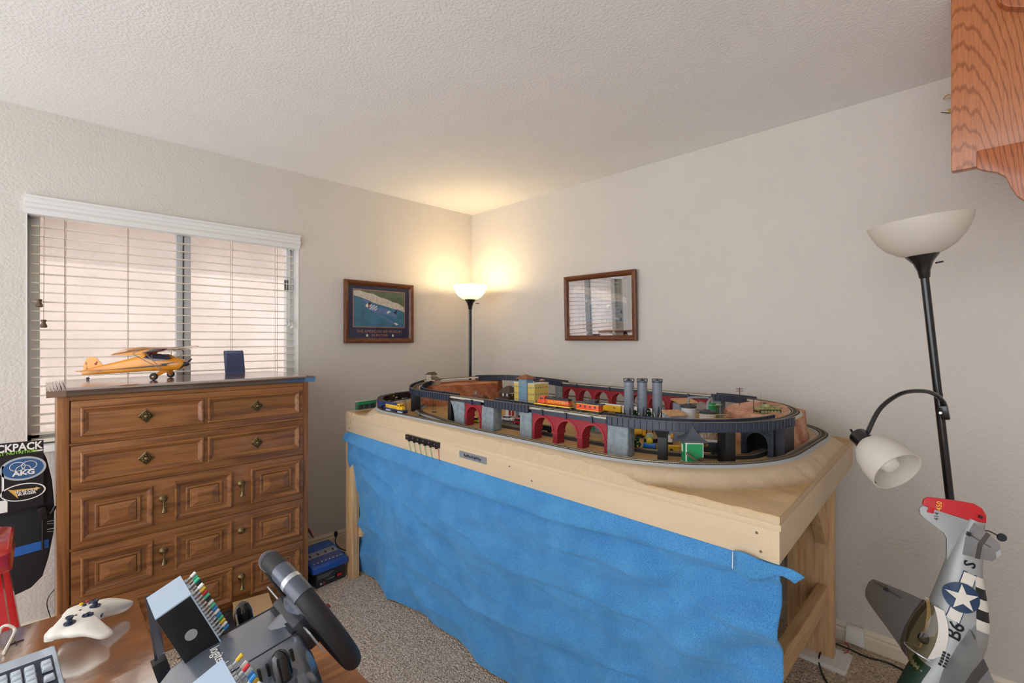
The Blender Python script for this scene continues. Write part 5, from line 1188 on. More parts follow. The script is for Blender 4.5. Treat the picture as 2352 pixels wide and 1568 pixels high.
tu = MB().lathe([(.0195, .026), (.02, .03), (.018, .037), (0, .038)], 14, (-.004, 0, 0)).build('turret', M_cam, t, smooth=True, ang=40); MB().tube([(.012, 0, .032), (.05, 0, .034)], .0016, 6).build('gun', M_cam, tu); MB().lathe([(.005, .037), (.005, .042), (0, .043)], 10, (-.008, .004, 0)).build('hatch', M_trk, tu); MB().tube([(-.03, -.01, .026), (-.033, -.01, .085)], .0003, 4).build('aerial', M_trk, t)
# traffic cone / pump beside the bungalow
p = atD(1121, 912, 2.66); t = thing('traffic_cone', 'red and white cone beside the tree near the mesa', 'cone', (p.x, p.y, ZG)); MB().lathe([(.008, 0), (.008, .002), (.006, .003), (.003, .03), (0, .031)], 12).build('cone', mat('toy_red', S(206, 36, 44), .3), t); MB().lathe([(.0056, .008), (.0048, .016)], 12, cap=False).build('white_band', M_ltrim, t)
# ------------------------------------------------------------------ on the fascia
nb_ = thing('name_plate', 'grey name plate on the table fascia', 'sign', tuple(onX(1085, 1050, -1.365)), R(-90))
pn = [onX(px, py_, -1.362) for px, py_ in ((1054, 1032), (1116, 1047), (1115, 1069), (1054, 1053))]; cz = sum(p.z for p in pn)/4; wy = (pn[0].y-pn[1].y)/2; cy = (pn[0].y+pn[1].y)/2; u_ = (cy-NE.y)/(LE.y-NE.y); fx = tq(u_, 0).x
dirF = (NE-LE).normalized(); MN = frameM((fx-.0015, cy, cz), dirF, UP)
MB(MN).box(-wy, wy, -.0135, .0135, -.0015, .0015).build('plate', mat('plate_grey', S(140, 146, 154), .4, .3), nb_, world=True)
text('lettering', 'RadPaul-RailWay', .0158, M_print_k, nb_, MN @ Matrix.Translation((0, 0, .0017)), .0004, world=True, bold=.0004)
tb_ = thing('terminal_strip', 'black terminal strip with green and red wires on the fascia', 'terminal block', tuple(onX(970, 1012, -1.36)))
pa, pb = onX(933, 1006, -1.36), onX(1009, 1022, -1.36); ub = lambda y: tq((y-NE.y)/(LE.y-NE.y), 0).x
zc_ = (pa.z+pb.z)/2+.004; bw_ = abs(pb.y-pa.y)/12*.985; ys = [pa.y+(pb.y-pa.y)*(k+.5)/6 for k in range(6)]
for k, y in enumerate(ys):
    q = MB().box(ub(y)-.013, ub(y)-.0002, y-bw_, y+bw_, zc_-.013, zc_+.011).build('switch_block', M_black, tb_, world=True, bevel=.001)
    MB().box(ub(y)-.016, ub(y)-.012, y-.006, y+.006, zc_-.002, zc_+.006).build('slider', mat('slider_grey', S(70, 72, 78), .4), q, world=True); MB().box(ub(y)-.01, ub(y), y-.004, y+.004, zc_-.02, zc_-.013).build('terminal_lug', M_black, q, world=True)
    MB().lathe([(0, -.0005), (.0015, -.0005), (.0015, .0005), (0, .0005)], 6, (ub(y)-.0133, y, zc_-.008), 'x').build('screw', mat('steel', S(190, 190, 192), .25, 1), q, world=True)
    if k < 5: MB().tube(spline([(ub(y)-.005, y, zc_-.019), (ub(y)-.006, y-.001, zc_-.035), (ub(y)-.004, y-.006, zc_-.052), (ub(y)-.002, y-.008, ZF-.004)], 4), .0012, 5).build('wire', mat('wire_green', S(60, 160, 120), .4), tb_, world=True)
y = ys[-1]-.016; MB().tube(spline([(ub(y)-.008, ys[-1]-.012, zc_), (ub(y)-.012, y, zc_-.004), (ub(y)-.004, y, zc_-.03), (ub(y)-.002, y, ZF-.004)], 5), .0013, 5).build('wire', mat('wire_red', S(200, 44, 44), .4), tb_, world=True)
# ================================================================== blue fleece blanket
def fleece():
    m = bpy.data.materials.new('blue_fleece'); m.use_nodes = True; N = m.node_tree.nodes; K = m.node_tree.links; b = N['Principled BSDF']
    b.inputs['Roughness'].default_value = .95; b.inputs['Sheen Weight'].default_value = .5; b.inputs['Sheen Roughness'].default_value = .5; b.inputs['Sheen Tint'].default_value = S(150, 205, 240)
    tc = N.new('ShaderNodeTexCoord'); n = N.new('ShaderNodeTexNoise'); n.inputs['Scale'].default_value = 330; n.inputs['Detail'].default_value = 6; K.new(tc.outputs['Object'], n.inputs[0])
    n2 = N.new('ShaderNodeTexNoise'); n2.inputs['Scale'].default_value = 9; n2.inputs['Detail'].default_value = 4; K.new(tc.outputs['Object'], n2.inputs[0])
    ad = N.new('ShaderNodeMath'); ad.operation = 'MULTIPLY_ADD'; ad.inputs[1].default_value = .45; K.new(n2.outputs[0], ad.inputs[0]); K.new(n.outputs[0], ad.inputs[2])
    rp = N.new('ShaderNodeValToRGB'); e = rp.color_ramp.elements; e[0].position = .5; e[0].color = S(46, 114, 174); e[1].position = .95; e[1].color = S(84, 154, 208); K.new(ad.outputs[0], rp.inputs[0]); K.new(rp.outputs[0], b.inputs['Base Color'])
    bp = N.new('ShaderNodeBump'); bp.inputs['Strength'].default_value = .5; bp.inputs['Distance'].default_value = .003; K.new(n.outputs[0], bp.inputs['Height']); K.new(bp.outputs[0], b.inputs['Normal'])
    return m
M_fl = fleece()
def rid(x): return 1-abs(x)      # ridged
FOLDS = [(.02, .16, .42, .40, .022), (.10, .30, .52, .66, .020), (.30, .24, .80, .50, .020), (.52, .40, .97, .36, .016), (.12, .62, .36, .93, .020), (.45, .70, .92, .58, .024), (.62, .92, 1.0, .66, .028), (.04, .45, .20, .80, .018), (.25, .50, .55, .80, .014), (.70, .22, 1.0, .20, .014)]
def cloth(u, v):
    """u: 0 left .. 1 right, v: 0 top .. 1 hem"""
    p = NE.lerp(LE, .992-.992*u)
    yl_ = p.y+.012*math.sin(7*v+1)*math.exp(-8*u)-.03*math.sin(v*PI)*math.exp(-10*u)
    base = p.x-.006+.075*v**1.3
    z = ZF+.006-(ZF-.006)*v
    n1 = nz(u*5.0+v*1.6, v*2.2-u*1.5, 1.0, 3); n2 = nz(u*11+v*6, v*5-u*7, 1.0, 8); n3 = nz(u*26+v*12, v*14-u*14, 1, 5)
    v0 = .062+.045*math.sin(PI*min(1, u*1.1))
    roll = .036*sst(-.005, v0, v)*(1-sst(v0, v0+.016, v))*(1-.75*sst(.7, .97, u))
    crease = 0
    for (ua, va, ub_, vb, am) in FOLDS:
        du, dv = (ub_-ua)*2.3, (vb-va)*.84; L2 = du*du+dv*dv; pu, pv = (u-ua)*2.3, (v-va)*.84
        k = (pu*du+pv*dv)/L2; d = (pv*du-pu*dv)/math.sqrt(L2)+.012*math.sin(k*5+ua*9); w_ = sst(-.12, .15, k)*(1-sst(.8, 1.12, k))
        crease += am*w_*(sst(-.085, 0, d)*(1-sst(0, .014, d)))
    d1 = rid(nz(u*3.2-v*1.5, u*2+v*4.2, 1.1, 21)*2.4)*.017*sst(.1, .35, v)        # long diagonal pulls
    d2 = .010*math.exp(-6*u)*math.sin(40*u+9*v)*sst(.12, .5, v)                       # gathered left side
    k = math.hypot((u-1.02)*2.2, v-.50); sw = .022*math.sin(k*26)*math.exp(-((k-.32)/.2)**2)*sst(.55, .95, u)  # curved fold low right
    vf = .02*math.exp(-((u-.155-.02*v)/.012)**2)*sst(.55, .9, v)                   # upright fold by the notch
    out = roll+crease+(n1*.03+n2*.016+n3*.007+d1*1.3+d2*1.5+sw*1.7+vf)*sst(.02, .12, v)
    x = base-max(-.03, out-.018)*.85-.004
    if v > .93: z = max(.004, z)
    hem = .03*sst(.8, 1, v)*(nz(u*9, 2, 1)+.6*math.sin(u*38)*math.exp(-4*u)); x -= hem
    z += .045*sst(.85, 1, v)*max(0, .6*nz(u*6, 7, 1))
    return (x, yl_, z)
b = MB().grid(320, 210, cloth)
bo = b.build('blanket', M_fl, None, smooth=True, ang=180)
md = bo.modifiers.new('thickness', 'SOLIDIFY'); md.thickness = .004; md.offset = 0
tag(bo, 'blue fleece blanket hanging from the train table down to the carpet', 'blanket')
q = NE+Vector((-.006, 0, ZF)); b = MB()
b.grid(10, 6, lambda u, v: (q.x-.004-.006*math.sin(u*7), q.y+.10-u*.155+.02*v*u, q.z+.006-(.052+.014*math.sin(u*5))*v*(1-.55*u)-.012*u*u+.004*math.sin(u*9+v)))
fl = b.build('corner_flap', M_fl, bo, smooth=True, ang=180); fl.modifiers.new('thickness', 'SOLIDIFY').thickness = .004
MB().tube([(q.x-.012, q.y+.10, q.z+.006), (q.x-.014, q.y+.10, q.z-.035)], .001, 5).build('hanging_pin', M_ltrim, bo)

# ================================================================== desk corner with its things
def desk_mat():
    m = wood('desk_wood', S(168, 106, 58), S(140, 84, 44), (3, 24, 24), .3, ring=3, dist=3)
    b = m.node_tree.nodes['Principled BSDF']; b.inputs['Coat Weight'].default_value = 1; b.inputs['Coat IOR'].default_value = 8; b.inputs['Coat Roughness'].default_value = .10
    N = m.node_tree.nodes; K = m.node_tree.links; n = N.new('ShaderNodeTexNoise'); n.inputs['Scale'].default_value = 22; n.inputs['Detail'].default_value = 5
    tc = N.new('ShaderNodeTexCoord'); K.new(tc.outputs['Object'], n.inputs[0]); bp = N.new('ShaderNodeBump'); bp.inputs['Strength'].default_value = .12; bp.inputs['Distance'].default_value = .003
    K.new(n.outputs[0], bp.inputs['Height']); K.new(bp.outputs[0], b.inputs['Coat Normal']); return m
M_desk = desk_mat(); DZ = .695
dk = thing('desk', 'glossy worn brown wooden desk at the lower left', 'desk', (-2.95, -2.05, 0))
MB().box(-3.5, -2.4255, -2.55, -1.469, DZ-.03, DZ).build('desk_top', M_desk, dk, world=True, bevel=.006)
for x, y in ((-3.45, -2.5), (-3.45, -1.52), (-2.48, -2.5), (-2.48, -1.52)): MB().box(x-.02, x+.02, y-.02, y+.02, 0, DZ-.03).build('leg', M_blk, dk, world=True, bevel=.003)
MB().box(-3.43, -2.50, -1.53, -1.51, DZ-.1, DZ-.03).build('apron', M_blk, dk, world=True)
# game controller: +x to the player, origin on the desk
M_pad = mat('pad_white', S(232, 226, 214), .42); M_navy2 = mat('pad_dark', S(40, 50, 74), .3)
gc = thing('game_controller', 'white game controller with dark sticks lying on the desk', 'game controller', (-2.535, -1.612, DZ), R(-22))
def sdpad(x, y):
    a = max(abs(x+.008)-.028, 0); c = max(abs(y)-.055, 0); d = math.hypot(a, c)-.018
    for s_ in (-1, 1):
        px_, py_ = x-.01, y-s_*.055; qx, qy = .055, s_*.014; h_ = max(0, min(1, (px_*qx+py_*qy)/(qx*qx+qy*qy))); e = math.hypot(px_-qx*h_, py_-qy*h_)-(.027-.004*h_)
        k = max(.012-abs(d-e), 0)/.012; d = min(d, e)-k*k*.012/4
    return d
rs_ = []
NA = 96
for i in range(NA):
    a = 2*PI*i/NA; r_ = .0
    while sdpad(r_*math.cos(a), r_*math.sin(a)) < 0 and r_ < .13: r_ += .0007
    rs_.append(r_)
def padz(x, k): return -.012*sst(.02, .08, x)*1.4
secs = []
for j in range(13):
    ph = -PI/2+PI*j/12; k = max(.02, math.cos(ph))**.55; zz = math.sin(ph)*(.017 if ph > 0 else .021)
    secs.append([(rs_[i]*math.cos(2*PI*i/NA)*k, rs_[i]*math.sin(2*PI*i/NA)*k, .040+zz+padz(rs_[i]*math.cos(2*PI*i/NA)*k, 0)) for i in range(NA)])
MB().loft(secs).build('shell', M_pad, gc, smooth=True, ang=80)
def pz(x): return .0565+padz(x, 0)
for nm, x, y in (('thumb_stick', -.012, -.048), ('thumb_stick', .016, .024)):
    s_ = MB().lathe([(.0125, -.002), (.0125, .001), (.006, .002), (.006, .011), (.0085, .013), (.0085, .016), (.006, .0165), (.005, .015), (0, .015)], 18, (x, y, pz(x))).build(nm, M_navy2, gc, smooth=True)
MB().lathe([(.0125, -.001), (.0125, .0012), (.0105, .002), (.008, .0008), (0, .0006)], 18, (.016, -.022, pz(.016))).build('direction_pad', M_navy2, gc, smooth=True)
d_ = MB().box(.006, .026, -.0245, -.0195, pz(.016), pz(.016)+.004).box(.0135, .0185, -.032, -.012, pz(.016), pz(.016)+.004).build('pad_cross', M_navy2, gc, bevel=.0005)
for x, y, c_ in ((-.022, .048, M_cyel), (-.002, .048, M_navy2), (-.012, .038, M_navy2), (-.012, .058, M_pred)): MB().lathe([(.0048, -.001), (.0048, .003), (.003, .0042), (0, .0044)], 12, (x, y, pz(x))).build('face_button', M_navy2 if c_ is M_navy2 else c_, gc, smooth=True)
for y in (-.013, .013): MB().lathe([(.003, -.001), (.003, .0015), (0, .0018)], 10, (-.012, y, pz(0))).build('menu_button', M_navy2, gc)
for s_ in (-1, 1): MB().box(-.058, -.036, *sorted((s_*.026, s_*.066)), .024, .046).build('bumper', M_pad, gc, bevel=.006)
MB().box(.036, .0395, -.006, .006, .036, .042).build('jack_port', M_navy2, gc); gc.scale = (.86, .86, .86)
# keyboard
kb = thing('keyboard', 'pale grey full size keyboard at the desk edge', 'keyboard', (-2.80, -1.768, DZ), R(4))
M_kb = mat('keyboard_grey', S(184, 200, 216), .3, coat=.5); M_key = mat('key_grey', S(190, 202, 214), .25, coat=.6)
MB().hexa([(-.225, -.085, 0), (.225, -.085, 0), (.225, .085, 0), (-.225, .085, 0)], [(-.222, -.082, .014), (.222, -.082, .014), (.222, .082, .022), (-.222, .082, .022)]).build('case', M_kb, kb, bevel=.004)
MB().hexa([(-.215, -.075, .013), (.215, -.075, .013), (.215, .045, .013), (-.215, .045, .013)], [(-.215, -.075, .0148), (.215, -.075, .0148), (.215, .045, .0204), (-.215, .045, .0204)]).build('key_well', mat('key_gap', S(30, 40, 64), .5), kb)
kms = {}
def key(x, y, w_=.0165, d_=.0165):
    kk = (round(w_, 4), round(d_, 4))
    if kk not in kms:
        o = MB().loft([[(a*w_/2*k, c*d_/2*k+.001*(1-k)*5, z) for a, c in ((-1, -1), (1, -1), (1, 1), (-1, 1))] for k, z in ((1, 0), (1, .003), (.8, .0085))]).build('key', M_key, kb, bevel=.0008, seg=1); kms[kk] = o.data
    else: o = bpy.data.objects.new('key', kms[kk]); COL.objects.link(o); o.parent = kb
    o.location = (x, y, .0148+.0056*(y+.075)/.12)
P_ = .0188
for r_ in range(5):
    y = -.064+r_*P_+(.0)
    for c in range(3): key(.213-.009-P_*.5-(3-c)*P_+.004, y)
    if r_ in (1, 3, 4): key(.213-P_*.5, y)
    for c in range(3):
        if r_ >= 3 or (r_ == 0) or (r_ == 1 and c == 1): key(.118-(2-c)*P_, y)
    if r_ == 0:
        for x, w_ in ((-.2, .021), (-.177, .021), (-.154, .021), (-.09, .1), (-.02, .021), (.004, .021), (.028, .021), (.053, .021)): key(x, y, w_)
    else:
        for c in range(13): key(-.205+P_*.5*(r_ % 2)+c*P_+.006, y)
MB().prism(rrect(.016, .008, .0039, 5), .0195, .0206).build('logo_oval', M_navy2, kb).location = (.118, .062, 0)
# usb cable
uc = thing('white_cable', 'white cable curling at the left edge of the desk', 'cable', (-2.68, -1.53, DZ))
MB().tube(spline([onZ(-60, 1470, DZ+.005), onZ(-10, 1462, DZ+.006), onZ(4, 1440, DZ+.018), onZ(20, 1436, DZ+.018), onZ(34, 1446, DZ+.005), onZ(24, 1470, DZ+.004), onZ(8, 1500, DZ+.004)], 6), .003, 8).build('cord', M_pad, uc, world=True, smooth=True)
sk = thing('desk_sticker', 'tiny dark blue figure sticker on the desk beside the cable', 'sticker', tuple(onZ(39, 1474, DZ)))
c0 = onZ(39, 1474, DZ+.0008); MB().tube([c0+Vector((-.004, .01, 0)), c0+Vector((0, -.012, 0))], .0008, 4).build('figure', M_navy2, sk, world=True); MB().tube([c0+Vector((-.012, 0, 0)), c0+Vector((.011, .004, 0))], .0008, 4).build('figure_arms', M_navy2, sk, world=True)

# ================================================================== steering wheel rig
st_ = thing('wheel_stand', 'brown wooden stand carrying the steering wheel beside the desk', 'stand', (-2.30, -2.28, 0))
MB().box(-2.42, -2.17, -2.5, -2.02, .712, .734).build('board', wood('stand_wood', S(190, 128, 74), S(150, 94, 50), (3, 24, 24), .4, ring=3, dist=3), st_, world=True, bevel=.003)
for x, y in ((-2.395, -2.47), (-2.2, -2.47), (-2.395, -2.05), (-2.2, -2.05)): MB().box(x-.018, x+.018, y-.018, y+.018, 0, .712).build('leg', M_pine, st_, world=True)
M_hous = mat('housing_charcoal', S(86, 94, 106), .32, coat=1); M_hous.node_tree.nodes['Principled BSDF'].inputs['Coat IOR'].default_value = 2.2; M_hous.node_tree.nodes['Principled BSDF'].inputs['Coat Roughness'].default_value = .25; M_rub = mat('rim_leather', S(30, 31, 34), .6, bump=.15, bs=260); M_sil = mat('silver_trim', S(196, 200, 206), .3, .6); M_dgy = mat('hub_dark', S(44, 48, 56), .35, coat=.4)
O = Vector((-2.306, -2.25, .902)); a_ = Vector((math.cos(R(10)), 0, math.sin(R(10)))); b_ = Vector((-math.sin(R(10)), 0, math.cos(R(10))))
wb = thing('racing_wheel', 'black steering wheel on a dark grey base with two clamp knobs', 'steering wheel', (-2.33, -2.25, .734))
HM = Matrix(((a_.x, 0, b_.x, O.x), (a_.y, 1, b_.y, O.y), (a_.z, 0, b_.z, O.z), (0, 0, 0, 1)))
def hs_(a, top, k, bot=-.165, w_=1, sag=0):
    pr = [(0, top), (.052*w_, top), (.064*w_, top-.012), (.078*w_, top-.052*k), (.108*w_, top-.07*k), (.118*w_, top-.09*k), (.122*w_, bot), (0, bot)]
    return [(a, y, z) for y, z in pr]+[(a, -y, z) for y, z in pr[::-1][1:-1]]
MB(HM).loft([hs_(-.22, -.06, .35, -.098, .75), hs_(-.205, -.04, .45, -.104, .85), hs_(-.16, -.008, .8, -.118), hs_(-.12, .0, 1, -.155), hs_(-.012, .0, 1, -.16), hs_(-.002, -.008, 1, -.16, .98), hs_(.012, -.05, .8, -.158, .95)]).build('housing', M_hous, wb, world=True, bevel=.003, ang=30)
b = MB(HM)
for k in range(6): b.box(-.024-k*.012, -.020-k*.012, -.0705, -.060, -.03, -.012)
stuff(b.build('vent_slots', M_black, wb, world=True)); b = MB(HM)
for k in range(6): b.box(-.024-k*.012, -.020-k*.012, .060, .0705, -.03, -.012)
stuff(b.build('vent_slots', M_black, wb, world=True))
for s_ in (-1, 1):
    MB(HM).box(-.15, -.005, *sorted((s_*.0525, s_*.0535)), -.001, .0006).build('panel_seam', M_dgy, wb, world=True)
    yk = s_*.092; kb_ = MB(HM).lathe([(.017, -.075), (.017, -.034), (.0195, -.03), (.0, -.03)], 20, (-.045, yk, 0)).build('knob_collar', M_hous, wb, world=True, smooth=True)
    MB(HM).lathe([(.0135, -.032), (.0135, -.002), (.0105, .009), (.006, .0135), (0, .0145)], 20, (-.045, yk, 0)).build('clamp_knob', M_blk, wb, world=True, smooth=True, ang=60)
text('lettering', 'logitech G', .02, M_ltrim, wb, HM @ frameM((-.105, -.012, .0006), (0, -1, 0), (1, 0, 0)), .0003, world=True)
MB(HM).prism([(-.012, .001), (.002, .0), (.002, .003), (-.012, .003)], -.05, .05, 'y').build('front_lip', M_dgy, wb, world=True)
# the wheel itself
Wc = Vector((-2.27, -2.25, .90)); n_ = Vector((math.cos(R(30)), 0, .5)); e2 = Vector((-.5, 0, math.cos(R(30))))
WM = Matrix(((n_.x, 0, e2.x, Wc.x), (0, 1, 0, Wc.y), (n_.z, 0, e2.z, Wc.z), (0, 0, 0, 1))) @ Matrix.Scale(.92, 4)
sw_ = wb
MB(WM).tube([(0, .122*math.cos(2*PI*i/56), .122*math.sin(2*PI*i/56)) for i in range(56)], .0168, 14, True).build('rim', M_rub, sw_, world=True, smooth=True, ang=180)
for a0 in (62, 118):
    MB(WM).tube([(0, .122*math.cos(R(a)), .122*math.sin(R(a))) for a in range(a0-16, a0+17, 4)], .0180, 14).build('thumb_grip', mat('grip_smooth', S(70, 78, 92), .35, coat=.4), sw_, world=True, smooth=True, ang=60)
    MB(WM).tube([(0, .122*math.cos(R(a0+q)), .122*math.sin(R(a0+q))) for q in (-2, 0, 2)], .0184, 14).build('silver_band', M_sil, sw_, world=True, smooth=True)
MB(WM).lathe([(.0, -.012), (.045, -.012), (.05, -.004), (.05, .004), (.044, .012), (0, .014)], 28, (0, 0, 0), 'x').build('hub', M_dgy, sw_, world=True, smooth=True)
for ang in (0, 180, 270):
    RM = WM @ Matrix.Rotation(R(ang), 4, 'X')
    MB(RM).loft([[(x-.004, y, z) for x, z in ((-.006, -w_), (.006, -w_), (.006, w_), (-.006, w_))] for y, w_ in ((.03, .03), (.07, .02), (.112, .018))]).build('spoke', M_sil if ang != 270 else M_dgy, sw_, world=True, bevel=.002)
MB(WM).lathe([(.034, -.075), (.034, -.03), (.05, -.02), (.05, -.008), (0, -.008)], 24, (0, 0, 0), 'x').build('shaft', M_hous, sw_, world=True, smooth=True)
MB(WM).box(-.04, -.016, -.055, .055, -.03, .035).build('paddle_carrier', M_dgy, sw_, world=True, bevel=.006)
for s_ in (-1, 1):
    MB(WM).loft([[(-.026+dx, s_*y, z) for dx, z in ((-.0012, zc-w_), (.0012, zc-w_), (.0012, zc+w_), (-.0012, zc+w_))] for y, zc, w_ in ((.05, .0, .018), (.085, .006, .03), (.108, .012, .026))]).build('shift_paddle', M_sil, sw_, world=True, bevel=.0006)
    c_ = MB(WM).box(.01, .022, *sorted((s_*.03, s_*.06)), -.006, .02).build('button_pod', M_dgy, sw_, world=True, bevel=.003)
    MB(WM).lathe([(.005, .022), (.005, .026), (0, .027)], 10, (0, s_*.045, .008), 'x').build('wheel_button', M_pred, c_, world=True)
# button boxes
M_bxt = mat('box_pale_lid', S(166, 186, 206), .25, coat=.6); M_bx = mat('box_black', S(16, 17, 20), .4)
TC = {'b': mat('tip_blue', S(40, 130, 200), .4), 'y': mat('tip_yellow', S(226, 190, 40), .4), 'r': mat('tip_red', S(204, 44, 50), .4), 'g': mat('tip_green', S(70, 190, 140), .4), 'w': M_ltrim, 'k': M_black}
nb2 = Vector((math.cos(R(24)), 0, math.sin(R(24)))); eb2 = Vector((-math.sin(R(24)), 0, math.cos(R(24))))
def bbox(label, P, tips, h_=.105, wy=.082, th=.048):
    # P = front upper corner nearest the camera
    t = thing('button_box', label, 'control box', tuple(P-eb2*h_-nb2*th*.5+Vector((0, wy/2, 0))))
    BM = Matrix(((nb2.x, 0, eb2.x, P.x), (0, 1, 0, P.y), (nb2.z, 0, eb2.z, P.z), (0, 0, 0, 1)))
    MB(BM).box(-th, 0, 0, wy, -h_, -.002).build('case', M_bx, t, world=True, bevel=.001); MB(BM).box(-th, 0, 0, wy, -.002, 0).build('lid', M_bxt, t, world=True); MB(BM).box(0, .002, 0, wy, -h_, 0).build('face_plate', M_bxt, t, world=True)
    for k, c in enumerate(tips):
        for y in (.014, .04, .066):
            z = -.008-k*(h_-.016)/(len(tips)-1); q = MB(BM).tube([(.002, y, z), (.006, y, z), (.0061, y, z), (.016, y, z+.003)], .0022, 6, rs=[.0034, .0034, .0017, .0017]).build('toggle_switch', M_sil, t, world=True)
            MB(BM).tube([(.013, y, z+.002), (.021, y, z+.0045)], .0027, 7).build('tip', TC[tips[(k+int(y*100)) % len(tips)]], q, world=True)
    MB(BM).lathe([(0, -.0008), (.0085, -.0008), (.0085, .0), (0, .0)], 20, (-th*.5, 0, -.058), 'y').build('round_sticker', M_tgrey, t, world=True)
    MB(BM).box(-th*.8, -th*.2, wy*.3, wy*.7, -h_-.075, -h_).build('mount_foot', M_bx, t, world=True)
    return t
bbox('black toggle switch box left of the racing wheel base', atD(436, 1366, .735), 'bwyrgkwgbwbgyw')
bbox('second toggle switch box at the bottom edge, near side of the wheel base', atD(507, 1515, .60)-Vector((0, .082, 0)), 'wbwgrbyw')
pt_ = thing('acrylic_plate', 'dark smoked acrylic plate standing between the desk and the switch box', 'plate', tuple(atD(352, 1440, .80)))
M_acr = mat('smoked_acrylic', S(60, 62, 84), .15, coat=.6)
c1, c2, c3, c4 = atD(333, 1372, .82), atD(352, 1366, .84), atD(372, 1500, .78), atD(356, 1520, .76)
MB().hexa([c1, c2, c3, c4], [c1+Vector((.004, .004, 0)), c2+Vector((.004, .004, 0)), c3+Vector((.004, .004, 0)), c4+Vector((.004, .004, 0))]).build('sheet', M_acr, pt_, world=True)
MB().bar(atD(364, 1515, .77), Vector((atD(364, 1515, .77).x+.03, atD(364, 1515, .77).y, .735)), .02).build('bracket', M_bx, pt_, world=True)
# ================================================================== silver warplane standing on its nose
P0 = atD(2228, 1248, 1.25)
Av = (RT*-.35+FW*.05-UP*.93).normalized(); Lv = (RT*.43+FW*.9-UP*.09); Lv = (Lv-Av*Lv.dot(Av)).normalized(); Dv = Lv.cross(Av)
# local: x = towards nose, y = dorsal, z = away from the camera
PW = Matrix(((Av.x, Dv.x, Lv.x, P0.x), (Av.y, Dv.y, Lv.y, P0.y), (Av.z, Dv.z, Lv.z, P0.z), (0, 0, 0, 1)))
M_silv = mat('foam_silver', S(166, 168, 168), .45, .25); M_redp = mat('paint_red', S(196, 30, 38), .45); M_green = mat('paint_green', S(38, 62, 46), .5); M_wht = mat('stripe_white', S(226, 220, 210), .55); M_sblk = mat('stripe_black2', S(34, 36, 38), .55); M_grey2 = mat('band_grey', S(96, 92, 90), .5); M_ins = mat('insignia_blue', S(30, 58, 92), .5)
wp = thing('model_warplane', 'silver model fighter plane with red rudder standing nose down by the wall', 'model airplane', tuple(P0+Av*.9))
FS = [(-.10, .010, .004, .02), (-.057, .005, .022, .036), (0, 0, .04, .056), (.062, -.006, .056, .074), (.133, -.024, .074, .104), (.185, -.034, .085, .124), (.215, -.046, .09, .112), (.25, -.05, .094, .108), (.31, -.053, .098, .106), (.36, -.047, .10, .118), (.5, -.04, .1, .122), (.62, -.03, .095, .116), (.74, -.022, .085, .10), (.82, -.02, .072, .085)]
def fsec(x):
    for i in range(len(FS)-1):
        if FS[i][0] <= x <= FS[i+1][0]:
            k = (x-FS[i][0])/(FS[i+1][0]-FS[i][0]); return [FS[i][j]+(FS[i+1][j]-FS[i][j])*k for j in range(1, 4)]
    return FS[-1][1:]
def fpt(x, a, off=0):
    c, w_, h_ = fsec(x); p = 2.5; sg = lambda v: math.copysign(abs(v)**(2/p), v)
    return (x, c+sg(math.sin(a))*(h_/2+off), sg(math.cos(a))*(w_/2+off))
NS = 28
MB(PW).loft([[fpt(-.062+.882*j/40, 2*PI*i/NS) for i in range(NS)] for j in range(41)]).build('fuselage', M_silv, wp, world=True, smooth=True, ang=60)
MB(PW).lathe([(.037, .82), (.03, .85), (.014, .885), (0, .892)], 20, (0, -.02, 0), 'x').build('spinner', M_redp, wp, world=True, smooth=True)
def band(name, x0, x1, a0, a1, m_, off=.0008, n=12, k=4):
    """painted patch following the fuselage skin"""
    o = MB(PW).grid(n, k, lambda u, v: fpt(x0+(x1-x0)*v, a0+(a1-a0)*u, off)); return o.build(name, m_, wp, world=True, smooth=True)
for i in range(5): band('belly_stripe', .07+i*.0245, .07+(i+1)*.0245, R(196), R(344), M_wht if i % 2 == 0 else M_sblk)
band('antiglare_panel', .335, .80, R(38), R(142), M_green, n=14, k=12)
# canopy
cs = []
TOPL = [(0, .030), (.2, .039), (.45, .0465), (.7, .0475), (.9, .043), (1, .038)]
def ctop(f_):
    for (a, p_), (c, q_) in zip(TOPL, TOPL[1:]):
        if f_ <= c: return p_+(q_-p_)*(f_-a)/(c-a)
    return TOPL[-1][1]
for j in range(11):
    f_ = j/10; x = .186+.136*f_; w_ = .024+.016*math.sin(PI*min(1, f_*.8+.1)); y0 = -.008+.03*(1-f_)**3
    cs.append([(x, y0+(ctop(f_)-y0)*math.sin(PI*i/12), w_*math.cos(PI*i/12)) for i in range(13)])
MB(PW).loft(cs, closed=False).build('canopy_glass', pane('canopy_clear', S(246, 236, 212), 1.45), wp, world=True, smooth=True, ang=60)
MB(PW).loft([cs[10], [(.37, -.004+.016*math.sin(PI*i/12), .034*math.cos(PI*i/12)) for i in range(13)]], closed=False).build('windshield', MATS['canopy_clear'], wp, world=True, smooth=True)
for s_ in (-1, 1):
    MB(PW).grid(10, 2, lambda u, v: (.186+.136*u, -.022+.03*(1-u)**3+.02*v, s_*(.0275+.016*math.sin(PI*min(1, u*.8+.1))-.002*v+.004*(1-v)))).build('canopy_frame', M_wht, wp, world=True, smooth=True)
MB(PW).tube([(.322, -.008+.047*math.sin(PI*i/10), .036*math.cos(PI*i/10)) for i in range(11)], .0018, 6).build('windshield_bow', M_sil, wp, world=True)
MB(PW).ball((.285, .008, 0), .014, 12, 8).build('pilot_headrest', M_sblk, wp, world=True, smooth=True)
b = MB(PW)
for i in range(2):
    for j in range(5): x = .282+j*.008; c, w_, hh = fsec(x); y = c+hh/2-.022-i*.009; b.box(x-.0025, x+.0025, y-.0025, y+.0025, -w_/2-.001, -w_/2+.004)
stuff(b.build('kill_marks', M_sblk, wp, world=True))
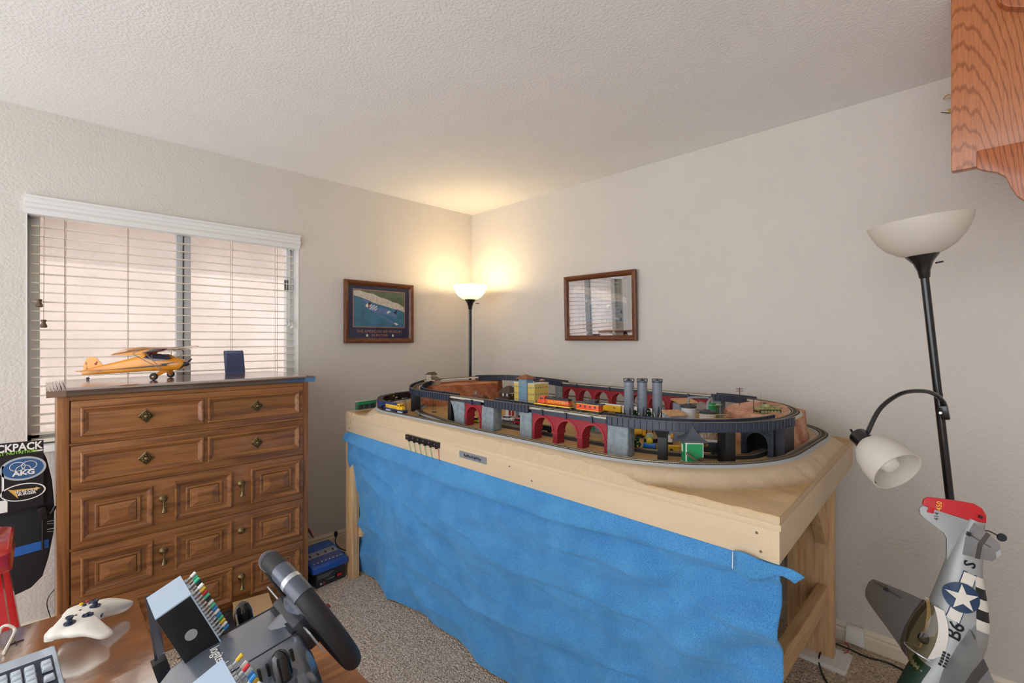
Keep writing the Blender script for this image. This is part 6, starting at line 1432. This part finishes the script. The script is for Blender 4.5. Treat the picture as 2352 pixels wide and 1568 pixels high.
# fin and rudder: flat section in the plane z=0
def flat(pts, th, name, m_, bev=.002): return MB(PW).prism(pts, -th/2, th/2).build(name, m_, wp, world=True, bevel=bev)
flat([(-.047, .120), (-.036, .124), (-.024, .119), (-.017, .110), (.001, .058), (.011, .048), (.075, .027), (.03, .02), (-.05, .012), (-.056, .022)], .010, 'fin', M_silv)
flat([(-.049, .121), (-.064, .123), (-.074, .117), (-.092, .065), (-.103, .025), (-.099, .007), (-.085, -.006), (-.066, -.012), (-.057, .02), (-.0485, .094)], .009, 'rudder', M_redp)
flat([(-.05, .109), (-.034, .108), (-.037, .093), (-.05, .094)], .0108, 'rudder_balance', M_redp, .001)
# tailplane halves
for s_ in (-1, 1):
    P_ = [[(x, .014+dy, s_*z) for x, dy in ((x0, 0), ((x0+x1)/2, .005), (x1, 0), ((x0+x1)/2, -.005))] for x0, x1, z in ((-.056, .034, .012), (-.048, .018, .1), (-.04, .006, .158), (-.03, -.006, .17))]
    MB(PW).loft(P_).build('tailplane', M_silv, wp, world=True, smooth=True, ang=40)
    Q_ = [[(x, .014+dy, s_*z) for x, dy in ((x0-.001, 0), ((x0+x1)/2, .0062), (x1+.001, 0), ((x0+x1)/2, -.0062))] for x0, x1, z in ((-.0495, .021, .085), (-.0475, .0165, .108))]
    MB(PW).loft(Q_).build('tailplane_band', M_grey2, wp, world=True)
    MB(PW).bar((-.024, .019, s_*.03), (-.022, .0185, s_*.14), .0016).build('elevator_hinge', M_grey2, wp, world=True)
    # wings
    W_ = []
    WY = lambda z: -.05+.085*z
    for x0, x1, z, th in ((.195, .415, .03, .026), (.215, .40, .13, .022), (.25, .39, .3, .017), (.29, .385, .47, .012), (.305, .378, .535, .007), (.325, .36, .555, .002)):
        yy = WY(z); ch = x1-x0
        W_.append([(x0+ch*a, yy+th*bb, s_*z) for a, bb in ((0, 0), (.25, .35), (.6, .6), (.88, .45), (1, 0), (.88, -.35), (.6, -.42), (.25, -.2))])
    MB(PW).loft(W_).build('wing', M_silv, wp, world=True, smooth=True, ang=40)
    B_ = []
    for x0, x1, z, th in ((.222, .398, .165, .0215), (.230, .396, .205, .0205)):
        yy = WY(z); ch = x1-x0; B_.append([(x0+ch*a, yy+th*bb, s_*z) for a, bb in ((-.003, 0), (.25, .4), (.6, .64), (.88, .5), (1.004, 0), (.88, -.4), (.6, -.46), (.25, -.24))])
    MB(PW).loft(B_).build('wing_band', M_grey2, wp, world=True, smooth=True)
    MB(PW).bar((.275, WY(.3)+.0075, s_*.3), (.306, WY(.5)+.0055, s_*.5), .0022).build('aileron_gap', M_grey2, wp, world=True); MB(PW).box(.285, .297, WY(.4)+.004, WY(.4)+.016, *sorted((s_*.398, s_*.402))).build('control_horn', M_black, wp, world=True)
    MB(PW).loft([[(.175, -.055, s_*.03), (.23, -.04, s_*.036), (.34, -.035, s_*.04), (.43, -.06, s_*.036), (.34, -.08, s_*.03), (.23, -.078, s_*.03)], [(.205, -.0485, s_*.08), (.26, -.038, s_*.08), (.33, -.036, s_*.08), (.405, -.047, s_*.08), (.33, -.055, s_*.08), (.26, -.05, s_*.08)]]).build('wing_fillet', M_silv, wp, world=True, smooth=True, ang=60)
MB(PW).tube([(-.045, -.012, 0), (-.05, -.022, -.002), (-.048, -.042, -.002)], .0016, 6).build('tail_gear_wire', M_black, wp, world=True); MB(PW).lathe([(0, -.004), (.009, -.004), (.0105, 0), (.009, .004), (0, .004)], 14, (-.047, -.05, -.002)).build('tail_wheel', M_tyre, wp, world=True, smooth=True)
for s_ in (-1, 1): MB(PW).box(-.08, -.073, .002, .009, *sorted((s_*.004, s_*.012))).build('control_horn', M_black, wp, world=True)
MB(PW).box(-.03, -.02, .02, .026, -.036, -.028).build('control_horn', M_black, wp, world=True)
# insignia and codes on the near side (z negative)
def side(x, y, off=.0015): c, w_, h_ = fsec(x); r_ = min(.999, abs((y-c)/(h_/2))); return -((1-r_**2.5)**(1/2.5))*w_/2-off
def decal(name, pts, m_, off):
    b = MB(PW); n = len(pts); cx, cy = sum(p[0] for p in pts)/n, sum(p[1] for p in pts)/n
    b.add([(cx, cy, side(cx, cy, off))]+[(x, y, side(x, y, off)) for x, y in pts]+[((x+cx)/2, (y+cy)/2, side((x+cx)/2, (y+cy)/2, off)) for x, y in pts], [[0, n+1+i, n+1+(i+1) % n] for i in range(n)]+[[n+1+i, 1+i, 1+(i+1) % n, n+1+(i+1) % n] for i in range(n)]); return b.build(name, m_, wp, world=True)
sx, sy = .134, -.012
for k_, m_, of in ((1, M_ins, .0008), (.86, M_wht, .0014)):
    for d_ in (-1, 1): q = sx+d_*.046; l_, h_ = .02*k_, .0145*k_; decal('insignia_bar', [(q-l_, sy-h_), (q, sy-h_), (q+l_, sy-h_), (q+l_, sy+h_), (q, sy+h_), (q-l_, sy+h_)], m_, of)
decal('insignia_disc', [(sx+.036*math.cos(2*PI*i/28), sy+.036*math.sin(2*PI*i/28)) for i in range(28)], M_ins, .0042)
decal('insignia_star', [(sx+(.0335 if i % 2 == 0 else .0134)*math.cos(PI*i/5+PI/2), sy+(.0335 if i % 2 == 0 else .0134)*math.sin(PI*i/5+PI/2)) for i in range(10)], M_wht, .0070)
def code(body, x, y, size, m_=M_sblk):
    o = text('lettering', body, size, m_, wp, PW @ frameM((x, y, 0), (-1, 0, .0), (0, 1, 0)), .0003, world=True, bold=.0006)
    T = PW.inverted() @ PM[wp.name]; Ti = T.inverted()
    bm = bmesh.new(); bm.from_mesh(o.data); bmesh.ops.subdivide_edges(bm, edges=[e for e in bm.edges if e.calc_length() > .006], cuts=3); bmesh.ops.triangulate(bm, faces=bm.faces)
    for v_ in bm.verts: q = T @ v_.co; q.z = side(q.x, q.y, .0022); v_.co = Ti @ q
    bm.to_mesh(o.data); bm.free()
code('S', .048, -.006, .034); code('B6', .219, -.024, .042)
text('lettering', '414', .0145, M_sblk, wp, PW @ frameM((-.034, .085, -.0056), (-1, .25, 0), (-.25, -1, 0) if False else (.25, 1, 0)), .0004, world=True)
text('lettering', '450', .0165, MATS['print_yellow'], wp, PW @ frameM((-.063, .0885, -.0052), (-1, .25, 0), (.25, 1, 0)), .0004, world=True)

# ================================================================== floor things
ot = thing('wall_outlet', 'beige electrical outlet plate on the right wall under the table', 'outlet', tuple(onX(1824, 1262, 0)))
oy = onX(1824, 1262, 0); M_bg = mat('outlet_beige', S(206, 194, 168), .4)
pl_ = MB().box(-.006, 0, oy.y-.038, oy.y+.038, oy.z-.06, oy.z+.06).build('cover_plate', M_bg, ot, world=True, bevel=.003)
for dz in (-.02, .02): MB().box(-.0075, -.005, oy.y-.017, oy.y+.017, oy.z+dz-.014, oy.z+dz+.014).build('socket', mat('socket_dark', S(120, 108, 88), .5), pl_, world=True)
M_foam = mat('polystyrene', S(232, 230, 226), .8, bump=.8, bs=120)
fo = thing('foam_block', 'torn white foam block beneath the table leg by the wall', 'foam block', (l3.x-.02, l3.y-.01, 0))
b = MB(); b.grid(1, 1, lambda u, v: (0, 0, 0)) if False else None
b.loft([[(l3.x-.09+.01*nz(i, z*90, 3), 0, 0) if False else (l3.x+q[0]*(.15+.008*nz(i*.7, z*60, 1)), l3.y-.02+q[1]*(.19+.01*nz(i*.9, z*70, 1, 4)), z) for i, q in enumerate(rrect(1, 1, .06, 3))] for z in (-.0, .004, .012, .018)]); b.build('block', M_foam, fo, world=True, smooth=True, ang=40)
tb.location.z = 0
f2 = thing('foam_offcut', 'white foam offcut leaning on the baseboard beside the leg', 'foam block', (-.04, l3.y-.12, 0)); b = MB(); b.hexa([(-.045, l3.y-.145, .019), (-.018, l3.y-.145, .019), (-.018, l3.y-.075, .019), (-.045, l3.y-.075, .019)], [(-.038, l3.y-.14, .085), (-.016, l3.y-.14, .088), (-.016, l3.y-.08, .09), (-.038, l3.y-.078, .084)]); b.build('slab', M_foam, f2, world=True, bevel=.003)
cb = thing('black_cord', 'thin black cord running over the carpet towards the warplane', 'cord', tuple(onZ(1890, 1500, .0)))
MB().tube(spline([onZ(1920, 1600, .004), onZ(1888, 1545, .004), onZ(1882, 1505, .02), onZ(1905, 1477, .045), onZ(1945, 1488, .03), onZ(1990, 1508, .006), onZ(2040, 1522, .004), onZ(2090, 1548, .004), onZ(2150, 1590, .004)], 8), .0035, 8).build('cord', M_black, cb, world=True, smooth=True)
rw = thing('red_wire', 'short red wire at the foot of the table leg', 'wire', tuple(onZ(1945, 1490, .02))); MB().tube(spline([onZ(1940, 1476, .03), onZ(1950, 1484, .03), onZ(1946, 1497, .022), onZ(1938, 1499, .021)], 6), .002, 6).build('wire', MATS['wire_red'], rw, world=True)
# power supply and charger beside the dresser
M_psu = mat('psu_black', S(40, 42, 46), .45); M_chg = mat('charger_blue', S(24, 78, 160), .35, coat=.3)
ps = thing('power_supply', 'black power supply box on the carpet beside the dresser', 'power supply', (-1.455, -.38, 0), R(5))
MB().box(-.088, .088, -.105, .105, .004, .082).build('case', M_psu, ps, bevel=.002)
for x, c_ in ((-.062, M_sil), (-.044, M_pred)): MB().lathe([(.006, 0), (.006, .004), (.004, .01), (0, .011)], 10, (0, 0, 0), 'y').build('terminal', c_, ps).matrix_local = Matrix.Translation((x, -.105, .02)) @ Matrix.Rotation(PI, 4, 'Z')
sw2 = MB().box(.028, .062, -.108, -.104, .024, .046).build('switch_plate', M_black, ps); MB().box(.033, .057, -.113, -.107, .028, .042).build('red_rocker', mat('rocker_red', S(214, 30, 34), .3), sw2, bevel=.001)
text('lettering', '7-10 AMP', .012, M_tgrey, ps, frameM((-.005, -.1056, .03), (1, 0, 0), (0, 0, 1))); 
for k in range(4): MB().box(-.08, .02-k*.012, -.1056, -.104, .066-k*.006, .0672-k*.006).build('print_line', M_tgrey, ps)
ch = thing('battery_charger', 'blue four bay battery charger sitting on the power supply', 'battery charger', (-1.462, -.38, .082), R(5))
MB().loft([[(x, y, z) for y, z in ((-.118, .004), (-.118, .034), (-.10, .04), (.05, .074), (.11, .076), (.112, .004))] for x in (-.105, .105)]).build('case', M_chg, ch, bevel=.004)
sl2 = math.atan2(.034, .15); CM = frameM((0, -.03, .0562), (1, 0, 0), (0, math.cos(sl2), math.sin(sl2)))
MB(CM).box(-.092, .092, -.062, .025, 0, .0012).build('panel', mat('panel_navy', S(66, 76, 124), .5), ch); MB(CM).box(-.092, .092, .0, .05, .0, .0016).build('display_strip', mat('panel_grey', S(140, 142, 150), .4), ch)
for k in range(4):
    x = -.069+k*.046; MB(CM).box(x-.004, x+.004, .012, .03, .0, .004).build('slot', M_black, ch)
    for dx in (-.012, .0, .012): MB(CM).lathe([(.003, .001), (.003, .003), (0, .0034)], 8, (x+dx, -.05, 0)).build('led_button', M_ltrim if dx else MATS['tip_blue'], ch)
MB().box(.106, .13, -.04, .02, .02, .03).build('side_plug', M_black, ch)
cbl = thing('charger_cables', 'bundle of dark cables hanging between the dresser and the charger', 'cable', (-1.5, -.1, .1))
for k in range(3): MB().tube(spline([(-1.56+.004*k, -.06, .46-.02*k), (-1.545, -.05-.006*k, .36), (-1.50+.01*k, -.06, .26), (-1.44+.008*k, -.10, .20), (-1.43, -.20, .165)], 6), .003, 6).build('cable', MATS['wire_red'] if k == 2 else M_psu, cbl, world=True, smooth=True)
pk = thing('plug_lead', 'black plug lead lying on the carpet behind the charger', 'cord', (-1.3, -.3, 0)); MB().tube(spline([(-1.31, -.25, .16), (-1.30, -.22, .1), (-1.27, -.24, .06), (-1.2, -.26, .03)], 6), .0032, 6).build('cord', M_black, pk, world=True); MB().lathe([(.005, 0), (.01, .01), (.011, .03), (.007, .036), (0, .037)], 12, (-1.312, -.25, .15)).build('plug', M_black, pk, world=True, smooth=True)
wb2 = thing('white_brick', 'white power brick on the carpet between charger and blanket', 'adapter', (-1.30, -.36, 0), R(20)); MB().box(-.04, .04, -.02, .02, 0, .028).build('case', M_ltrim, wb2, bevel=.004); MB().tube([(.04, 0, .012), (.09, .02, .006)], .003, 6).build('lead', M_black, wb2)
# things on the floor in front of the dresser
bx = thing('cardboard_box', 'small open cardboard box on the carpet before the dresser', 'box', (-1.90, -.66, 0), R(-10)); M_card = mat('cardboard', S(206, 170, 122), .85)
MB().box(-.075, .075, -.09, .09, 0, .118).build('box_body', M_card, bx, bevel=.002); MB().hexa([(-.075, -.09, .118), (.075, -.09, .118), (.075, .09, .118), (-.075, .09, .118)], [(-.077, -.092, .1215), (.077, -.092, .1215), (.077, .092, .1215), (-.077, .092, .1215)]).build('lid', M_card, bx)
tc_ = thing('tool_case', 'black case with an upright clip handle beside the cardboard box', 'case', (-2.07, -.72, 0), R(-8))
MB().box(-.085, .075, -.10, .10, 0, .13).build('body', mat('case_black', S(46, 48, 52), .5), tc_, bevel=.01); MB().hexa([(-.005, -.02, .13), (.03, -.02, .13), (.03, .02, .13), (-.005, .02, .13)], [(.045, -.014, .175), (.065, -.014, .175), (.065, .014, .175), (.045, .014, .175)]).build('clip_handle', M_black, tc_, bevel=.003); MB().tube([(-.03, -.05, .131), (-.02, -.06, .145), (.02, -.05, .145), (.03, -.04, .131)], .003, 6).build('wire_bail', M_sil, tc_)
en = thing('white_binder', 'white binder lying in front of the black case', 'binder', (-2.0, -.99, 0), R(12)); MB().box(-.12, .13, -.15, .13, 0, .05).build('cover', M_ltrim, en, bevel=.004); MB().box(-.115, .132, -.145, .125, .008, .042).build('pages', mat('pages', S(220, 214, 204), .8), en)
# ------------------------------------------------------------------ backrest with stickered panel, red stool
y0 = -.43
oc = thing('padded_backrest', 'black padded chair backrest with a stickered panel clipped on it', 'chair', (-2.72, -.38, 0)); M_fab = mat('black_fabric', S(26, 28, 32), .75, bump=.3, bs=300)
def OP(px, py, y=y0): p = onY(px, py, y); return (p.x, p.z)
out = [OP(-60, 1030), OP(60, 1022), OP(92, 1030), OP(108, 1060), OP(120, 1110), OP(127, 1160), OP(124, 1220), OP(112, 1280), OP(98, 1325), OP(72, 1352), OP(30, 1372), OP(-60, 1395)]
out = [(min(x_, -2.568), z_) for x_, z_ in out]; MB().prism(out, y0+.005, y0+.075, 'y').build('backrest', M_fab, oc, world=True, bevel=.012)
MB().box(-2.86, -2.80, y0+.02, y0+.06, 0, .45).build('support_post', M_black, oc, world=True)
pan = [OP(-60, 1030), OP(0, 1018), OP(100, 1009), OP(100, 1156), OP(0, 1182), OP(-60, 1194)]
M_pan = mat('panel_black', S(22, 23, 26), .4); pn_ = MB().prism(pan, y0-.012, y0-.004, 'y').build('panel', M_pan, oc, world=True)
def FT(px, py, dy=-.0135): p = onY(px, py, y0); return frameM((p.x, y0+dy, p.z), (1, 0, -.0), (0, 0, 1))
text('lettering', 'BACKPACK', .040, M_ltrim, pn_, FT(28, 1028), align='CENTER', world=True, bold=.0012, xs=.8); text('lettering', 'MEAT NUTRITION', .0155, mat('lime_print', S(140, 200, 60), .6), pn_, FT(32, 1037+2), world=True, bold=.0004)
def oval(px, py, w_, h_, m_, dy, name): p = onY(px, py, y0); return MB().prism([(p.x+w_*math.cos(2*PI*i/32), p.z+h_*math.sin(2*PI*i/32)) for i in range(32)], y0+dy, y0-.011, 'y').build(name, m_, pn_, world=True)
M_sb = mat('sticker_blue', S(52, 92, 140), .4); M_sg = mat('sticker_grey', S(176, 184, 190), .4)
oval(54, 1074, .0635, .046, M_sg, -.0128, 'sticker'); oval(54, 1074, .056, .0385, M_sb, -.0134, 'sticker_field')
p = onY(54, 1074, y0); rb = MB()
for dx, dz in ((-.016, .010), (.016, .010), (0, -.004)): rb.tube([(p.x+dx+.021*math.cos(2*PI*i/20), y0-.0138, p.z+dz+.017*math.sin(2*PI*i/20)) for i in range(20)], .0011, 4, True)
stuff(rb.build('sticker_rings', M_ltrim, pn_, world=True)); text('lettering', 'AKG', .026, M_ltrim, pn_, FT(55, 1084, -.0142), world=True, bold=.0008, xs=1.15)
oval(54, 1128, .062, .034, M_ltrim, -.0128, 'sticker'); oval(54, 1128, .057, .030, M_pan, -.0134, 'sticker_field')
p = onY(54, 1128, y0); MB().prism([(p.x-.042, p.z+.018), (p.x-.028, p.z+.014), (p.x+.034, p.z+.010), (p.x+.034, p.z+.014), (p.x+.048, p.z+.006), (p.x+.03, p.z-.001), (p.x+.032, p.z+.004), (p.x-.02, p.z+.008), (p.x-.014, p.z-.022)], y0-.014, y0-.012, 'y').build('arrow', mat('sticker_gold', S(222, 172, 80), .4), pn_, world=True)
text('lettering', 'IN-N-OUT', .0135, M_ltrim, pn_, FT(62, 1125, -.0144), world=True, bold=.0004); text('lettering', 'BURGER', .0135, M_ltrim, pn_, FT(62, 1131, -.0144), world=True, bold=.0004)
p = onY(7, 1105, y0); MB().box(p.x-.003, p.x+.003, y0-.0128, y0-.011, p.z-.06, p.z+.06).build('white_bar', M_ltrim, pn_, world=True); p = onY(0, 1162, y0); MB().box(p.x-.03, p.x+.02, y0-.0128, y0-.011, p.z-.025, p.z+.022).build('white_label', M_ltrim, pn_, world=True); p = onY(87, 1033, y0); MB().box(p.x-.014, p.x+.014, y0-.0128, y0-.011, p.z-.003, p.z+.003).build('white_dash', M_ltrim, pn_, world=True)
tpv = [OP(20, 1262), OP(112, 1238), OP(112, 1257), OP(20, 1283)]; MB().prism(tpv, y0+.001, y0+.006, 'y').build('blue_tape', mat('painters_tape', S(30, 96, 176), .6), oc, world=True)
for py_ in (1197, 1215):
    c_ = MB().tube([(OP(108, py_)[0], y0-.002, OP(108, py_)[1]), (OP(124, py_-3)[0], y0-.004, OP(124, py_-3)[1]), (OP(124, py_+4)[0], y0-.004, OP(124, py_+4)[1]), (OP(108, py_+5)[0], y0-.002, OP(108, py_+5)[1])], .0012, 5).build('binder_clip', M_sil, oc, world=True)
MB().bar((OP(88, 1178)[0], y0-.015, OP(88, 1178)[1]), (OP(108, 1172)[0], y0-.015, OP(108, 1172)[1]), .03, .05).build('clamp_body', M_black, oc, world=True, bevel=.006)
MB().tube(spline([(OP(104, 1172)[0], y0-.015, OP(104, 1172)[1]), (OP(116, 1176)[0], y0-.015, OP(116, 1176)[1]), (OP(126, 1160)[0], y0-.015, OP(126, 1160)[1])], 6), .006, 8).build('clamp_handle', M_black, oc, world=True); MB().tube([(OP(98, 1190)[0], y0-.006, OP(98, 1190)[1]), (OP(98, 1262)[0], y0-.006, OP(98, 1262)[1])], .004, 8).build('clamp_bar', M_black, oc, world=True)
cw = thing('hanging_cord', 'thin dark cord hanging down the wall beside the dresser', 'cord', (-2.6, -.03, 0)); MB().tube(spline([onY(128, 1350, -.03), onY(112, 1370, -.03), onY(108, 1390, -.03), onY(116, 1420, -.03), onY(118, 1460, -.03)], 6), .002, 6).build('cord', M_black, cw, world=True)
# red metal stool
ys_ = -.80; c_ = onY(34, 1203, ys_); sx_ = c_.x; M_red = mat('stool_red', S(204, 26, 38), .25, coat=.7)
so_ = thing('metal_stool', 'red metal stool standing left of the dresser', 'stool', (sx_-.16, ys_-.14, 0)); zt = c_.z+.002
sec_ = []
for k, z in ((.96, zt), (1, zt-.006), (1.0, zt-.05), (1.02, zt-.055)): sec_.append([(sx_-.155+q[0]*k, ys_-.155+q[1]*k, z) for q in rrect(.31, .31, .04, 4)])
MB().loft(sec_).build('seat', M_red, so_, world=True, smooth=True, ang=40)
for a in (-1, 1):
    for c in (-1, 1):
        t0 = Vector((sx_-.155+a*.13, ys_-.155+c*.13, zt-.05)); t1 = Vector((sx_-.155+a*.21, ys_-.155+c*.21, 0)); w1, w2 = .036, .02
        b = MB(); b.loft([[p+Vector((-a*w_, c*.004, 0)), p+Vector((a*.004, c*.004, 0)), p+Vector((a*.004, -c*w_, 0)), p+Vector((a*-.002, -c*w_, 0)), p+Vector((a*-.004, -c*.004, 0)), p+Vector((-a*w_, -c*.002, 0))] for p, w_ in ((t0, .05), (t0.lerp(t1, .2), .04), (t1, .025))]); b.build('leg', M_red, so_, world=True)
for a in (-1, 1):
    MB().box(sx_-.155+a*.165-.003, sx_-.155+a*.165+.003, ys_-.155-.16, ys_-.155+.16, .27, .295).build('stretcher', M_red, so_, world=True); MB().box(sx_-.155-.16, sx_-.155+.16, ys_-.155+a*.165-.003, ys_-.155+a*.165+.003, .27, .295).build('stretcher', M_red, so_, world=True)
